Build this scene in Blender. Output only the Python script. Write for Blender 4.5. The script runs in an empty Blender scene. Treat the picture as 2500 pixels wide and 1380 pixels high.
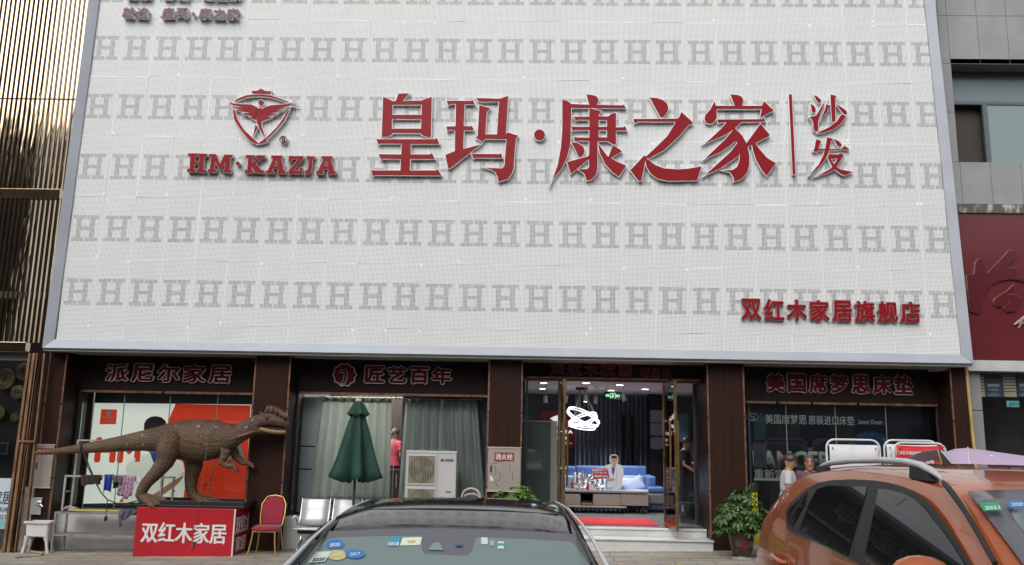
import bpy, bmesh, math, random
from mathutils import Vector, Matrix
random.seed(7)
R_ = math.radians
SC = bpy.context.scene
COL = SC.collection
# ------------------------------------------------------------------ camera
CAM = Vector((0.3646, -14.9276, 1.9584)); YAW, PIT, ROL, FPX = -0.0247960, 0.1805331, 0.0193026, 2050.0
_f = Vector((math.sin(YAW)*math.cos(PIT), math.cos(YAW)*math.cos(PIT), math.sin(PIT)))
_r = Vector((math.cos(YAW), -math.sin(YAW), 0)); _u = _r.cross(_f)
_r2 = math.cos(ROL)*_r + math.sin(ROL)*_u; _u2 = -math.sin(ROL)*_r + math.cos(ROL)*_u
cd = bpy.data.cameras.new('camera'); cam = bpy.data.objects.new('camera', cd); COL.objects.link(cam)
cd.sensor_width = 36; cd.lens = 36*FPX/2500; cd.clip_start = 0.05; cd.clip_end = 500
cam.matrix_world = Matrix((( _r2.x, _u2.x, -_f.x, CAM.x), (_r2.y, _u2.y, -_f.y, CAM.y), (_r2.z, _u2.z, -_f.z, CAM.z), (0,0,0,1)))
SC.camera = cam
# ------------------------------------------------------------------ sky, sun, exposure
SUN_EL, SUN_AZ = R_(42), R_(-22)          # azimuth measured from straight behind the camera towards its left
w = bpy.data.worlds.new('World'); SC.world = w; w.use_nodes = True
nt = w.node_tree; nt.nodes.clear()
sky = nt.nodes.new('ShaderNodeTexSky'); sky.sky_type = 'NISHITA'; sky.sun_disc = False
sky.sun_elevation = SUN_EL; sky.sun_rotation = R_(180)-SUN_AZ; sky.dust_density = 4.0; sky.air_density = 1.0; sky.ozone_density = 1.0
hs = nt.nodes.new('ShaderNodeHueSaturation'); hs.inputs['Saturation'].default_value = 0.22
bg = nt.nodes.new('ShaderNodeBackground'); bg.inputs['Strength'].default_value = 0.15
ow = nt.nodes.new('ShaderNodeOutputWorld')
nt.links.new(sky.outputs[0], hs.inputs['Color']); nt.links.new(hs.outputs[0], bg.inputs[0]); nt.links.new(bg.outputs[0], ow.inputs[0])
sl = bpy.data.lights.new('sun', 'SUN'); sl.energy = 1.0; sl.angle = R_(60); sl.color = (1, 0.985, 0.965)
sun = bpy.data.objects.new('sun', sl); COL.objects.link(sun)
sd = Vector((math.sin(SUN_AZ)*math.cos(SUN_EL), -math.cos(SUN_AZ)*math.cos(SUN_EL), math.sin(SUN_EL)))   # towards the sun
sun.rotation_euler = sd.to_track_quat('Z', 'Y').to_euler(); sun.location = (0, -20, 30)
SC.view_settings.view_transform = 'Standard'; SC.view_settings.look = 'None'; SC.view_settings.gamma = 1; SC.view_settings.exposure = 0.15
SC.render.engine = 'CYCLES'
SC.cycles.max_bounces = 8; SC.cycles.transparent_max_bounces = 16; SC.cycles.caustics_reflective = False; SC.cycles.caustics_refractive = False
# ------------------------------------------------------------------ picture point -> place
def ray(px, py): return (_f*FPX + _r2*(px-1250) - _u2*(py-690)).normalized()
def at(px, py, Y):
    d = ray(px, py); return CAM + d*((Y-CAM.y)/d.y)
GS = 0.0219                                  # the street climbs gently to the right
def gz(x): return GS*max(-30, min(30, x))
def gnd(px, py):
    d = ray(px, py); return CAM + d*((GS*CAM.x-CAM.z)/(d.z-GS*d.x))
def onplane(px, py, p0, n):
    d = ray(px, py); return CAM + d*((p0-CAM).dot(n)/d.dot(n))
# ------------------------------------------------------------------ objects
def thing(name, label, cat, loc=(0,0,0), group=None):
    o = bpy.data.objects.new(name, None); COL.objects.link(o); o.location = loc; o.empty_display_size = .1
    o['label'] = label; o['category'] = cat
    if group: o['group'] = group
    return o
def tag(o, label=None, cat=None, group=None, kind=None):
    if label: o['label'] = label
    if cat: o['category'] = cat
    if group: o['group'] = group
    if kind: o['kind'] = kind
    return o
def rootof(o):
    while o.parent: o = o.parent
    return o
class MB:
    def __init__(s): s.bm = bmesh.new()
    def face(s, pts, mi=0, sm=False):
        vs = [s.bm.verts.new(p) for p in pts]
        try: f = s.bm.faces.new(vs)
        except ValueError: return None
        f.material_index = mi; f.smooth = sm; return f
    def box(s, a, b, M=None, mi=0):
        x0,y0,z0 = a; x1,y1,z1 = b
        P = [Vector(p) for p in ((x0,y0,z0),(x1,y0,z0),(x1,y1,z0),(x0,y1,z0),(x0,y0,z1),(x1,y0,z1),(x1,y1,z1),(x0,y1,z1))]
        if M: P = [M@p for p in P]
        v = [s.bm.verts.new(p) for p in P]
        for q in ((3,2,1,0),(4,5,6,7),(0,1,5,4),(1,2,6,5),(2,3,7,6),(3,0,4,7)):
            s.bm.faces.new([v[i] for i in q]).material_index = mi
        return s
    def hexa(s, P, mi=0):
        v = [s.bm.verts.new(p) for p in P]
        for q in ((3,2,1,0),(4,5,6,7),(0,1,5,4),(1,2,6,5),(2,3,7,6),(3,0,4,7)):
            s.bm.faces.new([v[i] for i in q]).material_index = mi
        return s
    def beam(s, p, q, w, h=None, up=(0,0,1), mi=0):        # square bar from p to q
        p, q = Vector(p), Vector(q); d = (q-p).normalized(); h = h or w
        u = Vector(up)
        if abs(d.dot(u)) > .98: u = Vector((0,1,0))
        a = d.cross(u).normalized()*w/2; b = a.cross(d).normalized()*h/2
        return s.hexa([p-a-b, p+a-b, q+a-b, q-a-b, p-a+b, p+a+b, q+a+b, q-a+b], mi)
    def rings(s, rings, close=True, caps=True, mi=0, sm=True):
        V = [[s.bm.verts.new(p) for p in r] for r in rings]
        n = len(V[0])
        for A, B in zip(V, V[1:]):
            for i in range(n if close else n-1):
                j = (i+1) % n
                f = s.bm.faces.new((A[i], A[j], B[j], B[i])); f.material_index = mi; f.smooth = sm
        if caps and close:
            for r in (V[0][::-1], V[-1]):
                try: f = s.bm.faces.new(r); f.material_index = mi
                except ValueError: pass
        return s
    def tube(s, pts, r, n=8, mi=0, closed=False, caps=True):
        pts = [Vector(p) for p in pts]; N = len(pts); R = []
        up = Vector((0,0,1)); prev = None
        for i, p in enumerate(pts):
            if closed: d = pts[(i+1)%N]-pts[i-1]
            else: d = pts[min(i+1,N-1)]-pts[max(i-1,0)]
            d.normalize()
            if prev is None:
                a = d.cross(up)
                if a.length < .05: a = d.cross(Vector((0,1,0)))
            else: a = prev - d*prev.dot(d)
            a.normalize(); prev = a; b = d.cross(a)
            rr = r[i] if isinstance(r, (list, tuple)) else r
            R.append([p + (a*math.cos(t)+b*math.sin(t))*rr for t in (2*math.pi*k/n for k in range(n))])
        if closed: R.append(R[0]); caps = False
        return s.rings(R, True, caps, mi)
    def lathe(s, prof, c=(0,0,0), n=24, M=None, mi=0, caps=True):
        c = Vector(c); R = []
        for r, z in prof:
            ring = [Vector((r*math.cos(t), r*math.sin(t), z)) for t in (2*math.pi*k/n for k in range(n))]
            R.append([(M@p if M else p)+c for p in ring])
        return s.rings(R, True, caps, mi)
    def ball(s, c, rx, ry=None, rz=None, n=12, m=8, M=None, mi=0):
        ry = ry or rx; rz = rz or rx; c = Vector(c); R = []
        for i in range(m+1):
            a = -math.pi/2+math.pi*i/m; ca = max(math.cos(a), .02)
            ring = [Vector((rx*ca*math.cos(t), ry*ca*math.sin(t), rz*math.sin(a))) for t in (2*math.pi*k/n for k in range(n))]
            R.append([(M@p if M else p)+c for p in ring])
        return s.rings(R, True, True, mi)
    def prism(s, front, vec, mi=0):                        # polygon pushed along a vector
        vec = Vector(vec); A = [s.bm.verts.new(p) for p in front]; B = [s.bm.verts.new(Vector(p)+vec) for p in front]
        n = len(A)
        s.bm.faces.new(A).material_index = mi; s.bm.faces.new(B[::-1]).material_index = mi
        for i in range(n): s.bm.faces.new((A[(i+1)%n], A[i], B[i], B[(i+1)%n])).material_index = mi
        return s
    def grid(s, P, mi=0, sm=True):                         # rows of points
        V = [[s.bm.verts.new(p) for p in r] for r in P]
        for A, B in zip(V, V[1:]):
            for i in range(len(A)-1):
                f = s.bm.faces.new((A[i], A[i+1], B[i+1], B[i])); f.material_index = mi; f.smooth = sm
        return s
    def add(s, me, M=None):
        n0 = len(s.bm.verts); s.bm.from_mesh(me); s.bm.verts.ensure_lookup_table()
        if M:
            for v in s.bm.verts[n0:]: v.co = M@v.co
        bpy.data.meshes.remove(me); return s
def obj(name, mb, mat, parent=None, bevel=0, smooth=None, solid=0, subd=0, remesh=0, fix=True, smoothmod=0):
    bm = mb.bm
    if fix: bmesh.ops.recalc_face_normals(bm, faces=bm.faces[:])
    me = bpy.data.meshes.new(name); bm.to_mesh(me); bm.free()
    for m in (mat if isinstance(mat, (list, tuple)) else [mat]): me.materials.append(m)
    o = bpy.data.objects.new(name, me); COL.objects.link(o)
    if parent:
        o.parent = parent; me.transform(Matrix.Translation(-rootof(parent).location))
    if smooth:
        me.shade_smooth(); me.set_sharp_from_angle(angle=R_(smooth))
    if remesh:
        m = o.modifiers.new('remesh', 'REMESH'); m.mode = 'VOXEL'; m.voxel_size = remesh; m.use_smooth_shade = True
    if smoothmod:
        m = o.modifiers.new('smooth', 'SMOOTH'); m.iterations = smoothmod; m.factor = .5
    if solid:
        m = o.modifiers.new('solid', 'SOLIDIFY'); m.thickness = solid; m.offset = 0
    if bevel:
        m = o.modifiers.new('bevel', 'BEVEL'); m.width = bevel; m.segments = 2; m.limit_method = 'ANGLE'; m.angle_limit = R_(40)
    if subd:
        m = o.modifiers.new('subd', 'SUBSURF'); m.levels = subd; m.render_levels = subd
    return o
def dup(root, loc, label=None, rotz=0):
    r = root.copy(); COL.objects.link(r); r.location = loc; r.rotation_euler = (0,0,rotz)
    if label: r['label'] = label
    for ch in list(root.children):
        c = ch.copy(); COL.objects.link(c); c.parent = r
        for g in list(ch.children):
            d = g.copy(); COL.objects.link(d); d.parent = c
    return r
# ------------------------------------------------------------------ writing
def glyphs(body, offset=0.0, shear=0.0, spacing=1.0, align='LEFT', line=1.0):
    c = bpy.data.curves.new('t', 'FONT'); c.body = body; c.offset = offset; c.shear = shear; c.extrude = 0.5; c.space_character = spacing
    c.align_x = align; c.space_line = line; c.resolution_u = 3
    o = bpy.data.objects.new('t', c); COL.objects.link(o); bpy.context.view_layer.update()
    me = bpy.data.meshes.new_from_object(o); bpy.data.objects.remove(o); bpy.data.curves.remove(c)
    return me
def bounds(me):
    xs = [v.co.x for v in me.vertices]; ys = [v.co.y for v in me.vertices]
    return min(xs), max(xs), min(ys), max(ys)
def write(body, O, U, V, depth=.004, bold=.0, rim=0, shear=0, spacing=1.0, mb=None, align='LEFT', lift=0.0, line=1.0):
    """letters filling the parallelogram O, O+U, O+V; strokes are thickened with shifted copies; returns (face, rim) builders"""
    O, U, V = Vector(O), Vector(U), Vector(V); N = U.cross(V).normalized()
    me = glyphs(body, 0, shear, spacing, align, line); x0,x1,y0,y1 = bounds(me)
    x0 -= bold; x1 += bold; y0 -= bold; y1 += bold
    def Mx(d, l, dx, dy):
        u, v = U/(x1-x0), V/(y1-y0); o = O-u*(x0-dx)-v*(y0-dy)+N*(d/2+l)
        return Matrix(((u.x,v.x,N.x*d,o.x),(u.y,v.y,N.y*d,o.y),(u.z,v.z,N.z*d,o.z),(0,0,0,1)))
    def pile(mb, r, d, n):
        k = 0
        for dx, dy in [(0,0)]+([(r*math.cos(2*math.pi*i/n), r*math.sin(2*math.pi*i/n)) for i in range(n)] if r else []):
            mb.add(me.copy(), Mx(d-.0004*k, lift, dx, dy)); k += 1
    f = mb or MB(); pile(f, bold, depth, 6); q = None
    if rim: q = MB(); pile(q, bold+rim, max(depth-.007, .002), 8)
    bpy.data.meshes.remove(me)
    return f, q
def wpx(body, l, t, r, b, Y, **k):          # letters between picture columns l..r and rows t..b on the plane y=Y
    cy, cx = (t+b)/2, (l+r)/2
    x0, x1 = at(l, cy, Y).x, at(r, cy, Y).x; z1, z0 = at(cx, t, Y).z, at(cx, b, Y).z
    return write(body, (x0, Y, z0), (x1-x0, 0, 0), (0, 0, z1-z0), **k)
def cut(polys, ox, oy, s, Y, depth, rim=0, holes=None, pos=None, res=1):
    """flat shapes traced as outlines, standing on the plane y=Y and depth thick; overlapping strokes are stepped"""
    out = MB(); n = 0
    for k, pl in enumerate(polys):
        rings = pl if isinstance(pl[0][0], (tuple, list)) else [pl]
        c = bpy.data.curves.new('c', 'CURVE'); c.dimensions = '2D'; c.fill_mode = 'BOTH'; c.extrude = .5; c.offset = rim
        for rg in rings:
            sp = c.splines.new('POLY'); sp.points.add(len(rg)-1); sp.use_cyclic_u = True
            for q, (u, v) in zip(sp.points, rg):
                p = pos(ox+u/s, oy+v/s) if pos else at(ox+u/s, oy+v/s, Y)
                q.co = (p.x, p.z, 0, 1)
        o = bpy.data.objects.new('c', c); COL.objects.link(o); bpy.context.view_layer.update()
        me = bpy.data.meshes.new_from_object(o); bpy.data.objects.remove(o); bpy.data.curves.remove(c)
        d = depth + .0012*(k % 7)
        out.add(me, Matrix(((1,0,0,0),(0,0,d,Y-d/2),(0,1,0,0),(0,0,0,1))))
    return out
def circ(cx, cy, r, n=24, ry=None): return [(cx+r*math.cos(2*math.pi*i/n), cy+(ry or r)*math.sin(2*math.pi*i/n)) for i in range(n)]
# ------------------------------------------------------------------ materials
class X:                                      # tiny expression builder for math nodes
    def __init__(s, nt, sock): s.nt, s.k = nt, sock
    def _m(s, op, a, b=None, c=None):
        n = s.nt.nodes.new('ShaderNodeMath'); n.operation = op
        for i, v in enumerate((a, b, c)):
            if v is None: continue
            if isinstance(v, X): s.nt.links.new(v.k, n.inputs[i])
            else: n.inputs[i].default_value = v
        return X(s.nt, n.outputs[0])
    def __add__(s, o): return s._m('ADD', s, o)
    def __sub__(s, o): return s._m('SUBTRACT', s, o)
    def __mul__(s, o): return s._m('MULTIPLY', s, o)
    def __truediv__(s, o): return s._m('DIVIDE', s, o)
    def __lt__(s, o): return s._m('LESS_THAN', s, o)
    def __gt__(s, o): return s._m('GREATER_THAN', s, o)
    def fr(s): return s._m('FRACT', s)
    def fl(s): return s._m('FLOOR', s)
    def ab(s): return s._m('ABSOLUTE', s)
    def mx(s, o): return s._m('MAXIMUM', s, o)
    def mn(s, o): return s._m('MINIMUM', s, o)
    def sin(s): return s._m('SINE', s)
    def rng(s, a, b): return (s > a)*(s < b)
    def smooth(s, a, b):
        n = s.nt.nodes.new('ShaderNodeMapRange'); n.interpolation_type = 'SMOOTHSTEP'
        s.nt.links.new(s.k, n.inputs[0]); n.inputs[1].default_value = a; n.inputs[2].default_value = b
        return X(s.nt, n.outputs[0])
class Mat:
    def __init__(s, name, col=(.5,.5,.5), rough=.5, metal=0, **kw):
        s.m = bpy.data.materials.new(name); s.m.use_nodes = True; s.nt = s.m.node_tree
        s.b = next(n for n in s.nt.nodes if n.type == 'BSDF_PRINCIPLED')
        s.set(col=col, rough=rough, metal=metal, **kw)
    def set(s, col=None, rough=None, metal=None, spec=None, coat=None, em=None, ems=None, trans=None, alpha=None, ior=None, sheen=None, sss=None):
        I = s.b.inputs
        for k, v in (('Roughness',rough),('Metallic',metal),('Specular IOR Level',spec),('Coat Weight',coat),('Emission Strength',ems),('Transmission Weight',trans),('Alpha',alpha),('IOR',ior),('Sheen Weight',sheen),('Subsurface Weight',sss)):
            if v is not None: s.plug(v, I[k])
        if col is not None: s.plug(col, I['Base Color'])
        if em is not None: s.plug(em, I['Emission Color'])
        if coat: I['Coat Roughness'].default_value = .03
        return s
    def plug(s, v, sock):
        if isinstance(v, X): s.nt.links.new(v.k, sock)
        elif isinstance(v, bpy.types.NodeSocket): s.nt.links.new(v, sock)
        elif isinstance(v, (tuple, list)): sock.default_value = (*v[:3], 1)
        else: sock.default_value = v
    def node(s, t, **kw):
        n = s.nt.nodes.new(t)
        for k, v in kw.items(): setattr(n, k, v)
        return n
    def co(s, kind='Object', scale=(1,1,1), loc=(0,0,0)):
        t = s.node('ShaderNodeTexCoord'); mp = s.node('ShaderNodeMapping'); s.nt.links.new(t.outputs[kind], mp.inputs[0])
        mp.inputs['Scale'].default_value = scale; mp.inputs['Location'].default_value = loc; return mp.outputs[0]
    def xyz(s, kind='Object'):
        t = s.node('ShaderNodeTexCoord'); q = s.node('ShaderNodeSeparateXYZ'); s.nt.links.new(t.outputs[kind], q.inputs[0])
        return [X(s.nt, o) for o in q.outputs]
    def noise(s, scale=5, detail=4, rough=.6, stretch=(1,1,1), dist=0):
        n = s.node('ShaderNodeTexNoise'); n.inputs['Scale'].default_value = scale; n.inputs['Detail'].default_value = detail
        n.inputs['Roughness'].default_value = rough; n.inputs['Distortion'].default_value = dist
        s.nt.links.new(s.co('Object', stretch), n.inputs['Vector']); return X(s.nt, n.outputs[0])
    def mix(s, fac, a, b, mode='MIX'):
        n = s.node('ShaderNodeMix', data_type='RGBA', blend_type=mode)
        s.plug(fac, n.inputs[0]); s.plug(a, n.inputs[6]); s.plug(b, n.inputs[7]); return n.outputs[2]
    def ramp(s, fac, stops):
        n = s.node('ShaderNodeValToRGB'); s.plug(fac, n.inputs[0]); e = n.color_ramp.elements
        while len(e) < len(stops): e.new(.5)
        for el, (p, c) in zip(e, stops): el.position = p; el.color = (*c, 1)
        return n.outputs[0]
    def bump(s, h, strength=.2, dist=.01):
        n = s.node('ShaderNodeBump'); n.inputs['Strength'].default_value = strength; n.inputs['Distance'].default_value = dist
        s.plug(h, n.inputs['Height']); s.nt.links.new(n.outputs[0], s.b.inputs['Normal']); return s
    def vary(s, col, amt=.25, scale=3, detail=5, stretch=(1,1,1)):           # uneven, lightly dirty version of one colour
        f = s.noise(scale, detail, .65, stretch).smooth(.25, .8)
        lo = tuple(c*(1-amt) for c in col); hi = tuple(min(1, c*(1+amt*.5)) for c in col)
        s.plug(s.mix(f, lo, hi), s.b.inputs['Base Color']); return s
def M(name, col, rough=.5, metal=0, vary=0, vs=3, stretch=(1,1,1), bump=0, bs=40, **kw):
    m = Mat(name, col, rough, metal, **kw)
    if vary: m.vary(col, vary, vs, stretch=stretch)
    if bump: m.bump(m.noise(bs, 3), bump)
    return m.m
def glow(name, col, s): 
    m = Mat(name, (0,0,0), .5, em=col, ems=s); return m.m
def glass(name, tint=(.8,.85,.85), alpha=.12, rough=.02):
    """clear sheet glass: mirror at grazing angles, see-through otherwise"""
    m = bpy.data.materials.new(name); m.use_nodes = True; nt = m.node_tree; nt.nodes.clear()
    o = nt.nodes.new('ShaderNodeOutputMaterial'); mx = nt.nodes.new('ShaderNodeMixShader'); tr = nt.nodes.new('ShaderNodeBsdfTransparent')
    gl = nt.nodes.new('ShaderNodeBsdfGlossy'); fr = nt.nodes.new('ShaderNodeFresnel'); fr.inputs[0].default_value = 1.5
    ad = nt.nodes.new('ShaderNodeMath'); ad.operation = 'ADD'; ad.inputs[1].default_value = alpha; ad.use_clamp = True
    tr.inputs[0].default_value = (*tint, 1); gl.inputs['Roughness'].default_value = rough; gl.inputs[0].default_value = (.9,.95,1,1)
    nt.links.new(fr.outputs[0], ad.inputs[0]); nt.links.new(ad.outputs[0], mx.inputs[0]); nt.links.new(tr.outputs[0], mx.inputs[1])
    nt.links.new(gl.outputs[0], mx.inputs[2]); nt.links.new(mx.outputs[0], o.inputs[0]); return m
# =================================================================== materials
def perforated():
    m = Mat('perforated_white_sheet', (.8,.8,.8), .55)
    x, y, z = m.xyz()
    gx, gv = x/0.6, z/1.1915
    cx, cv = gx.fl(), gv.fl()
    u = gx.fr()*26.0; v = (gv.fr()*-1.0+1.0)*51.0
    ci = (u+.5).fl(); ri = (v+.5).fl(); du = u-ci; dv = v-ri
    d2 = du*du+dv*dv
    inside = ci.rng(.5, 25.5)*ri.rng(.5, 50.5)
    bar = ri.rng(15.5,18.5).mx(ri.rng(33.5,36.5))*ci.rng(2.5,23.5)*(ci.rng(12.5,13.5)*-1.0+1.0)
    leg = ri.rng(18.5,33.5)*(ci.rng(5.5,9.5).mx(ci.rng(16.5,20.5)))
    mid = ri.rng(24.5,27.5)*ci.rng(9.5,16.5)
    H = bar.mx(leg).mx(mid)
    def rnd(k):
        s = (cx*12.9898+cv*(78.233+k)+k*3.7).sin()*43758.55
        return s.fr()
    r1, r2, r3 = rnd(1.3), rnd(4.1), rnd(9.7)
    pc = (r2 > .5)*23.0+1.5; pr = (r3 > .35)*47.0+1.5           # blind spots where a bracket sits behind the sheet
    blind = (r1 < .30)*(((ci-pc).ab()) < .8)*(((ri-pr).ab()) < .8)
    rad2 = H*(.40**2-.30**2)+.30**2
    hole = (d2 < rad2)*inside*(blind*-1.0+1.0)
    tone = m.noise(.35, 3, .5).smooth(.3,.75)*.55+m.noise(1.0, 5, .65, (1.6,1,.09)).smooth(.35,.75)*.45
    sheet = m.mix(tone, (.775,.79,.79), (.86,.867,.865))
    sheet = m.mix((rnd(6.2)*.5), sheet, (.83,.845,.845))
    dark = m.mix(H, (.20,.21,.21), (.06,.063,.062))
    m.set(col=m.mix(hole, sheet, dark)); return m.m
M_PERF = perforated()
M_FRAME = M('brushed_aluminium_trim', (.37,.40,.44), .55, .1, vary=.12, vs=2, stretch=(.4,1,1))
M_SOFFIT = M('grey_beige_soffit', (.36,.33,.29), .7, vary=.2, vs=1.5)
M_BACK = M('dull_grey_backing', (.16,.165,.17), .8)
def wood(name, a, b, rough=.38, sx=26):
    m = Mat(name, a, rough); f = m.noise(1.0, 6, .6, (sx,sx,.35)).smooth(.3,.75)
    g = m.noise(.7, 2).smooth(.3,.8)
    m.set(col=m.mix(g, m.mix(f, a, b), m.mix(f, b, a))); m.bump(m.noise(60,2), .03); m.set(spec=.16); return m.m
M_WOOD = wood('dark_wenge_panel', (.022,.010,.008), (.044,.022,.017), .34)
M_BOARD = wood('near_black_brown_panel', (.017,.010,.009), (.027,.016,.013), .42)
M_COPPER = M('worn_copper_strip', (.30,.155,.10), .42, .6, vary=.6, vs=6)
M_DARK = M('black_painted_metal', (.015,.015,.017), .4)
M_CHAR = M('charcoal_frame', (.07,.075,.085), .35, .3, vary=.2)
M_STEEL = M('bright_steel', (.72,.73,.75), .22, .95)
M_WHITEP = M('white_painted_plinth', (.60,.60,.585), .5, vary=.18, vs=2.2)
M_GLASS = glass('window_glass', (.94,.97,.96), .01)
M_GLASSD = glass('door_glass', (.95,.97,.97), .0)
M_TILEW = M('grey_granite_tile', (.30,.30,.305), .6, vary=.16, vs=1.3, bump=.05, bs=160)
M_JOINT = M('dark_joint', (.06,.06,.06), .8)
M_GOLD = None
def goldmirror():
    m = Mat('rose_gold_mirror_steel', (.80,.58,.38), .09, 1.0)
    a = m.noise(1.3, 2, .5, (5,5,.7), 1.0); m.bump(a, .22, .05)
    f = m.noise(1.2, 3, .6, (4,4,1)).smooth(.35,.7)
    m.set(col=m.mix(f, (.62,.46,.30), (.77,.61,.43))); return m.m
M_GOLD = goldmirror()
M_BROWN = M('tarnished_copper_upright', (.30,.17,.09), .45, .4, vary=.5, vs=4, stretch=(3,3,.8))
M_BLACK = M('shop_black', (.012,.012,.013), .6)
def paving():
    m = Mat('worn_stone_paving', (.4,.4,.4), .75)
    br = m.node('ShaderNodeTexBrick'); br.offset = .5
    m.nt.links.new(m.co('Object', (1,1,1), (.13,.07,0)), br.inputs['Vector'])
    br.inputs['Scale'].default_value = 1.0; br.inputs['Brick Width'].default_value = .62; br.inputs['Row Height'].default_value = .31; br.inputs['Mortar Size'].default_value = .011
    br.inputs['Color1'].default_value = (.22,.20,.175,1); br.inputs['Color2'].default_value = (.34,.315,.28,1); br.inputs['Mortar'].default_value = (.045,.04,.035,1)
    st = m.noise(.9, 6, .65, (.6,1.4,1)).smooth(.42,.72); fi = m.noise(30, 3).smooth(.2,.9)
    c = m.mix(st, br.outputs[0], m.mix(.75, br.outputs[0], (.16,.13,.10)))
    c = m.mix(fi*.35, c, (.46,.44,.40)); m.set(col=c)
    wet = m.noise(.9, 6, .65, (.6,1.4,1)).smooth(.42,.72); m.set(rough=wet*-.35+.78)
    m.bump(X(m.nt, br.outputs[1])*-1.0, .5, .01); return m.m
M_PAVE = paving()
M_ASPH = M('old_asphalt', (.055,.055,.056), .85, vary=.3, vs=3, bump=.3, bs=90)
def yellowline():
    m = Mat('faded_yellow_line_paint', (.5,.36,.08), .6)
    f = m.noise(5, 6, .7).smooth(.42,.60); m.set(col=m.mix(f, (.30,.27,.22), (.58,.38,.10))); return m.m
M_YEL = yellowline()
# =================================================================== ground
def sheet(name, x0, x1, y0, y1, dz, mat, nx=24, kind='structure'):
    b = MB(); xs = [x0+(x1-x0)*i/nx for i in range(nx+1)]
    b.grid([[(x, y0, gz(x)+dz) for x in xs], [(x, y1, gz(x)+dz) for x in xs]])
    return tag(obj(name, b, mat, fix=False), kind=kind)
sheet('road', -140, 140, -140, 60, -.10, M_ASPH, 60)
pv = MB()
for i in range(24):
    xa, xb = -30+60*i/24, -30+60*(i+1)/24
    pv.hexa([(xa,-4.2,gz(xa)-.12),(xb,-4.2,gz(xb)-.12),(xb,8,gz(xb)-.12),(xa,8,gz(xa)-.12),(xa,-4.2,gz(xa)),(xb,-4.2,gz(xb)),(xb,8,gz(xb)),(xa,8,gz(xa))])
tag(obj('pavement', pv, M_PAVE), kind='structure')
for (xa,ya,xb,yb) in ((-14,.72,9,-1.02),(-14,-.02,9,-1.95)):
    b = MB(); n = 30; P = []
    for s in (-.04,.04):
        P.append([(xa+(xb-xa)*i/n, ya+(yb-ya)*i/n+s, gz(xa+(xb-xa)*i/n)+.004) for i in range(n+1)])
    b.grid(P); tag(obj('road_marking', b, M_YEL, fix=False), kind='structure')
# =================================================================== the furniture store building
YP, YS, YG = .20, .70, .80
Z0 = .0
def X0(px, py, Y): return at(px, py, Y).x
def Zz(px, py, Y): return at(px, py, Y).z
store = thing('store_building', 'furniture store with a white front perforated with rows of H above dark brown bays', 'building', (0,0,0))
# cladding sheets: origin of the pattern is the foot of the first full row, 13.7 panels left of centre
GX, GZ = -13.7*.6, 3.812
rr = random.Random(3); b = MB()
for i in range(0, 28):
    for j in range(-1, 7):
        xa, xb = i*.6+.0025, (i+1)*.6-.0025; za, zb = j*1.1915+.0025, (j+1)*1.1915-.0025
        if j == -1: za = -.31
        if i == 27: continue
        if i == 26: xb = i*.6+.575
        yo = rr.uniform(-.004,.004); t = rr.uniform(-.003,.003)
        b.hexa([(xa,yo+t,za),(xb,yo-t,za),(xb,.03,za),(xa,.03,za),(xa,yo-t,zb),(xb,yo+t,zb),(xb,.03,zb),(xa,.03,zb)])
cl = obj('perforated_cladding', b, M_PERF, store); cl.location = (GX, 0, GZ)
obj('backing', MB().box((-8.3,.035,3.42),(8.0,.08,11.9)), M_BACK, store)
# trim all round
xl, xr, zb_ = -8.406, 8.077, 3.350
def xlz(z): return xl+(z-zb_)*.0155
def xrz(z): return xr-(z-zb_)*.0265
def frame_piece(P, name='trim'):
    return obj(name, MB().hexa(P), M_FRAME, store, bevel=.006)
zt = 12.0; wi = .165
P = lambda x,y,z: (x,y,z)
frame_piece([P(xl,-.10,zb_),P(xr,-.10,zb_),P(xr,.10,zb_),P(xl,.10,zb_),P(xl+wi,-.03,zb_+wi),P(xr-wi,-.03,zb_+wi),P(xr-wi,.10,zb_+wi),P(xl+wi,.10,zb_+wi)])
for s in (0,1):
    f = (lambda z: xlz(z)) if s == 0 else (lambda z: xrz(z)); k = wi if s == 0 else -wi
    frame_piece([P(f(zb_),-.10,zb_),P(f(zb_)+k,-.03,zb_+wi),P(f(zb_)+k,.10,zb_+wi),P(f(zb_),.10,zb_),P(f(zt),-.10,zt),P(f(zt)+k,-.03,zt),P(f(zt)+k,.10,zt),P(f(zt),.10,zt)])
obj('soffit', MB().box((xl+.02,-.08,3.30),(xr-.02,1.2,3.349)), M_SOFFIT, store)
obj('soffit_lip', MB().box((xl+.02,-.095,3.322),(xr-.02,-.08,3.349)), M_CHAR, store)
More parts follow.
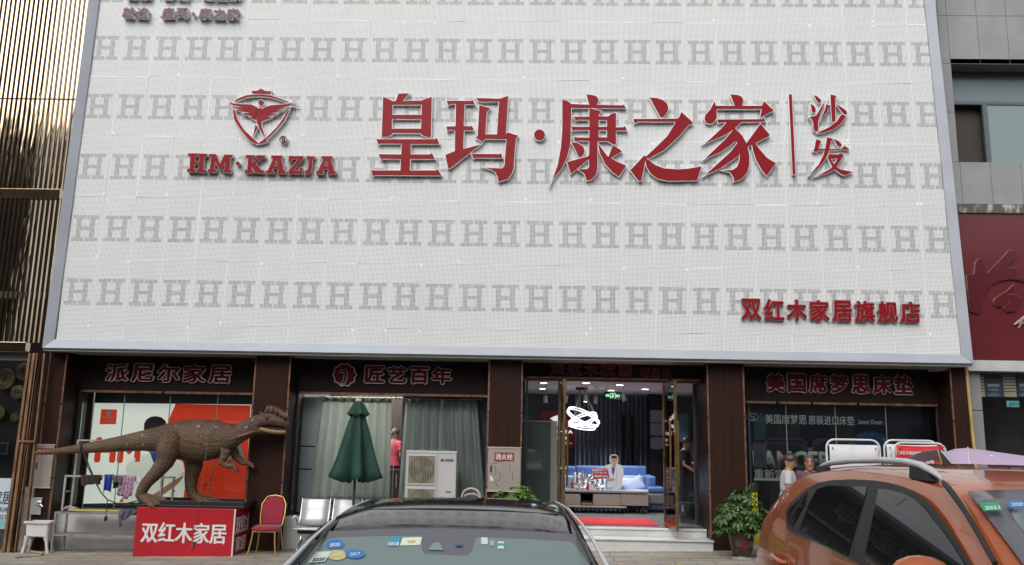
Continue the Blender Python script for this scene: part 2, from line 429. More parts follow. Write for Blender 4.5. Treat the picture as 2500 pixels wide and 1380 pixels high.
# pillars with their copper corner strips
PIL = []
for (pl, pr, py) in ((98,139,1085),(616,701,1004),(1190,1272,1090),(1731,1820,1090),(2333,2377,1090)):
    xa, xb = X0(pl,py,YP), X0(pr,py,YP); PIL.append((xa,xb))
    b = MB().box((xa,YP,-.25),(xb,1.3,3.30)); p = obj('pillar', b, M_WOOD, store)
    t = MB()
    for x in (xa,xb):
        for z0_,z1_ in ((-.2,1.05),(1.09,2.35),(2.38,3.29)):
            t.box((x-.013,YP-.008,z0_),(x+.013,YP+.02,z1_))
    obj('corner_strip', t, M_COPPER, p)
BAY = [(PIL[i][1], PIL[i+1][0]) for i in range(4)]
BOT = [Zz(400,957,YS), Zz(950,962,YS), Zz(1500,924,YS), Zz(2060,985,YS)]
for k,(xa,xb) in enumerate(BAY):
    s = obj('sign_board', MB().box((xa+.003,YS,BOT[k]),(xb-.003,YS+.3,3.298)), M_BOARD, store)
    t = MB(); x = xa+.06; q = random.Random(k)
    while x < xb-.05:
        L = q.uniform(.5,1.1); e = min(x+L, xb-.03); t.box((x,YS-.018,BOT[k]-.03),(e,YS+.02,BOT[k]+.012)); x = e+q.choice((.004,.004,.05))
    obj('bottom_strip', t, M_COPPER, s)
# plinths under the show windows
PT = Zz(740,1263,.45)
for k in (0,1,3):
    xa, xb = BAY[k]
    obj('plinth', MB().box((xa+.002,.42,-.25),(xb-.002,1.2,PT)), M_WHITEP, store, bevel=.008)
ZF = Zz(1600,1291,.45)                           # shop floor level
def onz(px, py, z):
    d = ray(px, py); return CAM + d*((z-CAM.z)/d.z)
# window sheets: one pane per bay strip, thin joints between
def pane_row(k, pxs, ytop_z, zbot, Y=YG):
    xs = [X0(p, 1100, Y) for p in pxs]
    fr = MB(); xa, xb = xs[0], xs[-1]
    fr.box((xa-.03,Y-.03,zbot-.02),(xb+.03,Y+.03,zbot+.02)); fr.box((xa-.03,Y-.03,zbot+.02),(xa,Y+.03,ytop_z)); fr.box((xb,Y-.03,zbot+.02),(xb+.03,Y+.03,ytop_z))
    wn = obj('window', fr, M_CHAR, store)
    for p, q in zip(xs, xs[1:]):
        obj('pane', MB().box((p+.003,Y-.005,zbot+.021),(q-.003,Y+.005,ytop_z)), M_GLASS, wn)
    sm = MB()
    for p in xs[1:-1]: sm.box((p-.006,Y-.009,zbot+.02),(p+.006,Y+.009,ytop_z))
    obj('joint', sm, M('joint_silicone', (.25,.25,.25), .5), wn)
pane_row(0, (190,292,405,522,607), BOT[0]+.02, PT)
pane_row(1, (722,846,962,1075,1186), BOT[1]+.02, PT)
pane_row(3, (1832,1922,2043,2167,2290), BOT[3]+.02, PT)
# dark jambs beside the windows
for (xa,xb,zt_,k) in ((BAY[0][0],X0(190,1100,YG)-.03,BOT[0],0),(BAY[1][0],X0(722,1100,YG)-.03,BOT[1],1),(X0(2290,1100,YG)+.03,BAY[3][1],BOT[3],3)):
    obj('jamb', MB().box((xa+.004,YG-.04,PT-.01),(xb,YG+.2,zt_+.01)), M_CHAR, store)
# bay interiors
M_IN1 = M('show_window_black', (.010,.010,.011), .5); M_IN2 = M('inner_room_wall', (.026,.016,.013), .6)
M_CEIL = M('white_showroom_ceiling', (.62,.62,.62), .8); M_FLOORIN = M('polished_floor_tile', (.30,.28,.26), .12, vary=.12)
obj('show_window_recess', MB().box((BAY[0][0],1.35,PT),(BAY[0][1],1.42,3.29)), M_IN1, store)
obj('show_window_recess', MB().box((BAY[3][0],1.30,PT),(BAY[3][1],1.36,3.29)), M_IN1, store)
r2 = MB(); xa, xb = BAY[1]
r2.box((xa,3.4,0),(xb,3.5,3.29)).box((xa,.9,PT-.02),(xb,3.4,PT)).box((xa,1.0,3.2),(xb,3.4,3.29))
obj('inner_room', r2, M_IN2, store)
# showroom of the entrance bay
xa, xb = BAY[2]; ZC = 3.0
sh = MB().box((xa-2.2,6.2,ZF-.1),(xb+1.6,6.3,3.3)).box((xa-2.3,1.3,ZF-.1),(xa-2.2,6.2,3.3)).box((xb+1.6,1.3,ZF-.1),(xb+1.7,6.2,3.3)).box((xa-2.2,1.31,ZF-.1),(xa+.05,1.36,3.3)).box((xb-.05,1.31,ZF-.1),(xb+1.6,1.36,3.3))
obj('showroom_wall', sh, M('showroom_slate_wall', (.10,.105,.13), .5, vary=.15), store)
obj('showroom_ceiling', MB().box((xa-2.2,.9,ZC),(xb+1.6,6.2,ZC+.06)), M_CEIL, store)
obj('showroom_floor', MB().box((xa-2.2,.62,ZF-.06),(xb+1.6,6.2,ZF)), M_FLOORIN, store)
# entrance steps
yst = .50
s1 = MB().box((xa+.01,yst-.02,ZF-.035),(xb-.01,.9,ZF-.003)).box((xa+.01,yst,-.2),(xb-.01,.9,ZF-.036))
obj('step', s1, M_WHITEP, store, bevel=.006)
z2 = Zz(1600,1317,.12)
s2 = MB().box((xa-.0,.09,z2-.03),(xb+.03,.498,z2)).box((xa,.12,-.2),(xb+.02,.498,z2-.031))
obj('step', s2, M_WHITEP, store, bevel=.006)
# entrance glazing and the two leaves standing open
HD = BOT[2]
obj('door_header', MB().box((xa+.002,YG-.05,HD-.06),(xb-.002,YG+.05,HD+.02)), M('bronze_header', (.16,.12,.09), .35, .6), store)
def side_light(p, q):
    w_ = MB(); x_, y_ = X0(p,1100,YG), X0(q,1100,YG)
    w_.box((x_,YG-.025,ZF),(x_+.035,YG+.025,HD-.06)).box((y_-.035,YG-.025,ZF),(y_,YG+.025,HD-.06))
    f = obj('window', w_, M_CHAR, store); obj('pane', MB().box((x_+.036,YG-.006,ZF+.002),(y_-.036,YG+.006,HD-.062)), M_GLASSD, f)
side_light(1282,1366); side_light(1622,1722)
M_BRONZE = M('old_brass_door_rail', (.42,.28,.12), .3, .9, vary=.5, vs=9)
def door_leaf(pxh, pxf, yf, hz):
    xh, xf = X0(pxh,1100,YG), X0(pxf,1100,yf)
    a, c = Vector((xh,YG,0)), Vector((xf,yf,0)); d = (c-a).normalized(); n = Vector((-d.y,d.x,0))
    def bx(mb, s0,s1,t0,t1,z0_,z1_):
        Q = [a+d*s+n*t for s,t in ((s0,t0),(s1,t0),(s1,t1),(s0,t1))]
        mb.hexa([(p.x,p.y,z0_) for p in Q]+[(p.x,p.y,z1_) for p in Q])
    L = (c-a).length; f = MB()
    bx(f,0,.05,-.022,.022,ZF+.02,HD-.07); bx(f,L-.05,L,-.022,.022,ZF+.02,HD-.07); bx(f,.051,L-.051,-.02,.02,ZF+.02,ZF+.10); bx(f,.051,L-.051,-.02,.02,HD-.13,HD-.07)
    o = obj('door', f, M_BRONZE, store); g = MB(); bx(g,.051,L-.051,-.006,.006,ZF+.101,HD-.131); obj('pane', g, M_GLASSD, o)
    for s in (-1,1):
        h = MB(); c0 = a+d*(L-.12)+n*(.07*s); z0_, z1_ = Zz(pxf,1188,yf), Zz(pxf,1026,yf)
        h.tube([(c0.x,c0.y,z0_),(c0.x,c0.y,z1_)], .019, 10)
        for z in (z0_+.3, z1_-.2): h.tube([(c0.x,c0.y,z),tuple((a+d*(L-.12)))[:2]+(z,)], .009, 8)
        obj('handle', h, M('brass_pull', (.62,.42,.17), .22, .95), o, smooth=40)
door_leaf(1366.5, 1377, -.02, 1); door_leaf(1621.5, 1651, -.03, 1)
# =================================================================== neighbour on the left: gilded screen
gb = thing('gilded_shop_building', 'neighbouring shop behind a screen of rose gold mirror slats and copper uprights', 'building', (-10,0,0))
obj('wall', MB().box((-14,.9,Zz(60,862,.4)),(-8.42,1.2,12)), M('dark_brown_wall', (.010,.007,.007), .5, vary=.4, vs=1.2), gb)
z_a, z_b = Zz(80,474,0), Zz(40,848,0)
for k, (za,zb) in enumerate(((z_b+.09, z_a-.09),(z_a+.09, Zz(100,243,0)-.015),(Zz(100,243,0)+.015, 12))):
    sl_ = MB(); x = -13.2
    while x < xlz((za+zb)/2)-.04:
        sl_.box((x,-.02,za),(x+.043,.03,zb)); x += .0905
    obj('slat_screen', sl_, M_GOLD, gb)
bm_ = MB().box((-13.2,-.05,z_a-.09),(-8.44,.1,z_a+.09)); obj('cross_beam', bm_, M_GOLD, gb, bevel=.006)
bm_ = MB().box((-13.2,-.05,z_b-.09),(X0(66,848,0),.1,z_b+.09)); obj('cross_beam', bm_, M_GOLD, gb, bevel=.006)
obj('grey_band', MB().box((-13.2,.6,Zz(60,728,.6)),(-8.45,.66,Zz(60,712,.6))), M('dull_grey_band', (.3,.3,.31), .5), gb)
for zz in (5.4, 7.6, 9.4): obj('window', MB().box((-12.6,.80,zz),(-9.1,.88,zz+1.1)), M('dark_window_glass', (.03,.035,.04), .08), gb)
up = [(70,1330,60),(79,1330,70),(97,1330,92),(38,1330,65)]
ux = MB()
zt_ = z_b-.1
for (xa_,xb_,w_) in ((X0(12,1320,0),X0(72,872,0),.045),(X0(22,1322,-.02),X0(81,872,-.02),.05),(X0(37,1324,0),X0(93,872,0),.05),(X0(45,1325,.12),X0(104,872,.12),.03),(X0(62,1325,.05),X0(112,872,.05),.03)):
    ux.beam((xa_,.02,gz(xa_)-.05),(xb_,.02,zt_),w_,.07)
obj('upright', ux, M_BROWN, gb)
obj('tie_bar', MB().box((X0(46,1078,-.03),-.05,Zz(60,1080,-.03)),(X0(86,1078,-.03),.0,Zz(60,1075,-.03))), M_BROWN, gb)
obj('shop_fascia', MB().box((-13.2,.15,Zz(40,880,.15)),(X0(70,870,.15),.4,Zz(40,868,.15))), M('grey_fascia', (.22,.21,.20), .5), gb)
obj('shop_back', MB().box((-13.2,.75,-.3),(-8.45,.85,3.3)), M_BLACK, gb)
obj('show_window', MB().box((-13.2,.30,-.2),(X0(58,1000,.3),.312,Zz(40,880,.3))), M_GLASS, gb)
obj('narrow_panel', MB().box((X0(108,872,.35),.35,Zz(110,1083,.35)),(X0(124,872,.35),.5,3.3)), M_WOOD, gb)
obj('stone_base', MB().box((X0(32,1325,.45),.45,-.3),(X0(78,1325,.45),.7,Zz(60,1190,.45))), M_TILEW, gb)
# =================================================================== neighbour on the right: granite front with a red board
rb = thing('granite_shop_building', 'grey granite clad building with a sliding window over a big dark red sign board', 'building', (10,0,0))
YW = .55
def tilerect(mb, pxl, pxr, pyt, pyb, Y, extra=0):
    xa_, xb_ = X0(pxl,(pyt+pyb)/2,Y), X0(pxr,(pyt+pyb)/2,Y)
    mb.box((xa_+.004,Y-extra,Zz(2400,pyb,Y)+.004),(xb_-.004,Y+.1,Zz(2400,pyt,Y)-.004))
tl = MB()
xs_ = [X0(p,78,YW) for p in (2240,2314,2387,2459)]; xs_ += [xs_[-1]+.62*i for i in range(1,6)]
zr = [Zz(2400,156,YW), Zz(2400,39,YW)]; zr += [zr[-1]+.95*i for i in range(1,4)]
for i in range(len(xs_)-1):
    for j in range(len(zr)-1): tl.box((xs_[i]+.004,YW,zr[j]+.004),(xs_[i+1]-.004,YW+.1,zr[j+1]-.004))
zl = [Zz(2400,498,YW), Zz(2400,396,YW)]
xw = [X0(p,447,YW) for p in (2260,2347,2421,2495)]; xw += [xw[-1]+.62*i for i in range(1,5)]
for i in range(len(xw)-1): tl.box((xw[i]+.004,YW,zl[0]),(xw[i+1]-.004,YW+.1,zl[1]-.004))
xo = X0(2332,290,YW)
for z0_,z1_ in ((zl[1],Zz(2320,274,YW)),(Zz(2320,274,YW),zr[0])): tl.box((xs_[0],YW,z0_+.004),(xo,YW+.1,z1_-.004))
obj('granite_tile_wall', tl, M_TILEW, rb)
obj('joint_backing', MB().box((7.6,YW+.1,zl[0]-.1),(13.5,YW+.2,zl[1])).box((7.6,YW+.1,zr[0]),(13.5,YW+.2,12)).box((7.6,YW+.1,zl[1]),(xo,YW+.2,zr[0])), M_JOINT, rb)
# window opening
wz0, wz1 = zl[1], zr[0]
obj('reveal', MB().box((xo,YW+.0,wz1-.005),(13.5,YW+.42,wz1+.1)).box((xo,YW+.2,wz0-.1),(13.5,YW+.42,wz0)).box((xo-.05,YW+.1,wz0),(xo,YW+.42,wz1)), M('brownish_reveal', (.16,.15,.135), .7), rb)
yw2 = YW+.36; zm = Zz(2400,252,yw2); xm = X0(2410,330,yw2)
wf = MB().box((xo,yw2,zm-.03),(13.4,yw2+.06,zm+.03)).box((xm-.05,yw2-.01,wz0),(xm+.04,yw2+.05,zm-.03)).box((xo,yw2,wz0),(xm-.05,yw2+.06,wz0+.03)).box((xm+.04,yw2,wz0),(13.4,yw2+.06,wz0+.03)).box((xo,yw2,wz1-.1),(13.4,yw2+.06,wz1-.005))
win = obj('window', wf, M('dark_blue_grey_frame', (.10,.125,.14), .4), rb)
M_TEAL = M('pale_green_blinded_glass', (.22,.29,.29), .12, spec=.6)
obj('pane', MB().box((xm+.041,yw2+.02,wz0+.031),(13.4,yw2+.03,zm-.031)), M_TEAL, win)
obj('pane', MB().box((xo,yw2+.02,zm+.031),(13.4,yw2+.03,wz1-.11)), M('blue_grey_glass', (.17,.21,.235), .12), win)
obj('pane', MB().box((xo-.6,yw2+.2,wz0-.4),(xm+.4,yw2+.22,wz1+.3)), M('open_dark_room', (.05,.042,.036), .7), win)  # no glass here: a dark sheet stands in for the unlit room
lg = MB().box((7.6,.30,Zz(2420,520,.3)),(13.5,.65,Zz(2420,499,.3)))
mled = Mat('stained_concrete_ledge', (.2,.2,.18), .85); mled.set(col=mled.mix(mled.noise(4,6,.7,(1,1,.4)).smooth(.5,.62), (.10,.095,.08), (.42,.40,.36)))
obj('ledge', lg, mled.m, rb)
obj('red_board', MB().box((7.6,.34,Zz(2420,878,.34)),(13.5,.5,Zz(2420,521,.34))), M('dark_red_lacquer_board', (.13,.022,.028), .16, vary=.12, vs=1.2), rb)
obj('lintel', MB().box((7.6,.26,Zz(2420,906,.26)),(13.5,.6,Zz(2420,880,.26))), M('white_concrete_lintel', (.50,.50,.50), .7, vary=.15), rb)
sc_ = MB(); xa_, xb_ = X0(2378,1000,.4), X0(2399,1000,.4)
for z0_,z1_ in ((-.3,Zz(2390,1003,.4)),(Zz(2390,1001,.4),Zz(2390,907,.4))): sc_.box((xa_-.05,.4,z0_),(xb_,.7,z1_))
obj('stone_pier', sc_, M('speckled_stone', (.25,.25,.25), .7, vary=.3, vs=60), rb)
obj('shop_window', MB().box((xb_,.55,-.1),(13.5,.562,Zz(2420,908,.55))), M_GLASS, rb)
obj('shop_interior', MB().box((xb_-.1,2.2,-.3),(13.5,2.3,3.4)).box((xb_-.2,.7,-.3),(xb_-.1,2.2,3.4)), M('brown_grey_interior', (.075,.07,.06), .7, vary=.3, vs=1), rb)
# unseen blocks added across the street to darken reflections in glass and gold
ob = thing('added_street_building', 'unseen grey block added across the street to darken reflections', 'building', (0,-46,0))
obj('wall', MB().box((-60,-52,-.5),(60,-46,16)), M('grey_render', (.20,.19,.18), .8, vary=.4, vs=.15), ob)
obj('added_tower', MB().box((-62,-53,-.5),(-14,-45,25)), M('brown_render', (.085,.075,.065), .8, vary=.5, vs=.2), ob)  # unseen taller block, added and sized to darken the gold slats' reflection
wl = MB()
for i in range(30):
    for j in range(5): wl.box((-58+i*3.9,-46.02,1.5+j*3.1),(-58+i*3.9+2.2,-45.97,3.3+j*3.1))
obj('window', wl, M('dark_far_windows', (.03,.035,.04), .1), ob)
# =================================================================== raised signs
M_RED = None
def redacryl():
    m = Mat('crimson_acrylic_face', (.255,.008,.014), .3, spec=.15); m.bump(m.noise(1.3, 2), .25, .06); return m.m
M_RED = redacryl()
M_RED2 = M('deep_red_acrylic_face', (.13,.008,.013), .2)
M_RIM = M('white_letter_side', (.80,.80,.80), .35)
M_RIMG = M('grey_letter_side', (.42,.40,.38), .35, .3)
YC = -.022                                     # back of the raised letters: they stand on pins in front of the sheets
A_ = (880,200,4.032); B_ = (1300,200,3.906); C_ = (1880,200,5.309); L_ = (440,200,5.208)
GLY = [
 ('A', [[[(228,160),(250,165),(300,190),(318,200),(352,200),(378,127),(480,124),(420,198),(600,198),(640,180),(705,160),(697,552),(665,552),(625,540),(600,525),(597,512),(318,512),(310,530),(270,548),(214,552)],
   [(320,235),(608,235),(606,336),(318,336)],[(316,375),(603,375),(601,472),(313,472)]],
   [(160,575),(735,575),(755,562),(780,620),(500,620),(498,725),(680,725),(708,712),(735,768),(493,768),(490,882),(745,882),(768,870),(800,930),(150,925),(128,935),(107,877),(135,882),(398,882),(402,768),(225,765),(207,778),(182,722),(405,725),(410,618),(208,615),(182,628)]]),
 ('A', [[(850,198),(1090,198),(1108,188),(1125,230),(1028,230),(1018,445),(1085,450),(1100,443),(1118,485),(1020,485),(1014,668),(1060,660),(1180,628),(885,858),(865,855),(838,730),(932,692),(934,485),(880,478),(860,495),(848,450),(938,448),(942,228),(890,225),(865,240)],
   [(1140,170),(1370,178),(1455,150),(1432,528),(1450,508),(1550,540),(1530,570),(1508,850),(1495,900),(1450,965),(1360,990),(1352,945),(1330,900),(1290,872),(1232,855),(1390,862),(1415,845),(1420,820),(1438,572),(1230,570),(1200,600),(1140,560),(1155,540),(1172,240),(1275,270),(1245,310),(1230,528),(1345,528),(1365,205),(1165,205)],
   [(1095,718),(1370,722),(1385,712),(1400,758),(1130,755),(1115,765)]]),
 ('A', [circ(1762,532,53)]),
 ('B', [[(283,182),(330,190),(370,222),(540,230),(512,132),(560,135),(600,145),(625,170),(628,190),(610,230),(860,235),(868,222),(885,260),(368,258),(362,560),(355,620),(330,720),(280,830),(205,920),(183,958),(240,800),(268,650),(283,480)],
   [(540,262),(655,292),(620,340),(617,830),(605,890),(565,935),(515,952),(510,930),(490,880),(430,845),(520,840),(537,825)],
   [[(612,338),(720,342),(750,315),(793,305),(793,600),(770,605),(710,572),(612,575)],[(628,373),(708,373),(708,440),(628,440)],[(628,470),(708,470),(708,540),(628,540)]],
   [(390,345),(545,343),(545,372),(435,370),(412,382)],[(367,440),(545,440),(545,468),(405,468),(385,480)],[(788,445),(862,445),(878,432),(897,472),(788,474)],[(388,540),(545,545),(545,572),(430,570),(408,580)],
   [(370,585),(430,595),(480,625),(495,660),(485,700),(445,735)],[(328,775),(545,715),(540,740),(365,885)],
   [(622,590),(640,620),(690,690),(720,728),(765,612),(848,668),(840,680),(790,705),(745,735),(800,770),(890,808),(822,910),(760,870),(690,790),(640,690)]]),
 ('B', [[(1115,160),(1180,165),(1240,185),(1280,220),(1290,260),(1280,300),(1245,345),(1215,345)],
   [(957,365),(1375,362),(1395,345),(1415,297),(1522,395),(1518,415),(1485,418),(1400,520),(1250,660),(1100,740),(1075,725),(1150,655),(1280,530),(1365,390),(1000,388),(970,405)],
   [(1065,708),(1090,740),(1072,765),(1035,950),(1010,955),(930,850)],[(1072,745),(1100,750),(1160,800),(1250,835),(1380,845),(1480,838),(1605,815),(1565,948),(1290,952),(1190,930),(1120,880),(1080,810)]]),
 ('B', [[(1882,132),(1940,135),(1985,150),(2005,190),(1990,240),(1925,242)],[(1730,195),(1742,240),(2180,240),(2200,195),(2292,285),(2165,345),(2180,268),(1750,268),(1750,350),(1730,390),(1690,412),(1650,400),(1635,365),(1640,330),(1690,275)],
   [(1755,370),(2180,368),(2195,352),(2212,388),(1985,392),(1920,455),(1850,505),(1640,595),(1700,545),(1790,460),(1845,395),(1795,393),(1768,405)],
   [(1920,450),(1990,520),(2035,600),(2060,700),(2060,800),(2040,870),(1990,930),(1915,960),(1910,920),(1880,870),(1815,855),(1900,850),(1945,820),(1965,760),(1970,700),(1950,600),(1900,520),(1880,500)],
   [(1912,462),(1830,560),(1640,742),(1800,670),(1950,562),(1935,490)],[(1955,580),(1880,680),(1640,900),(1790,830),(1965,710),(1968,640)],
   [(2165,412),(2252,515),(2245,530),(2100,600),(2042,630),(2030,600)],[(2085,605),(2115,595),(2160,655),(2230,735),(2312,785),(2225,905),(2180,850),(2130,760),(2100,680)]]),
]
F_ = {'A': A_, 'B': B_, 'C': C_, 'L': L_}
def raised(name, label, cat, glyph, Y=YC, depth=.05, face=None, rim=.012, part='character', rimmat=None, loc=None):
    p = at(*loc, Y); t = thing(name, label, cat, p)
    for src, polys in glyph:
        s = F_[src]
        f = cut(polys, *s, Y, depth+.008); c = obj(part, f, face or M_RED, t)
        r = cut(polys, *s, Y, depth, rim=rim); obj('rim', r, rimmat or M_RIM, c)
    return t
raised('shop_sign', 'large crimson Chinese characters with silver rims across the perforated front', 'sign', GLY, loc=(1390,430))
raised('shop_sign', 'thin upright red bar beside two smaller stacked red characters', 'sign',
 [('C', [[(232,178),(270,178),(318,1210),(282,1210)]]),
  ('C', [[(555,190),(600,205),(648,250),(645,280),(625,290),(605,278)],[(512,302),(560,330),(582,375),(575,400),(555,412),(535,408)],[(498,472),(540,465),(580,455),(610,410),(680,290),(690,300),(640,420),(610,520),(608,640),(595,660),(560,645),(548,610),(550,560),(535,505)],
   [(770,180),(848,200),(828,225),(832,520),(790,530),(775,320)],[(715,305),(770,330),(745,345),(720,410),(640,515),(665,450),(700,370)],[(842,310),(910,345),(965,385),(985,420),(968,440),(945,435),(900,380)],[(910,435),(965,462),(900,560),(820,620),(700,665),(620,680),(600,675),(740,610),(850,530)]]),
  ('C', [[(585,757),(655,780),(632,810),(615,880),(700,882),(700,898),(612,900),(595,920),(548,910),(565,870)],[(725,733),(797,750),(772,800),(745,930),(700,1020),(620,1120),(510,1215),(520,1195),(620,1080),(680,960),(705,860)],
   [(745,885),(915,882),(948,838),(1010,887),(745,899)],[(810,755),(870,780),(910,820),(915,840),(890,858),(860,840)],
   [[(745,950),(870,958),(890,935),(942,965),(920,990),(880,1060),(845,1115),(900,1150),(1050,1180),(960,1225),(900,1200),(825,1145),(720,1200),(600,1230),(700,1180),(795,1120),(735,1000)],[(770,1008),(862,1005),(815,1085)]]])], rim=.010, loc=(1990,430))
KA = [[(1175,955),(1310,955),(1305,990),(1295,990),(1335,1145),(1355,1148),(1352,1180),(1250,1178),(1252,1148),(1270,1146),(1262,1118),(1195,1116),(1182,1145),(1205,1148),(1203,1178),(1105,1175),(1108,1143),(1130,1142),(1200,988),(1172,986)],[(1232,1010),(1208,1082),(1256,1082)]]
raised('shop_sign', 'red slab serif Latin letters under the winged shield emblem', 'sign',
 [('L', [[(122,928),(240,928),(235,962),(210,962),(205,1035),(260,1035),(268,965),(245,962),(248,930),(360,935),(352,968),(325,970),(310,1130),(342,1132),(338,1165),(230,1160),(232,1128),(255,1128),(258,1065),(200,1062),(192,1125),(215,1128),(213,1160),(105,1155),(110,1122),(140,1122),(150,962),(120,960)]]),
  ('L', [[(388,935),(475,938),(525,1060),(580,942),(682,945),(678,980),(655,980),(645,1135),(665,1138),(662,1170),(560,1165),(562,1135),(582,1135),(590,1030),(530,1135),(510,1135),(460,1015),(450,1130),(475,1132),(472,1165),(370,1160),(375,1128),(398,1128),(412,968),(386,965)]]),
  ('L', [circ(750,1055,23)]),
  ('L', [[(850,948),(965,950),(962,980),(938,980),(930,1050),(1010,982),(985,980),(985,950),(1095,952),(1090,985),(1062,985),(975,1055),(1050,1140),(1080,1142),(1075,1175),(970,1170),(925,1090),(918,1140),(942,1142),(940,1172),(835,1170),(840,1138),(868,1138),(880,980),(850,978)]]),
  ('L', [KA]),
  ('L', [[(1395,960),(1578,962),(1572,1000),(1450,1140),(1530,1145),(1535,1110),(1570,1110),(1562,1185),(1388,1182),(1392,1145),(1510,1000),(1435,998),(1430,1030),(1392,1028)]]),
  ('L', [[(1620,962),(1722,964),(1718,995),(1695,996),(1685,1120),(1670,1165),(1630,1185),(1595,1182),(1600,1145),(1630,1140),(1640,1110),(1648,996),(1618,994)]]),
  ('L', [[[(u+635,v+8) for u,v in q] for q in KA]])], rim=.008, depth=.07, part='letter', rimmat=M_RIMG, loc=(640,430))
em = raised('shop_emblem', 'red winged figure inside a shield with a crown, raised on the perforated front', 'emblem',
 [('L', [[(930,130),(985,128),(1010,120),(1025,105),(1045,103),(1070,115),(1085,128),(1135,135),(1172,130),(1155,170),(1000,165),(930,162),(918,150)],
   [(700,258),(760,220),(860,185),(960,175),(1060,175),(1160,188),(1280,225),(1390,270),(1350,270),(1250,232),(1150,208),(1040,198),(960,198),(860,210),(770,238),(720,265)]]),
  ('L', [circ(1040,280,35)]),
  ('L', [[(630,265),(680,285),(780,298),(900,300),(960,320),(1000,345),(975,400),(970,500),(920,480),(890,455),(950,450),(830,435),(800,412),(930,412),(740,380),(720,362),(890,378),(690,345),(668,325),(860,350),(665,305)]]),
  ('L', [[(1440,275),(1390,295),(1250,305),(1150,315),(1090,335),(1060,355),(1030,340),(990,365),(975,440),(985,520),(1010,590),(1080,715),(1088,710),(1070,640),(1045,580),(1045,515),(1150,475),(1175,460),(1100,455),(1240,425),(1250,415),(1140,418),(1320,378),(1330,368),(1180,385),(1400,335),(1205,355),(1400,318)],[(970,555),(1000,590),(935,715)]]),
  ('L', [[(678,360),(710,380),(740,490),(820,620),(960,750),(1005,790),(990,805),(900,770),(800,650),(700,500)],[(1398,368),(1370,380),(1320,480),(1240,590),(1120,710),(1020,785),(1000,805),(1060,792),(1120,772),(1100,752),(1200,660),(1330,510)]])], rim=.011, part='emblem_piece', loc=(640,350))
rg = raised('shop_sign', 'small round silver R mark below the emblem', 'sign', [('L', [[circ(1320,748,50),circ(1320,748,42)]])], rim=.004, loc=(693,344), face=M_DARK)
f, _ = wpx('R', 688.5, 337, 698.5, 350, YC-.05, depth=.02, bold=.03); obj('letter', f, M_RED2, rg)
obj('disc', cut([circ(1320,748,47)], *L_, YC+.01, .04), M_RIM, rg)
# lettering set in type
def signtext(label, rows, Y, depth=.04, bold=.03, rim=.025, face=None, rimmat=None, name='shop_sign', cat='sign', shear=0):
    p = at(rows[0][1], rows[0][4], Y); t = thing(name, label, cat, p)
    for body, l, tt, r, b in rows:                     # one part per character
        n = len(body); w_ = (r-l)/n
        for i, ch in enumerate(body):
            if ch == ' ': continue
            g = .06*w_; dy = (b-tt)
            sl_ = .0185
            off = (l+w_*(i+.5)-(l+r)/2)*sl_
            if ch == '·': f, q = wpx('•', l+w_*(i+.32), (tt+b)/2-w_*.16+off, l+w_*(i+.68), (tt+b)/2+w_*.2+off, Y, depth=depth, bold=0, rim=.02)
            else: f, q = wpx(ch, l+w_*i+g, tt+off, l+w_*(i+1)-g, b+off, Y, depth=depth, bold=bold, rim=rim, shear=shear)
            c = obj('character', f, face or M_RED, t)
            if q: obj('rim', q, rimmat or M_RIM, c)
    return t
M_PLUM = M('plum_red_face', (.11,.006,.03), .3)
signtext('short crimson slogan in raised characters near the top of the perforated front', [('就选',302,24,368,49),('皇玛',396,25,466,49),('·',466,30,487,48),('康之家',487,26,588,51)], YC, depth=.10, bold=.026, rim=.018, face=M_PLUM, shear=.12)
signtext('slogan line cut off by the upper edge of the view', [('健康',310,-22,376,3),('舒适',402,-22,468,4),('选皇家',496,-21,592,5)], YC, depth=.10, bold=.026, rim=.018, face=M_PLUM, shear=.12)
signtext('row of eight red characters low on the perforated front', [('双红木家居旗舰店',1805,734,2247,786)], YC, depth=.06, bold=.030, rim=.014, rimmat=M_RIMG)
BD = YS-.02
signtext('red chrome edged shop name over the lit red and white poster window', [('派尼尔家居',256,890,570,934)], BD, bold=.035, rim=.028, face=M_RED2)
signtext('red chrome edged shop name over the curtained window', [('匠艺百年',888,895,1106,937)], BD, bold=.045, rim=.03, face=M_RED2)
signtext('red shop name with a smaller suffix over the open entrance', [('双红木家居',1342,887,1546,917),('精品馆',1562,899,1640,921)], BD, bold=.045, rim=.015, face=M_RED2, rimmat=M_RIMG)
signtext('red chrome edged shop name over the midnight blue poster window', [('美国席梦思床垫',1866,914,2230,961)], BD, bold=.045, rim=.022, face=M_RED2)
E9 = at(842,940,BD); em9 = thing('shop_emblem', 'round wavy edged red badge with a hooked letter over the curtained window', 'emblem', E9)
wav = [(842+(26+1.8*math.cos(10*t))*math.cos(t), 915.5+(25.5+1.8*math.cos(10*t))*math.sin(t)) for t in (2*math.pi*i/80 for i in range(80))]
obj('badge', cut([wav], 0,0,1, BD, .035), M_RED2, em9); obj('rim', cut([wav], 0,0,1, BD, .028, rim=.014), M_RIM, em9)
hk = [(832,905),(838,903),(846,903),(848,906),(848,924),(844,934),(838,938),(833,938),(838,933),(841,925),(842,911),(838,908),(833,910)]
obj('letter', cut([hk], 0,0,1, BD, .05), M_IN1, em9); obj('letter_rim', cut([hk], 0,0,1, BD, .043, rim=.009), M_RIM, em9)
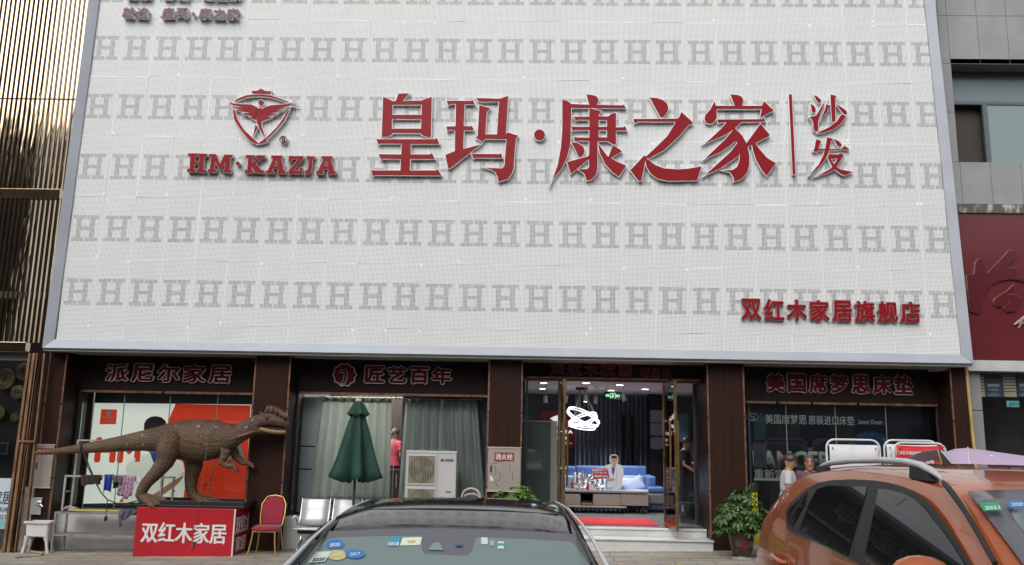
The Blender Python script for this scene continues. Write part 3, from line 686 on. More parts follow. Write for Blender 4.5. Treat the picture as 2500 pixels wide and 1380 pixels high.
# brushed characters in relief on the dark red board
M_REDB = M('dark_red_relief', (.10,.016,.022), .14)
K_ = (2340,480,3.45); F_['K'] = K_
raised('wall_sign', 'huge brushed character in dark red relief on the red board', 'sign',
 [('K', [[(60,665),(125,655),(132,600),(135,560),(160,525),(195,530),(215,570),(222,640),(235,650),(390,490),(415,455),(450,457),(485,480),(480,510),(440,545),(408,575),(405,600),(430,605),(480,605),(490,640),(480,670),(500,685),(560,688),(560,720),(430,695),(330,715),(270,740),(250,770),(190,860),(185,960),(165,990),(90,965)],
   [(310,925),(290,890),(300,860),(400,800),(440,760),(460,740),(455,770),(400,830),(450,825),(520,850),(510,880),(470,965),(400,970),(375,930),(440,880),(390,900),(350,930)]])], Y=.335, depth=.03, face=M_REDB, rim=.006, rimmat=M('polished_red_edge', (.45,.22,.20), .15, .4), loc=(2400,760))
raised('wall_sign', 'gold edged stroke of a second character cut by the view', 'sign',
 [('K', [[(465,1075),(560,1000),(580,990),(580,1010),(520,1058),(560,1060),(560,1072),(530,1070),(505,1110),(500,1105),(522,1062),(470,1082)]])], Y=.335, depth=.03, face=M('gold_stroke', (.6,.4,.3), .3, .6), rim=.003, loc=(2490,800))
# =================================================================== people
M_SKIN = Mat('warm_skin', (.38,.20,.125), .5, sss=0); M_SKIN.vary((.38,.20,.125), .12, 9); M_SKIN = M_SKIN.m
M_HAIRB = M('dark_brown_hair', (.045,.022,.014), .45, vary=.5, vs=30, stretch=(1,1,.2)); M_HAIRG = M('greying_hair', (.10,.09,.085), .5, vary=.5, vs=30)
M_EYE = M('dark_eye', (.01,.008,.008), .15); M_LIP = M('lip', (.35,.10,.08), .45)
def ell(c, rx, ry, n=14, fr=None):
    c = Vector(c); a, b = fr or (Vector((1,0,0)), Vector((0,1,0)))
    return [c + a*rx*math.cos(t)+b*ry*math.sin(t) for t in (2*math.pi*i/n for i in range(n))]
def person(label, foot, h, yaw, top, legs, hair, arms, head=(0,0), lean=0, cat='person', hairstyle='bun', group=None):
    """arms: for each side shoulder>elbow>wrist offsets in body space (x across, y back, z up)"""
    t = thing('person', label, cat, foot, group); k = h/1.65
    L = Matrix.Rotation(lean, 3, 'X'); Rz = Matrix.Rotation(yaw, 3, 'Z')
    def W(p, up=True):
        p = Vector(p)
        if up and p.z > .9: q = Vector((p.x,p.y,p.z-.9)); q = L@q; p = Vector((q.x,q.y,q.z+.9))
        return Vector(foot)+Rz@(p*k)
    def hd(p):                                    # head space: centre of the skull, face towards -y
        q = Matrix.Rotation(head[0],3,'Z')@(Matrix.Rotation(head[1],3,'X')@Vector(p)); return W(Vector((0,-.015,1.535))+q)
    b = MB()
    tor = [(.80,.155,.105,0),(.88,.165,.115,0),(.98,.135,.10,0),(1.08,.132,.095,-.005),(1.20,.150,.11,-.008),(1.30,.160,.10,0),(1.37,.150,.075,.005),(1.405,.075,.055,.005),(1.44,.052,.052,0),(1.49,.05,.05,-.005)]
    b.rings([[W(p) for p in ell((0,y,z), rx, ry)] for z,rx,ry,y in tor])
    hx = []
    for z,rx,ry,y in ((-.125,.028,.030,-.045),(-.105,.048,.055,-.03),(-.07,.062,.075,-.015),(-.02,.071,.088,0),(.03,.075,.094,.005),(.07,.068,.088,.008),(.105,.045,.06,.01),(.118,.015,.02,.01)):
        hx.append([hd(p) for p in ell((0,y,z), rx, ry)])
    b.rings(hx)
    b.rings([[hd(p) for p in ell((0,-.085-.006*i,.02-.018*i), .008+.003*i, .008+.004*i, 8)] for i in range(4)])     # nose
    for s in (-1,1): b.rings([[hd((s*(.070+.012*j),.012+.014*math.cos(a),-.005+.028*math.sin(a))) for a in (2*math.pi*i/8 for i in range(8))] for j in (0,1)])
    for s in (-1,1):                              # legs with knee and foot
        P = [((s*.085,0,.84),.085),((s*.088,-.005,.66),.075),((s*.085,-.01,.47),.054),((s*.085,.012,.30),.052),((s*.083,.015,.10),.034),((s*.083,.01,.05),.036)]
        b.tube([W(p,False) for p,_ in P], [r*k for _,r in P], 10)
        b.tube([W((s*.083,.04,.035),False),W((s*.088,-.06,.03),False),W((s*.092,-.16,.02),False)], [.035*k,.036*k,.022*k], 8)
    sh = []
    for s, (el, wr) in zip((-1,1), arms):
        S = Vector((s*.165,0,1.345)); E_ = S+Vector(el); Wr = E_+Vector(wr); d = (Wr-E_).normalized()
        P = [S+Vector((-s*.05,0,.0)), S, S.lerp(E_,.5), E_, E_.lerp(Wr,.4), Wr]
        b.tube([W(p) for p in P], [q*k for q in (.05,.052,.044,.036,.035,.024)], 10); sh.append((S,E_))
        up = Vector((0,0,1)); sd_ = d.cross(up)
        if sd_.length < .2: sd_ = Vector((1,0,0))*s
        sd_.normalize(); nn = d.cross(sd_)
        pm = Wr+d*.045
        b.rings([[W(Wr+d*q+sd_*(rx*math.cos(a))+nn*(.013*math.sin(a))) for a in (2*math.pi*i/10 for i in range(10))] for q,rx in ((-.005,.022),(.03,.034),(.07,.038),(.09,.036))])
        for f in range(4):
            o_ = sd_*(-.028+.0187*f); ln = (.062,.072,.068,.052)[f]; c0 = Wr+d*.088+o_
            b.tube([W(c0),W(c0+d*ln*.5-nn*.006),W(c0+d*ln*.85-nn*.022)], [.0085*k,.008*k,.0065*k], 6)
        c0 = Wr+d*.025-sd_*.03; b.tube([W(c0),W(c0-sd_*.025+d*.02),W(c0-sd_*.032+d*.05)], [.0105*k,.0095*k,.008*k], 6)
    obj('body', b, M_SKIN, t, remesh=.0095*k, smoothmod=2)
    s_ = MB()
    for i,(z,rx,ry,y) in enumerate(tor[1:7]): pass
    s_.rings([[W(p) for p in ell((0,y,z), rx+.022, ry+.022)] for z,rx,ry,y in tor[1:7]]+[[W(p) for p in ell((0,.006,1.395), .095, .07)]])
    for (S,E_),s in zip(sh,(-1,1)):
        P = [S+Vector((-s*.06,0,.0)), S, S.lerp(E_,.35), S.lerp(E_,.62)]
        s_.tube([W(p) for p in P], [q*k for q in (.062,.066,.062,.062)], 12)
    obj('shirt', s_, top, t, remesh=.011*k, smoothmod=3)
    p_ = MB(); p_.rings([[W(p) for p in ell((0,0,z), rx, ry)] for z,rx,ry in ((.80,.172,.125),(.86,.175,.128),(.93,.165,.12),(.98,.15,.115))])
    for s in (-1,1): p_.tube([W((s*.085,0,.84),False),W((s*.088,-.005,.66),False),W((s*.085,-.01,.47),False),W((s*.085,.01,.28),False),W((s*.083,.012,.10),False)], [q*k for q in (.098,.09,.072,.066,.055)], 12)
    obj('trousers', p_, legs, t, remesh=.012*k, smoothmod=3)
    f_ = MB()
    for s in (-1,1): f_.tube([W((s*.083,.05,.04),False),W((s*.088,-.06,.036),False),W((s*.092,-.17,.026),False)], [.044*k,.044*k,.03*k], 10)
    obj('shoe', f_, M('dull_shoe', (.05,.045,.05), .6), t, smooth=50)
    hr = MB(); rows = []
    for i in range(9):
        a = math.pi/2 - i*math.pi/2/8*1.18; R0 = []
        for j in range(20):
            q = 2*math.pi*j/20; fr_ = max(0, -math.sin(q))            # lift the hairline over the face
            aa = max(a, -.25 + fr_*.95); R0.append(hd((.083*math.cos(aa)*math.cos(q), .008+.106*math.cos(aa)*math.sin(q), .022+.108*math.sin(aa))))
        rows.append(R0)
    hr.rings(rows, True, False)
    if hairstyle == 'bun': hr.rings([[hd(p) for p in ell((0,.125+.004*i,.0-.018*i), r, r*.8)] for i,r in enumerate((.012,.032,.038,.032,.012))]); 
    if hairstyle == 'tail': hr.tube([hd((0,.10,.01)),hd((0,.135,-.02)),hd((0,.14,-.09)),hd((0,.125,-.15))], [.03*k,.034*k,.028*k,.012*k], 10)
    obj('hair', hr, hair, t, smooth=60, solid=.012)
    e_ = MB()
    for s in (-1,1): e_.ball(hd((s*.031,-.079,.022)), .011*k, n=8, m=6)
    obj('eyes', e_, M_EYE, t); m_ = MB(); m_.ball(hd((0,-.073,-.062)), .024*k, .010*k, .006*k, 10, 6, Rz.to_4x4()@Matrix.Rotation(head[0],4,'Z')); obj('mouth', m_, M_LIP, t)
    bw = MB()
    for s in (-1,1): bw.tube([hd((s*.014,-.084,.043)),hd((s*.032,-.083,.049)),hd((s*.05,-.070,.043))], .005*k, 6)
    obj('eyebrows', bw, hair, t)
    return t
# =================================================================== plants
def leafmat(name, a, b):
    m = Mat(name, a, .35); n = m.node('ShaderNodeNewGeometry'); r = X(m.nt, n.outputs['Random Per Island'])
    m.set(col=m.mix(r, a, b)); m.b.inputs['Subsurface Weight'].default_value = 0; return m.m
M_LEAF = leafmat('glossy_green_leaf', (.020,.055,.014), (.075,.165,.03)); M_LEAF2 = leafmat('fresh_green_leaf', (.04,.10,.016), (.12,.25,.04))
M_STEM = M('woody_stem', (.12,.085,.05), .7)
def umbrella_plant(name, label, base, r, zlo, zhi, n, mat, seed, potfn=None, bare=0):
    q = random.Random(seed); t = thing(name, label, 'plant', base)
    B = Vector(base); lf = MB(); st = MB()
    for i in range(n):
        a = q.uniform(0, 2*math.pi); rr = r*math.sqrt(q.uniform(.03,1)); f = 1-(rr/r)**2*.55
        z = zlo+(zhi-zlo)*q.uniform(.05,1)*f; c = B+Vector((rr*math.cos(a), rr*math.sin(a)*.8, z))
        foot = B+Vector((rr*.12*math.cos(a), rr*.12*math.sin(a), zlo*.72)); mid = foot.lerp(c,.55)+Vector((0,0,.06))
        st.tube([foot, mid, c], [.008,.006,.003], 5)
        out = Vector((math.cos(a), math.sin(a), .0)); tilt = q.uniform(.1,.8)
        ax = (Vector((0,0,1))*(1-tilt*.5)+out*tilt).normalized(); u = ax.orthogonal().normalized(); v = ax.cross(u)
        m = q.choice((7,8,8,9)); ph = q.uniform(0,6); ln0 = q.uniform(.075,.125)
        for k in range(m):
            an = ph+2*math.pi*k/m; d = (u*math.cos(an)+v*math.sin(an)); s = ax.cross(d); ln = ln0*q.uniform(.85,1.1); dr = q.uniform(.02,.055)
            p0 = c+d*.018; w_ = ln*.19
            pts = [p0, p0+d*ln*.35+s*w_-ax*dr*.15, p0+d*ln*.72+s*w_*1.1-ax*dr*.55, p0+d*ln-ax*dr, p0+d*ln*.72-s*w_*1.1-ax*dr*.55, p0+d*ln*.35-s*w_-ax*dr*.15]
            md = p0+d*ln*.5-ax*(dr*.3+.008)
            V = [lf.bm.verts.new(p) for p in pts]+[lf.bm.verts.new(md)]
            for e in range(6): lf.bm.faces.new((V[e], V[(e+1)%6], V[6])).smooth = True
    for i in range(bare):
        a = q.uniform(-.5,1.2); foot = B+Vector((.05,0,zlo*.9)); tip = B+Vector((.10+.10*math.sin(a), .0, zhi*q.uniform(.85,1.06)))
        st.tube([foot, foot.lerp(tip,.5)+Vector((q.uniform(-.03,.03),0,.03)), tip], [.009,.007,.004], 6)
        for k in range(4):
            c = tip-Vector((0,0,.03*k)); d = Vector((q.uniform(-1,1),q.uniform(-1,1),q.uniform(-.6,.2))).normalized(); s = d.cross(Vector((0,0,1))).normalized()
            lf.face([c, c+d*.06+s*.018, c+d*.11-Vector((0,0,.03)), c+d*.06-s*.018])
    obj('stem', st, M_STEM, t); obj('foliage', lf, mat, t, fix=False)
    if potfn: potfn(t, B)
    return t
# =================================================================== dinosaur on its box
DY = -.10
M_BOXR = M('red_printed_vinyl', (.42,.012,.022), .35, vary=.15, vs=1.5); M_LETW = M('white_print', (.66,.66,.65), .5); M_EDGE = M('white_box_edge', (.6,.6,.58), .5)
bx0, bx1 = X0(329,1300,-.5), X0(571.5,1300,-.5); bzt = Zz(450,1241,-.5); bzb = gz(bx0)-.05; by1 = .40
box = thing('display_box', 'red box lettered in white that carries the dinosaur', 'box', ((bx0+bx1)/2, -.05, bzb))
obj('panel', MB().box((bx0,-.5,bzb),(bx1,by1,bzt)), M_BOXR, box, bevel=.004)
obj('edge_strip', MB().box((bx1-.022,-.5025,bzb),(bx1+.0025,-.485,bzt+.002)), M_EDGE, box)
f, _ = wpx('双红木家居', 344, 1276, 553, 1328, -.5, depth=.002, bold=.03); obj('lettering', f, M_LETW, box)
H_ = bzt-bzb
f, _ = write('双红木', (bx1,-.5+.06,bzb+H_*.50), (0,.76,0), (0,0,.36*H_), depth=.003, bold=.025, lift=.001); obj('lettering', f, M_LETW, box)
f, _ = write('家居', (bx1,-.5+.12,bzb+H_*.16), (0,.50,0), (0,0,.30*H_), depth=.003, bold=.025, lift=.001); obj('lettering', f, M_LETW, box)
def dinoskin():
    m = Mat('painted_rubber_hide', (.1,.06,.04), .55)
    x, y, z = m.xyz()
    base = m.mix(m.noise(3, 6, .65).smooth(.3,.7), (.056,.028,.016), (.128,.066,.037))
    belly = m.mix(m.noise(4, 3), (.11,.075,.03), (.17,.12,.05))
    c = m.mix(z.smooth(-.12,.32)*-1.0+1.0, base, m.mix(.35, base, belly))
    v = m.node('ShaderNodeTexVoronoi'); v.inputs['Scale'].default_value = 5.6; v.inputs['Randomness'].default_value = .75
    m.nt.links.new(m.co('Object', (1,.5,1)), v.inputs['Vector']); d = X(m.nt, v.outputs['Distance'])
    up = (z > -.12)
    sp = (d < .17)*up; rg_ = d.rng(.17,.23)*up
    c = m.mix(sp, m.mix(rg_, c, (.035,.022,.018)), (.20,.165,.15)); m.set(col=c)
    a = m.noise(9, 5, .6, (1,1,2.6)); b = m.noise(42, 3, .6)
    g = m.noise(16, 4, .6, (2.6,1,1)); m.bump(a+b*.45+g*.5, .9, .035); return m.m
M_DINO = dinoskin(); M_CREST = M('reddish_crest', (.115,.050,.032), .55, vary=.5, vs=14, bump=.3, bs=30)
dino = thing('dinosaur_statue', 'brown crested dinosaur statue with pale spots on a red box', 'dinosaur', at(450,1075,DY))
def dz(px, py, y=DY): return at(px, py, y)
def loft(mb, st, yc=DY, n=20, sq=1.0):
    R = []
    for px, tp, bt, hw in st:
        a, b = dz(px,tp,yc), dz(px,bt,yc); c = (a+b)/2; h = (a-b).length/2
        R.append([Vector((c.x, yc+hw*math.sin(t), c.z+h*math.cos(t))) for t in (2*math.pi*i/n for i in range(n))])
    mb.rings(R)
b = MB()
loft(b, [(83,1102,1107,.012),(108,1099,1109,.03),(130,1096,1110,.045),(190,1085,1108,.075),(248,1074,1105,.10),(297,1063,1103,.13),(350,1050,1101,.17),(385,1041,1104,.21),(410,1033,1112,.25),(440,1026,1123,.28),(467,1023,1126,.29),(500,1024,1127,.28),(530,1027,1121,.26),(554,1034,1111,.22),(575,1036,1095,.17),(597,1025,1078,.13),(617,1015,1067,.115),(636,1011,1061,.115)])
loft(b, [(630,1013,1046,.10),(642,1008,1044,.125),(658,1007,1042,.13),(674,1012,1042,.12),(690,1020,1045,.10),(702,1028,1047,.07),(707,1034,1044,.03)])
loft(b, [(630,1040,1061,.10),(650,1045,1061,.11),(675,1049,1061,.09),(694,1051,1061,.07),(700,1054,1059,.04)])
for s in (-1,1):                                      # brow and cheek
    b.ball(dz(657,1018)+Vector((0,s*.10,0)), .07,.04,.035); b.ball(dz(692,1028)+Vector((0,s*.06,0)), .05,.03,.04)
def limb(pts, yc):
    b.tube([dz(x,y,yc) if len(p)==3 else dz(x,y,yc)+Vector((0,p[3],0)) for p in pts for x,y in [(p[0],p[1])]], [p[2] for p in pts], 14)
NY, FY = DY-.23, DY+.22
limb([(420,1052,.13),(417,1075,.205,.02),(410,1103,.195),(402,1130,.15),(380,1156,.118),(358,1179,.100),(347,1197,.092),(342,1210,.082),(347,1219,.07)], NY)
for ex,ey,oy in ((386,1236,-.16),(404,1222,.02),(395,1231,-.07)): limb([(345,1212,.075),((345+ex)/2+2,(1212+ey)/2+1,.062,oy*.5),(ex-4,ey-2,.045,oy),(ex+2,ey,.022,oy)], NY)
limb([(462,1070,.17),(470,1105,.175),(474,1138,.15),(467,1168,.118),(466,1192,.10),(472,1210,.09),(480,1218,.075)], FY)
for ex,ey,oy in ((530,1223,.05),(522,1228,-.08),(512,1231,-.16)): limb([(474,1212,.08),((474+ex)/2,(1213+ey)/2,.062,oy*.5),(ex-6,ey-1,.04,oy),(ex,ey,.02,oy)], FY)
for pts,yc in (([(552,1098,.09),(548,1115,.075),(541,1131,.062),(556,1137,.055),(571,1138,.046),(577,1146,.04)],DY-.19),([(568,1098,.09),(578,1118,.07),(590,1128,.055),(606,1131,.048),(617,1137,.04)],DY+.16)):
    limb(pts, yc); lx, ly = pts[-1][:2]
    for o_,l_ in ((-.03,9),(.0,11),(.03,8)): b.tube([dz(lx,ly,yc),dz(lx+3,ly+l_*.5,yc)+Vector((0,o_,0)),dz(lx+2,ly+l_,yc)+Vector((0,o_*1.3,0))], [.024,.02,.010], 8)
for k in range(7):                                    # skin folds along neck and flank
    a = dz(570+k*9, 1074-k*3.2, DY)+Vector((0,-.155+k*.006,0)); b.ball(a, .055,.02,.012)
for s in (-1,1):
    for k in range(10): b.ball(dz(345+k*4.3,1215+k*2.2,NY)+Vector((0,-.03*k*.1-.065,0)), .013)
obj('body', b, M_DINO, dino, remesh=.0125, smoothmod=2)
c = MB(); ridge = [(643,1009,1013),(648,1000,1013),(653,993,1013),(660,989.5,1014),(668,991,1015),(676,994,1016),(684,999,1018),(692,1004,1021),(699,1012,1026),(703,1020,1030)]
loft(c, [(x,t_,b_2,.055 if 645<x<700 else .025) for x,t_,b_2 in ridge], n=14)
for s in (-1,1):
    for px,py,tl in ((655,1001,.25),(666,1001,.15),(677,1004.5,-.05),(687,1009,-.25),(695,1015,-.4)): c.ball(dz(px,py)+Vector((0,s*.055,0)), .034,.028,.072,M=Matrix.Rotation(tl,4,'Y'))
c.rings([[dz(640-2.2*i,1012-3.6*i,DY)+Vector((.03*math.cos(t)*(1-i/3.3),.045*math.sin(t)*(1-i/3.2),0)) for t in (2*math.pi*j/8 for j in range(8))] for i in range(4)])
obj('crest', c, M_CREST, dino, remesh=.011, smoothmod=2)
e = MB()
for s in (-1,1): e.ball(dz(658,1022.5)+Vector((0,s*.125,0)), .024)
obj('eye', e, M('dark_glass_eye', (.02,.012,.008), .08), dino, smooth=60)
j = MB(); P = [(640,1043.5),(667,1042.5),(690,1045.5),(701,1048),(700,1052),(676,1048.5),(650,1045)]
j.prism([dz(x,y)+Vector((0,-.075,0)) for x,y in P], (0,.15,0)); obj('mouth', j, M('black_mouth', (.01,.006,.005), .5), dino)
lp = MB(); lp.tube([dz(640,1048)+Vector((0,-.105,0)),dz(662,1053)+Vector((0,-.10,0)),dz(684,1056)+Vector((0,-.085,0)),dz(699,1055.5)+Vector((0,-.05,0))], .038, 8)
obj('lower_lip', lp, M('tan_lip', (.26,.15,.06), .5, vary=.4, vs=20), dino, smooth=60)
cl = MB()
for yc,tt in ((NY,((388,1237,-.17),(406,1223,.02),(397,1232,-.07))),(FY,((533,1224,.05),(525,1229,-.08)))):
    for x,y,o_ in tt: cl.rings([[dz(x-2+3*i,y+.4*i,yc)+Vector((0,o_+r*math.cos(t),r*math.sin(t)*.8)) for t in (2*math.pi*k/8 for k in range(8))] for i,r in enumerate((.024,.018,.004))])
obj('claw', cl, M('grey_claw', (.12,.09,.07), .4), dino)
tb = MB(); x0_, x1_ = X0(338,1232,DY-.3), X0(597,1232,DY-.3); zt0 = bzt+.004
tb.box((x0_,-.42,zt0),(x1_,.30,zt0+.035)).box((x0_,-.42,zt0+.035),(x1_,-.39,zt0+.11)).box((x0_,.27,zt0+.035),(x1_,.30,zt0+.11)).box((x1_-.03,-.39,zt0+.035),(x1_,.27,zt0+.11))
obj('base_tray', tb, M_DARK, dino, bevel=.005)
# cable drooping from the tail, and the guide wire over the back
cb = MB(); q = [dz(x,y,DY-.06) for x,y in ((198,1088),(204,1108),(214,1138),(230,1172),(246,1202),(262,1220),(285,1229),(310,1229),(340,1222))]
cb.tube(q, .011, 8); cb.tube([dz(x,y,DY-.08) for x,y in ((198,1086),(210,1118),(226,1158),(240,1188))], .009, 8)
cb.tube([dz(262,1220,DY-.06),dz(261,1240,DY-.06),dz(259,1262,DY-.06)], .008, 8); cb.ball(dz(258,1266,DY-.06), .03,.03,.05)
cb.tube([dz(198,1083,DY-.085),dz(196.5,1096,DY-.10),dz(198,1110,DY-.085)], .012, 8)
o = obj('power_cable', cb, M('black_cable', (.02,.02,.022), .45), smooth=60); tag(o, 'black cable drooping from the dinosaur tail to its base', 'cable')
gw = MB(); gw.tube([dz(576,1037,DY),dz(556,1038,DY-.20),dz(530,1043,DY-.24),dz(514,1048,DY-.28),dz(508,1075,DY-.30)], .005, 6); gw.tube([dz(508,1075,DY-.30),dz(497,1150,DY-.34),dz(484,1240,-.52),dz(470,1318,-.52)], .0035, 6); gw.box(tuple(dz(470,1338,-.52)-Vector((.018,.01,0))), tuple(dz(470,1322,-.52)+Vector((.018,.01,0))))
tag(obj('hanging_wire', gw, M('dull_wire', (.12,.10,.09), .5)), 'thin wire hanging from the dinosaur shoulder down over the red box', 'wire')
# =================================================================== poster light box in the first window
LY = 1.12; M_PW = M('poster_white', (.66,.68,.65), .6)
def lit(name, col, e): 
    m = Mat(name, col, .4, em=col, ems=e); return m.m
M_PWL = lit('lit_poster_white', (.76,.78,.70), .62); M_PRL = lit('lit_poster_red', (.72,.050,.018), .42); M_PRD = lit('lit_poster_dark', (.022,.02,.02), .1); M_PSK = lit('lit_poster_skin', (.62,.32,.17), .2); M_PSH = lit('lit_poster_cream', (.74,.73,.64), .5); M_PBL = lit('lit_poster_blue', (.03,.09,.42), .2)
def flat(pts, Y, d=.004): return MB().prism([at(x,y,Y) for x,y in pts], (0,d,0))
pst = thing('poster', 'back lit red and white poster of a man pointing, behind the dinosaur', 'poster', at(420,1225,LY))
obj('light_box', flat([(203,1230),(231,984),(613,988),(599,1221)], LY, .1), M_PWL, pst)
obj('red_field', flat([(612,990),(429,986),(418,1010),(405,1045),(398,1090),(396,1150),(404,1190),(430,1222),(598,1220)], LY-.004), M_PRL, pst)
obj('red_field', flat([(290,1226),(303,1210),(312,1226)], LY-.004), M_PRL, pst)
sh_ = [(300,1227),(310,1175),(306,1138),(325,1120),(352,1108),(392,1106),(430,1112),(447,1130),(452,1160),(478,1158),(478,1180),(450,1196),(446,1224)]
obj('printed_jacket', flat(sh_, LY-.008), M_PSH, pst)
obj('printed_tee', flat([(366,1105),(390,1104),(384,1140),(374,1128)], LY-.012), M_PBL, pst)
obj('printed_face', flat([(358,1100),(353,1050),(356,1032),(402,1032),(408,1060),(398,1090),(390,1110),(372,1112)], LY-.011), M_PSK, pst)
obj('printed_arm', flat([(366,1212),(392,1196),(420,1176),(447,1160),(449,1156),(430,1163),(450,1153),(446,1168),(432,1184),(405,1204),(378,1222)], LY-.014), M_PSK, pst)
obj('printed_hair', flat([(351,1048),(352,1034),(358,1024),(368,1018),(380,1016),(394,1019),(404,1028),(409,1046),(400,1052),(360,1056)], LY-.015), M_PRD, pst)
f, _ = wpx('HM', 232, 1068, 344, 1131, LY-.006, depth=.003, bold=.05); obj('lettering', f, M_PRL, pst)
f, _ = wpx('A', 556, 1078, 603, 1134, LY-.008, depth=.003, bold=.05); wpx('KAZJ', 470, 1078, 550, 1134, LY-.008, depth=.003, bold=.05, mb=f); obj('lettering', f, M_PW, pst)
lb = flat([(243,1036),(247,999),(286,1000),(283,1036)], LY-.006); obj('badge', lb, M_PRL, pst)
f, _ = wpx('HM·KAZJA', 248, 1017, 281, 1024, LY-.011, depth=.002, bold=.03); wpx('皇玛康之家', 254, 1026, 276, 1030, LY-.011, depth=.002, mb=f)
f.add(bpy.data.meshes.new('x')); 
for q_ in ([(257,1006),(265,1003),(273,1006),(270,1012),(265,1015),(260,1012)],): f.prism([at(x,y,LY-.011) for x,y in q_], (0,.002,0))
obj('badge_print', f, M_PW, pst)
sg = MB()
for s_ in ([(484,1178),(492,1168),(496,1174),(504,1166),(512,1162)],[(483,1186),(497,1182),(512,1176),(517,1170),(510,1169)],[(486,1192),(500,1186),(514,1183)],[(494,1188),(505,1180),(498,1190),(510,1184)]): sg.tube([at(x,y,LY-.008) for x,y in s_], .005, 5)
wpx('代言人', 486, 1192, 514, 1198, LY-.008, depth=.002, mb=sg); obj('signature', sg, M_PW, pst)
# =================================================================== hydrant cabinets, tap, sink, hose
def rusty(name, seed):
    m = Mat(name, (.5,.48,.44), .6); a = m.noise(5+seed, 6, .7).smooth(.60,.70); b = m.noise(1.3,4).smooth(.2,.9)
    m.set(col=m.mix(a, m.mix(b, (.25,.225,.20), (.36,.335,.30)), (.20,.085,.045))); return m.m
M_RUST = rusty('stained_cream_metal', 0); M_TAG = M('faded_red_plate', (.32,.045,.02), .5, vary=.5, vs=14)
def cabinet(label, l, tt, r, b_, tl, tt2, tr, tb2):
    xa, xb = X0(l,(tt+b_)/2,YP), X0(r,(tt+b_)/2,YP); za, zb = Zz((l+r)/2,b_,YP), Zz((l+r)/2,tt,YP)
    c_ = thing('hydrant_cabinet', label, 'cabinet', ((xa+xb)/2,YP,za))
    obj('door', MB().box((xa,YP-.035,za),(xb,YP-.003,zb)), M_RUST, c_, bevel=.004)
    fr = MB().box((xa-.012,YP-.045,zb),(xb+.012,YP-.002,zb+.018)).box((xa-.012,YP-.045,za-.02),(xb+.012,YP-.002,za)); obj('frame', fr, M('pale_cabinet_edge', (.45,.42,.38), .5), c_)
    x0_, x1_ = X0(tl,tt2,YP-.04), X0(tr,tt2,YP-.04); z1_, z0_ = Zz((tl+tr)/2,tt2,YP-.04), Zz((tl+tr)/2,tb2,YP-.04)
    pl = obj('name_plate', MB().box((x0_,YP-.039,z0_),(x1_,YP-.0355,z1_)), M_TAG, c_)
    f, _ = write('消火栓', (x0_+.02,YP-.039,z0_+.02), (x1_-x0_-.04,0,0), (0,0,z1_-z0_-.04), depth=.002, bold=.02); obj('lettering', f, M_LETW, pl)
    h_ = MB().box((xa+.045,YP-.038,za+(zb-za)*.42),(xa+.075,YP-.034,za+(zb-za)*.58)); obj('handle', h_, M_DARK, c_)
    return c_
hc = cabinet('stained cream hydrant cabinet on the pillar between the curtains and the entrance', 1191, 1094, 1271, 1198, 1207, 1105, 1255, 1126)
sk = MB()
for s_ in ([(1200,1134),(1215,1128),(1228,1127)],[(1208,1136),(1211,1154),(1208,1160)],[(1214,1152),(1221,1156),(1221,1172),(1214,1174)],[(1209,1174),(1213,1186),(1219,1190)],[(1244,1136),(1246,1150)],[(1250,1152),(1252,1172)]):
    sk.tube([at(x,y,YP-.036) for x,y in s_], .004, 5)
obj('stain', sk, M('brown_drip_stain', (.13,.08,.055), .8), hc)
obj('torn_sticker', flat([(1196,1163),(1200,1161),(1203,1168),(1205,1172),(1200,1175),(1196,1173)], YP-.037, .001), M_LETW, hc)
cabinet('rust streaked hydrant cabinet behind the tip of the dinosaur tail', 84, 1087, 130, 1189, 88, 1094, 129, 1110)
SY = .16
bb = thing('tap_board', 'white wall board with a steel tap above the small sink', 'tap', at(80,1255,SY))
obj('board', MB().box(tuple(at(58,1256,SY)),tuple(at(103,1215,SY)+Vector((0,.02,0)))), M('grimy_white_plastic', (.50,.49,.46), .5, vary=.25, vs=5), bb, bevel=.004)
tp = MB(); a = at(92,1232,SY); tp.tube([a, a+Vector((.02,-.05,0)), a+Vector((.10,-.07,.005)), a+Vector((.135,-.07,-.03))], .013, 8); tp.tube([a+Vector((.05,-.06,0)),a+Vector((.05,-.06,.05))], .01, 8); tp.tube([a+Vector((.02,-.06,.055)),a+Vector((.09,-.06,.055))], .008, 6)
obj('tap', tp, M_STEEL, bb, smooth=50)
pp = MB(); pp.tube([at(72,1256,SY+.03),at(70,1290,SY+.03),at(68,1330,SY+.03)], .025, 10); pp.tube([at(74,1180,SY+.03),at(73,1215,SY+.03)], .02, 8); obj('pipe', pp, M_EDGE, bb, smooth=60)
snk = thing('sink', 'small white plastic wash basin on splayed legs', 'sink', at(88,1335,-.05))
sx0, sx1, sy0, sy1 = X0(56,1280,-.15), X0(121,1280,-.15), -.15, .13
zt_, zb2, zf = Zz(88,1274,-.15), Zz(88,1313,-.15), gz(sx0)
w_ = MB()
def rr_(x0,x1,y0,y1,z,r=.05,n=5):
    P = []
    for cx,cy,a0 in ((x1-r,y1-r,0),(x0+r,y1-r,90),(x0+r,y0+r,180),(x1-r,y0+r,270)):
        for i in range(n): a = R_(a0+90*i/(n-1)); P.append(Vector((cx+r*math.cos(a), cy+r*math.sin(a), z)))
    return P
w_.rings([rr_(sx0+.07,sx1-.07,sy0+.06,sy1-.06,zb2+.0),rr_(sx0+.035,sx1-.035,sy0+.03,sy1-.03,zb2+.02),rr_(sx0+.02,sx1-.02,sy0+.02,sy1-.02,zt_-.03),rr_(sx0-.01,sx1+.01,sy0-.01,sy1+.01,zt_-.028),rr_(sx0-.01,sx1+.01,sy0-.01,sy1+.01,zt_),rr_(sx0+.025,sx1-.025,sy0+.025,sy1-.025,zt_),rr_(sx0+.06,sx1-.06,sy0+.06,sy1-.06,zb2+.05)])
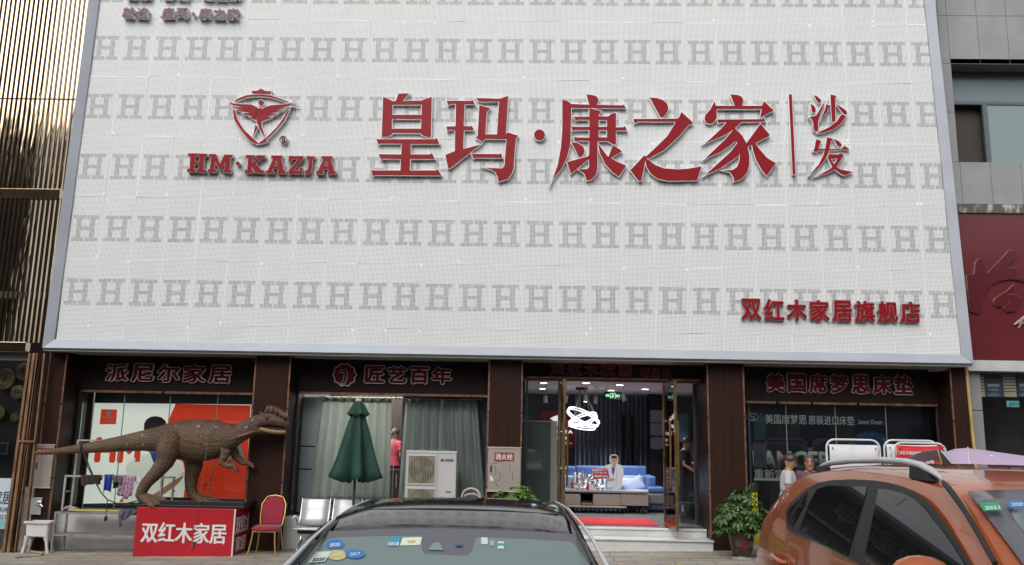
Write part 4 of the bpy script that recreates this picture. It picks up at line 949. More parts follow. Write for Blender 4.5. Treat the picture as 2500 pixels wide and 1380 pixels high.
M_PLAST = M('white_plastic', (.66,.66,.65), .3, vary=.1)
obj('basin', w_, M_PLAST, snk, smooth=40)
for sx,sy in ((0,0),(1,0),(0,1),(1,1)):
    x = sx0+.07 if sx==0 else sx1-.07; y = sy0+.06 if sy==0 else sy1-.06; d = -1 if sx==0 else 1
    g = MB(); g.tube([(x,y,zb2+.01),(x+d*.02,y,zb2-.06),(x+d*.03,y,(zb2+zf)/2),(x+d*.055,y,zf+.005)], [.05,.035,.024,.028], 8); obj('leg', g, M_PLAST, snk, smooth=50)
hs_ = MB(); P = [at(78,1312,-.02)]+[gnd(x,y)+Vector((0,0,.018)) for x,y in ((70,1340),(72,1348),(92,1352),(103,1354),(98,1359),(75,1360),(50,1362),(36,1364))]
hs_.tube(P, .018, 8); tag(obj('drain_hose', hs_, M('tan_hose', (.36,.30,.20), .5), smooth=60), 'tan drain hose curling on the paving under the sink', 'hose')
# =================================================================== neighbour's window things
for k,(px,py,r,lab) in enumerate(((10,926,.205,'largest straw disc hanging in the gilded shop window'),(60,908,.17,'straw disc half hidden behind the copper uprights'),(43,958,.135,'middle sized pleated straw disc in the gilded shop window'),(36,1019,.085,'smallest straw disc in the gilded shop window'),(-4,1008,.13,'straw disc cut by the edge of the view'))):
    c = at(px,py,.62); d = MB(); n = 48
    for R0,R1,yy0,yy1 in ((.004,r*.25,-.03,-.02),(r*.25,r*.7,-.02,-.025),(r*.7,r,-.025,0)):
        d.rings([[c+Vector((R0*math.cos(t),yy0+.006*(i%2),R0*math.sin(t))) for i,t in enumerate(2*math.pi*i/n for i in range(n))],[c+Vector((R1*math.cos(t),yy1+.012*(i%2),R1*math.sin(t))) for i,t in enumerate(2*math.pi*i/n for i in range(n))]], True, False)
    o = obj('straw_disc', d, M('straw_%d'%k, (.30,.215,.10), .7, vary=.5, vs=9), solid=.006); tag(o, lab, 'wall decoration', 'straw discs in the gilded shop window')
pf = thing('picture_frame', 'black framed box on the dark wall below the straw discs', 'frame', at(8,1110,.6))
x0_, x1_ = X0(-30,1095,.6), X0(23,1095,.6); z0_, z1_ = Zz(10,1110,.6), Zz(10,1080,.6)
obj('frame', MB().box((x0_,.56,z0_),(x1_,.6,z0_+.03)).box((x0_,.56,z1_-.03),(x1_,.6,z1_)).box((x1_-.03,.56,z0_+.03),(x1_,.6,z1_-.03)), M('dark_grey_frame', (.10,.10,.105), .4), pf)
obj('picture', MB().box((x0_,.59,z0_+.03),(x1_-.03,.6,z1_-.03)), M_DARK, pf)
fp = thing('floor_poster', 'pale blue poster with dark lettering standing behind the copper uprights', 'poster', at(10,1290,.22))
M_PBP = M('pale_blue_poster', (.50,.58,.62), .5); M_NAVY = M('navy_print', (.03,.07,.19), .5)
obj('sheet', MB().box((X0(-60,1230,.22),.22,Zz(0,1291,.22)),(X0(29,1230,.22),.235,Zz(10,1168,.22))), M_PBP, fp)
obj('band', MB().box((X0(-60,1275,.22),.2175,Zz(0,1288,.22)),(X0(20,1275,.22),.2195,Zz(10,1270,.22))), M('aqua_band', (.22,.42,.50), .5), fp)
f, _ = wpx('家居', -16, 1198, 27, 1232, .217, depth=.003, bold=.015); wpx('桌/床', -8, 1238, 22, 1250, .217, depth=.003, mb=f); wpx('023', -4, 1257, 15, 1268, .217, depth=.003, mb=f); obj('lettering', f, M_NAVY, fp)
# =================================================================== drying rack, clothes, low metal table
TY = -.02; M_ZINC = M('worn_white_tube', (.46,.45,.42), .45, .3, vary=.4, vs=9); M_GALV = M('weathered_galvanised_steel', (.34,.32,.28), .45, .5, vary=.4, vs=5)
tab = thing('metal_table', 'long low metal table frame with a lower shelf under the drying rack', 'table', gnd(128,1336))
zt_ = Zz(200,1251,TY-.15); xL, xR = X0(129,1290,TY-.15), X0(345,1290,TY-.15); yf, yb = TY-.15, TY+.25
g = MB().box((xL,yf,zt_-.03),(xR,yf+.03,zt_)).box((xL,yb-.03,zt_-.03),(xR,yb,zt_)).box((xL,yf+.03,zt_-.03),(xL+.03,yb-.03,zt_)).box((xR-.03,yf+.03,zt_-.03),(xR,yb-.03,zt_))
for k in range(4): g.box((xL+.04,yf+.045+k*.085,zt_-.012),(xR-.04,yf+.10+k*.085,zt_-.004))
obj('top_frame', g, M_GALV, tab)
zs = Zz(200,1306,TY-.15); g = MB().box((xL+.03,yf+.005,zs-.025),(xR-.03,yf+.03,zs)).box((xL+.03,yb-.03,zs-.025),(xR-.03,yb-.005,zs))
for k in range(3): g.box((xL+.03,yf+.06+k*.1,zs-.012),(xR-.03,yf+.12+k*.1,zs-.004))
obj('shelf', g, M_GALV, tab)
for x in (xL, xR-.03):
    for y in (yf, yb-.03): obj('leg', MB().box((x,y,gz(x)),(x+.03,y+.03,zt_-.03)), M_GALV, tab)
RYK = TY+.05
rk = thing('drying_rack', 'white tubular drying rack standing on the metal table behind the dinosaur', 'rack', at(170,1245,RYK))
r_ = MB(); zb3 = zt_+.002
def post(mb, pa, pb, y): 
    p, q2 = at(*pa,y), at(*pb,y); q2.z = max(q2.z, zb3); mb.beam(p, Vector((p.x,y,zb3)), .03)
post(r_, (161,1162), (152,1237), RYK); post(r_, (425,1166), (424,1240), RYK); r_.beam(at(159,1162,RYK), at(428,1166,RYK), .03)
post(r_, (191,1076), (176,1240), RYK+.12); post(r_, (404,1080), (404,1240), RYK+.12); r_.beam(at(189,1075,RYK+.12), at(407,1079,RYK+.12), .03)
for px in (163, 420): r_.beam(at(px,1200,RYK), at(px,1200,RYK)+Vector((0,.12,0)), .02)
obj('frame', r_, M_ZINC, rk)
def cloth(label, mat, l, tt, r, b_, y, slant=0, seed=0, waves=4, cat='laundry'):
    q = random.Random(seed); b2 = MB(); nx, nz = 16, 8; rows = []
    for j in range(nz+1):
        row = []
        for i in range(nx+1):
            u, v = i/nx, j/nz; px = l+(r-l)*(u-.5)*(1-.12*v*math.sin(seed))+(r-l)*.5+slant*v
            jag = 1+.10*math.sin(5*u+seed)+.05*math.sin(13*u); py = tt+(b_-tt)*v*(jag if v>.3 else 1)
            p = at(px,py,y); p.y += (.012+.012*v)*math.sin(waves*2*math.pi*u+seed)-.02*v; row.append(p)
        rows.append(row)
    bk = [[p+Vector((0,.035,0)) for p in rows[0]], [p+Vector((0,.05,-.09)) for p in rows[0]]]
    b2.grid([bk[1],bk[0]]+rows); o = obj('garment', b2, mat, solid=.006); return tag(o, label, cat, 'laundry on the drying rack')
def pinkpat():
    m = Mat('pink_patterned_cotton', (.4,.2,.3), .8); m.set(col=m.mix(m.noise(45,2).smooth(.42,.55), (.20,.09,.17), (.48,.30,.40))); return m.m
CY_ = RYK-.022
cloth('dark maroon garment on the drying rack', M('dark_maroon_cloth', (.035,.018,.018), .8), 196,1160,247,1184, CY_, seed=1)
cloth('bright blue cloth hanging to a point on the drying rack', M('royal_blue_cloth', (.015,.035,.28), .8), 255,1159,275,1201, CY_, slant=-4, seed=2, waves=2)
cloth('grey cloth hanging beside the bright blue one', M('grey_cloth', (.085,.08,.085), .8), 276,1161,306,1181, CY_, seed=3, waves=2)
cloth('dark green cloth showing below the grey one', M('bottle_green_cloth', (.02,.04,.025), .8), 279,1163,304,1194, CY_+.025, seed=4, waves=2)
cloth('pink patterned garment, longest on the drying rack', pinkpat(), 298,1163,332,1212, CY_, slant=-9, seed=5)
cloth('white cloth on the drying rack beside the dinosaur leg', M('white_cloth', (.55,.54,.53), .8), 334,1161,356,1180, CY_, seed=6, waves=2)
rag = MB(); q = random.Random(9); b2 = []
for j in range(9):
    row = []
    for i in range(13):
        u, v = i/12, j/8; p = at(291+44*u, 1247+16*v*(1+.5*math.sin(6*u)), yf-.012); p.y += .02*math.sin(17*u+5*v)-.01; row.append(p)
    b2.append(row)
rag.grid([[p+Vector((0,.10,.012)) for p in b2[0]]]+b2); rag.grid([[at(291+6*u,1250+38*v-3*u,yf-.03)+Vector((0,.012*math.sin(9*v),0)) for u in (0,.5,1)] for v in (0,.25,.5,.75,1)])
def denim():
    m = Mat('navy_speckled_rag', (.05,.06,.09), .85); m.set(col=m.mix(m.noise(60,2).smooth(.45,.6), (.03,.035,.06), (.16,.17,.21))); return m.m
tag(obj('rag', rag, denim(), solid=.008), 'navy rag hanging over the edge of the metal table', 'cloth')
hp = MB()
for k in range(7): hp.tube([Vector((xL+.05+.035*k,yf+.14+.05*math.sin(k),zt_+.012)),Vector((xL+.13+.03*k,yf+.11,zt_+.075-.006*abs(k-2))),Vector((xL+.24+.02*k,yf+.13+.03*math.cos(k),zt_+.02))], [.02,.03,.018], 8)
tag(obj('folded_cloth', hp, M('grey_rolled_cloth', (.28,.28,.28), .8, vary=.3, vs=20), smooth=60), 'crumpled grey cloth lying on the end of the metal table', 'cloth')
yp = MB(); yp.tube([at(168,1246,yf+.05),at(335,1249,yf+.05)], .016, 8); tag(obj('bamboo_pole', yp, M('yellow_pole', (.55,.42,.10), .5, vary=.3, vs=6), smooth=60), 'yellow pole lying along the metal table', 'pole')
# =================================================================== curtained shop
M_CURT = Mat('sheer_grey_green_curtain', (.76,.79,.77), .8); M_CURT.vary((.76,.79,.77), .12, 2)
_t = M_CURT.node('ShaderNodeBsdfTranslucent'); _t.inputs[0].default_value = (.74,.77,.75,1); _x = M_CURT.node('ShaderNodeMixShader'); _x.inputs[0].default_value = .4
_o = next(n for n in M_CURT.nt.nodes if n.type == 'OUTPUT_MATERIAL'); M_CURT.nt.links.new(M_CURT.b.outputs[0], _x.inputs[1]); M_CURT.nt.links.new(_t.outputs[0], _x.inputs[2]); M_CURT.nt.links.new(_x.outputs[0], _o.inputs[0]); M_CURT = M_CURT.m
def curtain(label, tl, tr, ttop, bl, br, tbot, folds, seed):
    q = random.Random(seed); Y = 1.06; n = folds*8; rows = []; ph = [q.uniform(-.6,.6) for _ in range(folds+1)]
    for j in range(13):
        v = j/12; row = []
        for i in range(n+1):
            u = i/n; px = (tl+(tr-tl)*u)*(1-v)+(bl+(br-bl)*u)*v; py = ttop+(tbot-ttop)*v+ .018*(px-tl)
            p = at(px, py, Y); k = u*folds; f = int(min(k,folds-1)); p.y = Y+.055*math.sin(2*math.pi*k+ph[f]*v)*(1-.35*v)+.02*math.sin(1.3*k+3*v+seed)
            row.append(p)
        rows.append(row)
    b = MB(); b.grid(rows); c = obj('curtain', b, M_CURT, solid=.004); tag(c, label, 'curtain', 'sheer curtains in the shop window')
    h = MB(); h.grid([[p+Vector((0,-.004,.0)) for p in rows[0]],[p.lerp(q_,.5)+Vector((0,-.004,0)) for p,q_ in zip(rows[0],rows[1])]])
    obj('heading', h, M('curtain_heading', (.80,.84,.80), .8), c, solid=.003)
    return c
curtain('narrower sheer curtain, behind the closed green parasol', 784, 957, 971, 752, 950, 1228, 8, 1)
curtain('wider sheer curtain, behind the air conditioner', 990, 1166, 974, 972, 1186, 1232, 9, 2)
cr = MB(); cr.tube([at(780,970,1.06),at(1180,976,1.06)], .012, 8); tag(obj('curtain_rail', cr, M_STEEL, smooth=60), 'thin rail carrying both sheer curtains', 'rail')
scn = thing('grey_cabinet', 'pale grey panelled cabinet behind the glass beside the curtain', 'cabinet', at(750,1260,1.3))
xa_, xb_ = X0(727,1100,1.25), X0(790,1100,1.25); M_GC = M('pale_blue_grey_laminate', (.55,.59,.65), .45)
zz = [PT, Zz(750,1146,1.25), Zz(750,1090,1.25), Zz(750,968,1.25)]
for i in range(3): obj('panel', MB().box((xa_,1.25,zz[i]+.012),(xb_,1.5,zz[i+1]-.012)), M_GC, scn, bevel=.004)
obj('carcass', MB().box((xa_,1.27,PT),(xb_-.005,1.5,zz[3]-.02)), M_DARK, scn)
M_WARM = glow('warm_lamp', (1,.62,.25), 5.0)
for k,(px,py,l) in enumerate(((1178,975,'amber ceiling lamp at the top corner of the curtained window'),(1178,1022,'small amber bulbs beside the second curtain'),(1056,972,'thin warm ceiling lamp above the gap between the curtains'))):
    b = MB()
    if k == 1:
        for d in (-5,0,6): b.ball(at(px+d,py+abs(d)*.3,2.2), .035, n=8, m=6)
    else: b.box(tuple(at(px-(7 if k==0 else 14),py+2,2.2)), tuple(at(px+(8 if k==0 else 14),py-(7 if k==0 else 1),2.2)+Vector((0,.05,0))))
    ol = tag(obj('room_lamp', b, M_WARM), l, 'lamp')
    if k != 1:
        L = bpy.data.lights.new('room_lamp_light','AREA'); L.energy = 120; L.size = 1.6; L.color = (1,.93,.82); lo = bpy.data.objects.new('room_lamp_light', L); COL.objects.link(lo); lo.parent = ol
        lo.location = (at(900 if k else 1090,1000,2.4).x, 2.4, 3.1)
person('person in a pink shirt seen from behind in the gap between the curtains', (at(958,1100,2.6).x, 2.6, PT-.02), 1.62, R_(155), M('pink_jersey', (.55,.06,.11), .8), M('dark_trousers', (.02,.02,.025), .8), M_HAIRB, (((-.05,.02,-.26),(.06,-.18,-.16)),((.05,.02,-.27),(-.02,-.10,-.22))), (0,.3), .1)
wd = thing('timber_cabinet', 'dark timber cabinet low in the gap between the curtains', 'cabinet', at(962,1225,2.2))
obj('carcass', MB().box((X0(930,1200,2.0),2.0,PT),(X0(982,1200,2.0),2.35,Zz(960,1147,2.0))), M('reddish_timber', (.07,.03,.022), .4, vary=.3), wd)
obj('handle', MB().box(tuple(at(966,1190,1.97)),tuple(at(969,1158,1.97)+Vector((0,.03,0)))), M_STEEL, wd)
# =================================================================== banquet chair
M_GOLDP = M('gold_painted_tube', (.62,.40,.12), .3, .7); M_CRIM = M('crimson_velvet', (.26,.010,.035), .85, vary=.18, vs=5, sheen=.3)
CX = X0(650,1330,-.22); CYb = -.22; zg = gz(CX); ch = thing('banquet_chair', 'gold framed banquet chair with crimson seat and back beside the red box', 'chair', (CX,CYb,zg))
def C_(x,y,z): return Vector((CX+x, CYb+y, zg+z))
w2 = .215
fr = MB()
for s in (-1,1): fr.tube([C_(s*w2*.86,.20,.44),C_(s*w2*.98,.25,.62),C_(s*w2*.97,.30,.80),C_(s*w2*.72,.335,.89)], .012, 8)
arc = [C_(w2*.72*math.cos(a)*1.0,.335+.01*math.sin(a),.89+.05*math.sin(a)) for a in (math.pi*i/10 for i in range(11))]
fr.tube(arc, .012, 8); fr.ball(C_(0,.345,.945), .03,.012,.014)
obj('back_frame', fr, M_GOLDP, ch, smooth=60)
bk = MB(); Pn = [(-.175,.47),(.175,.47),(.192,.62),(.190,.78),(.14,.88),(.08,.918),(0,.93),(-.08,.918),(-.14,.88),(-.190,.78),(-.192,.62)]
bk.prism([C_(x,.20+.30*(z-.44)-.025,z) for x,z in Pn], (0,.05,0)); obj('backrest', bk, M_CRIM, ch, bevel=.016, smooth=40)
se = MB(); se.rings([[C_(x*k,y*k2-.0,z) for x,y in ((-.20,-.19),(-.10,-.215),(.10,-.215),(.20,-.19),(.205,.0),(.19,.19),(-.19,.19),(-.205,0))] for k,k2,z in ((.97,.97,.395),(1.04,1.03,.41),(1.04,1.03,.445),(.93,.93,.468))]); obj('seat', se, M_CRIM, ch, smooth=50)
obj('seat_frame', MB().box(tuple(C_(-.195,-.19,.375)),tuple(C_(.195,.19,.394))), M_GOLDP, ch)
for s in (-1,1):
    for y,sy in ((-.18,-.06),(.17,.07)):
        g = MB(); g.tube([C_(s*.185,y,.39),C_(s*.20,y+sy*.35,.22),C_(s*.235,y+sy,.0)], .012, 8); obj('leg', g, M_GOLDP, ch, smooth=60)
# =================================================================== steel waiting bench
def perfsteel():
    m = Mat('perforated_steel_sheet', (.50,.52,.54), .48, .6); x,y,z = m.xyz()
    u, v = (x*70.0).fr()-.5, (z*70.0).fr()-.5; h = (u*u+v*v) < .055
    m.set(col=m.mix(h, (.62,.64,.66), (.10,.105,.11))); return m.m
M_PST = perfsteel()
bx = X0(721,1286,.0); bz = gz(bx); BY = .06
bn = thing('waiting_bench', 'three seat steel waiting bench on chromed legs below the curtained window', 'bench', (bx,BY,bz))
def b_(x,y,z): return Vector((bx+x, BY+y, bz+z))
sw = X0(808,1225,.25)-X0(736,1225,.25)
for i in range(3):
    x0 = i*(sw+.045); s_ = MB()
    prof = [(-.22,.385),(-.235,.405),(-.20,.425),(.0,.415),(.12,.405)]
    s_.grid([[b_(x0+sw*u, y, z) for u in (0,.33,.66,1)] for y,z in prof]); se = obj('seat', s_, M_PST, bn, solid=.006)
    k_ = MB(); k_.grid([[b_(x0+sw*(.03+.94*u), y, z) for u in (0,.33,.66,1)] for y,z in ((.13,.43),(.19,.56),(.235,.72),(.27,.86),(.285,.87))]); bk = obj('backrest', k_, M_PST, bn, solid=.006)
    g = MB()
    for x in (x0+.012, x0+sw-.012): g.tube([b_(x,-.20,.40),b_(x,.05,.40),b_(x,.135,.44),b_(x,.20,.58),b_(x,.245,.74),b_(x,.28,.88)], .016, 8)
    obj('seat_frame', g, M_STEEL, bn, smooth=60)
bm2 = MB().box(tuple(b_(.04,-.06,.31)),tuple(b_(3*sw+.05,.02,.375))); obj('beam', bm2, M_DARK, bn)
for x in (.10, 2.9*sw):
    g = MB(); g.tube([b_(x,-.02,.31),b_(x,-.03,.22),b_(x,-.10,.15),b_(x,-.26,.06),b_(x,-.28,.0)], [.024,.024,.022,.018,.022], 8); g.tube([b_(x,-.03,.22),b_(x,.05,.15),b_(x,.17,.05),b_(x,.18,.0)], [.024,.022,.018,.022], 8)
    for y in (-.28,.18): g.lathe([(.032,0),(.032,.012),(.012,.02)], b_(x,y,0), 12)
    obj('leg', g, M_STEEL, bn, smooth=50)
g = MB(); g.tube([b_(-.02,.16,.44),b_(-.03,.10,.56),b_(-.04,.0,.60),b_(-.045,-.14,.585)], [.016,.018,.022,.020], 8); obj('armrest', g, M_STEEL, bn, smooth=60)
# =================================================================== closed parasol
UX, UY = X0(862,1250,-.2), -.2; ug = gz(UX)
pr = thing('closed_parasol', 'closed dark green parasol on a grey pole in front of the curtains', 'parasol', (UX,UY,ug))
ztop, zc1, zbt = Zz(864,976,UY), Zz(864,1009,UY), Zz(864,1172,UY)
def greencloth():
    m = Mat('dark_green_canvas', (.012,.062,.04), .8); f = m.noise(2.2,4,.6,(3,3,.5)).smooth(.3,.75); m.set(col=m.mix(f,(.007,.036,.024),(.013,.062,.042))); m.bump(m.noise(14,3,.6,(3,3,.6)), .25); return m.m
M_GRC = greencloth()
def star(z, r, amp, seed, n=64, lob=6, sag=0):
    R = []
    for i in range(n):
        a = 2*math.pi*i/n; k = math.cos(lob*a+seed); rr = r*(1+amp*k)+.012*math.sin(3*a+seed)*r/.3
        R.append(Vector((UX+rr*math.cos(a), UY+rr*math.sin(a)*.9, z+sag*k*.05)))
    return R
cv = MB(); pr_ = [(ztop-.06,.055,.05),(zc1,.10,.16),(zc1-.12,.125,.24),(zc1-.4,.185,.34),(zc1-.75,.25,.40),(zbt+.16,.31,.44),(zbt+.0,.345,.46)]
cv.rings([star(z,r,a,.3+.15*i,sag=(1 if i==6 else 0)) for i,(z,r,a) in enumerate(pr_)], True, False); obj('canopy', cv, M_GRC, pr, solid=.004, smooth=60)
cp = MB(); cp.rings([star(ztop-.01,.05,.02,.2),star(ztop-.1,.10,.12,.25),star(zc1+.01,.155,.2,.3),star(zc1-.04,.165,.24,.3,sag=.6)], True, False); obj('vent_cap', cp, M_GRC, pr, solid=.004, smooth=60)
fn = MB(); fn.lathe([(.0,.035),(.05,.03),(.06,0),(.055,-.02)], (UX,UY,ztop-.01), 16); obj('finial', fn, M('pale_cap', (.5,.5,.48), .5), pr, smooth=40)
po = MB(); po.tube([(UX,UY,ug+.04),(UX,UY,ztop-.03)], .024, 12); obj('pole', po, M('dark_grey_pole', (.09,.085,.08), .4, .4), pr, smooth=60)
bs_ = MB(); bs_.lathe([(.26,0),(.26,.04),(.20,.07),(.05,.085),(.035,.30),(.028,.30)], (UX,UY,ug), 28); obj('base', bs_, M_DARK, pr, smooth=40)
# =================================================================== air conditioner
AY = .02; ax0, ax1 = X0(990,1150,AY), X0(1114,1150,AY); az1 = Zz(1050,1102,AY); az0 = az1-1.34
acx = (ax0+ax1)/2; ac = thing('air_conditioner', 'tall white outdoor air conditioner with two fan grilles in front of the second curtain', 'air conditioner', (acx,AY,gz(acx)))
M_AC = M('off_white_enamel', (.47,.468,.455), .38, vary=.08, vs=2)
obj('casing', MB().box((ax0,AY,az0),(ax1,AY+.34,az1)), M_AC, ac, bevel=.012)
obj('top_lip', MB().box((ax0-.006,AY-.008,az1-.035),(ax1+.006,AY+.345,az1+.006)), M_AC, ac, bevel=.006)
def fan(pt, pb):
    l, r = X0(994.5,1150,AY), X0(1065,1150,AY); t_, b_2 = Zz(1030,pt,AY), Zz(1030,pb,AY) if pb else 0
    if not pb: b_2 = t_-(Zz(1030,1111,AY)-Zz(1030,1184,AY))
    cx, cz = (l+r)/2, (t_+b_2)/2; R0 = (r-l)/2*.88
    fr = MB(); wv = .022
    fr.box((l,AY-.018,b_2),(r,AY-.001,b_2+wv)).box((l,AY-.018,t_-wv),(r,AY-.001,t_)).box((l,AY-.018,b_2+wv),(l+wv,AY-.001,t_-wv)).box((r-wv,AY-.018,b_2+wv),(r,AY-.001,t_-wv))
    f = obj('fan_grille', fr, M_AC, ac, bevel=.005)
    obj('recess', MB().box((l+wv,AY-.006,b_2+wv),(r-wv,AY-.002,t_-wv)), M('dusty_recess', (.22,.21,.18), .7), f)
    d = MB(); d.prism([Vector((cx+R0*math.cos(a),AY-.0065,cz+R0*math.sin(a))) for a in (2*math.pi*i/40 for i in range(40))], (0,-.002,0)); obj('fan_opening', d, M('fan_dark', (.030,.032,.034), .5), f)
    bl = MB()
    for k in range(3):
        a0 = k*2.094; bl.prism([Vector((cx+rr*math.cos(a0+da),AY-.009,cz+rr*math.sin(a0+da))) for rr,da in ((.05,0),(R0*.9,-.25),(R0*.92,.45),(.06,.9))], (0,-.002,0))
    obj('fan_blade', bl, M('dusty_fan_blade', (.12,.115,.10), .6), f)
    w_ = MB(); n = 16
    for i in range(1,n): x = l+wv+(r-l-2*wv)*i/n; w_.box((x-.0022,AY-.017,b_2+wv),(x+.0022,AY-.013,t_-wv))
    for i in range(1,26): z = b_2+wv+(t_-b_2-2*wv)*i/26; w_.box((l+wv,AY-.0125,z-.0015),(r-wv,AY-.010,z+.0015))
    obj('wire_guard', w_, M('yellowed_wire', (.40,.36,.24), .5), f)
fan(1111, 1184); fan(1191.5, None)
obj('seam', MB().box((X0(1069,1150,AY)-.003,AY-.0025,az0+.02),(X0(1069,1150,AY)+.003,AY-.0005,az1-.04)), M('grey_seam', (.2,.2,.19), .6), ac)
f, _ = wpx('GREE', 1084.5, 1121, 1107.5, 1127.5, AY-.0005, depth=.003, bold=.03, shear=.15); lgo = obj('lettering', f, M('navy_logo', (.012,.016,.06), .4), ac)
lg = MB(); lg.prism([at(1079.5+3.6*math.cos(a),1124+3.4*math.sin(a),AY-.001) for a in (2*math.pi*i/24 for i in range(24))], (0,-.002,0)); obj('logo_disc', lg, M('navy_logo2', (.012,.016,.06), .4), ac)
lg = MB(); lg.prism([at(x,y,AY-.004) for x,y in ((1079,1125.5),(1082.5,1123.5),(1083,1126),(1080,1128))], (0,-.001,0)); obj('logo_swoosh', lg, M('red_logo', (.45,.02,.02), .4), ac)
obj('grip', MB().box((X0(1088,1201,AY),AY-.003,Zz(1095,1203,AY)),(X0(1101,1201,AY),AY-.0005,Zz(1095,1200,AY))), M_DARK, ac)
fo = MB()
for x in (ax0+.08, ax1-.14): fo.box((x,AY+.02,gz(x)),(x+.06,AY+.32,az0))
obj('stand', fo, M_DARK, ac)
pl = MB()
for k,(l,r,tp) in enumerate(((1127,1173,1193),(1131,1172,1206))):
    P = [at(l+(r-l)*(1-math.cos(a))/2, 1222-(1222-tp)*math.sin(a)**.7 if math.sin(a)>0 else 1222, .14+.04*k) for a in (math.pi*i/14 for i in range(15))]
    lowl, lowr = P[0].copy(), P[-1].copy(); lowl.z = gz(lowl.x)+.02; lowr.z = gz(lowr.x)+.02
    pl.tube([lowl]+P+[lowr], .020, 8)
def braid():
    m = Mat('white_braided_wrap', (.5,.5,.46), .7); x,y,z = m.xyz(); m.set(col=m.mix(((x+z)*16.0).fr() > .75, (.46,.46,.42), (.22,.22,.20))); return m.m
tag(obj('wrapped_pipe', pl, braid(), smooth=60), 'white wrapped pipes looping up beside the air conditioner', 'pipe')
# =================================================================== inside the entrance: showroom
ZFI = ZF
def fl(px, py): return onz(px, py, ZFI)
rw = thing('carpet', 'red carpet just inside the open entrance', 'carpet', fl(1500,1276))
P = [fl(1330,1263),fl(1585,1268.4),fl(1609,1284.6),fl(1330,1280)]; P[3].y = P[2].y; P[0].y = P[1].y
P[0].x = P[3].x = fl(1380,1280).x
def carpetmat():
    m = Mat('red_carpet', (.50,.012,.018), .9); m.vary((.50,.012,.018), .15, 30); return m.m
obj('pile', MB().prism([p+Vector((0,0,.012)) for p in P], (0,0,-.01)), carpetmat(), rw)
# chandelier
M_LED = glow('led_white', (.93,.95,1.0), 1.8); M_WIRE = M('fine_wire', (.45,.45,.45), .4, .3)
CHY = 3.1; chc = at(1424,1022,CHY); chd = thing('chandelier', 'glowing chandelier of three tilted white rings inside the entrance', 'lamp', chc)
can = at(1420,962,CHY); can.z = ZC-.002
cn = MB(); cn.lathe([(.13,-.05),(.13,0)], can, 24); obj('canopy', cn, M_DARK, chd)
wr = MB()
for cx,cy,R0,t1,t2 in ((1424,1018,.36,-.42,.36),(1424,1024,.30,.36,.30),(1420,1039,.29,-.13,.20)):
    c = at(cx,cy,CHY); Q = Matrix.Rotation(-t1,3,'Y')@Matrix.Rotation(t2,3,'X'); b = MB(); rg = []
    n = 48
    for off in (-.024,.024):
        rg = []
        for i in range(n):
            a = 2*math.pi*i/n; o_ = Vector((math.cos(a),math.sin(a),0))
            rg.append([c+Q@(o_*(R0+dx)+Vector((0,0,dz_+off))) for dx,dz_ in ((-.008,-.011),(.008,-.011),(.008,.011),(-.008,.011))])
        b.rings(rg+[rg[0]], True, False, sm=False)
    obj('ring', b, M_LED, chd)
    for a in (.5,2.2,4.3): wr.tube([c+Q@Vector((R0*math.cos(a),R0*math.sin(a),.03)), can+Vector((.05*math.cos(a),.05*math.sin(a),-.05))], .0055, 5)
obj('wire', wr, M_WIRE, chd)
M_LAMP = glow('downlight_face', (.95,.97,1), 14.0)
def downlight(px, py, watts, label):
    c = onz(px, py, ZC); t = thing('downlight', label, 'lamp', c, 'round downlights in the showroom ceiling')
    b = MB(); b.lathe([(.075,-.006),(.075,-.001)], c, 20); obj('lens', b, M_LAMP, t); b = MB(); b.lathe([(.076,-.008),(.10,-.010),(.10,-.001),(.076,-.001),(.076,-.008)], c, 20, caps=False); obj('bezel', b, M_EDGE, t)
    L = bpy.data.lights.new('downlight_lamp','SPOT'); L.energy = watts; L.spot_size = R_(120); L.spot_blend = .6; L.shadow_soft_size = .07; L.color = (.88,.93,1)
    lo = bpy.data.objects.new('downlight_lamp', L); COL.objects.link(lo); lo.parent = t; lo.location = (0,0,-.02)
for k,(px,py,wt,l) in enumerate(((1327,935,50,'round downlight nearest the left sidelight of the entrance'),(1325,949,90,'round downlight behind the nearest one on the same side'),(1431,935,80,'round downlight above the chandelier'),(1513,940,100,'largest round downlight, beside the exit sign'),(1492,953,190,'round downlight over the coffee table'),(1575,950,150,'round downlight over the end of the sofa'))): downlight(px,py,wt,l)
def spot(px, py, ang, label, on=False, Y=2.6):
    c = at(px,py,Y); t = thing('track_spot', label, 'lamp', c, 'white track spotlights in the showroom'); b = MB(); Q = Matrix.Rotation(ang,4,'Y')
    b.lathe([(.038,-.075),(.042,-.07),(.042,.06),(.03,.075)], c, 16, Q); obj('body', b, M_PLAST, t, smooth=40)
    b = MB(); b.lathe([(.034,-.077),(.034,-.074)], c, 16, Q); obj('lens', b, M_LAMP if on else M_DARK, t)
    b = MB(); b.tube([c+Vector((0,0,.06)),Vector((c.x,c.y,ZC))], .008, 6); b.box((c.x-.02,c.y-.08,ZC-.03),(c.x+.02,c.y+.08,ZC-.001)); obj('stem', b, M_PLAST, t)
for px,py,a,on,l in ((1332,975,0,False,'white spotlight hanging over the green board'),(1381,974,.2,False,'white spotlight just inside the left door leaf'),(1430,972,.1,True,'lit spotlight in front of the chandelier wires'),(1455,977,.15,False,'white spotlight between the chandelier and the exit sign'),(1523,971,-.25,False,'white spotlight against the right end of the exit sign'),(1628,983,0,False,'white spotlight behind the right door leaf')): spot(px,py,a,l,on)
ex = thing('exit_sign', 'black and green lit emergency exit sign hanging from the ceiling', 'sign', at(1496,966,2.3))
obj('box', MB().box(tuple(at(1476,974.5,2.3)),tuple(at(1515,957,2.3)+Vector((0,.06,0)))), M_DARK, ex); M_EXG = glow('exit_green', (.35,.9,.5), 1.6)
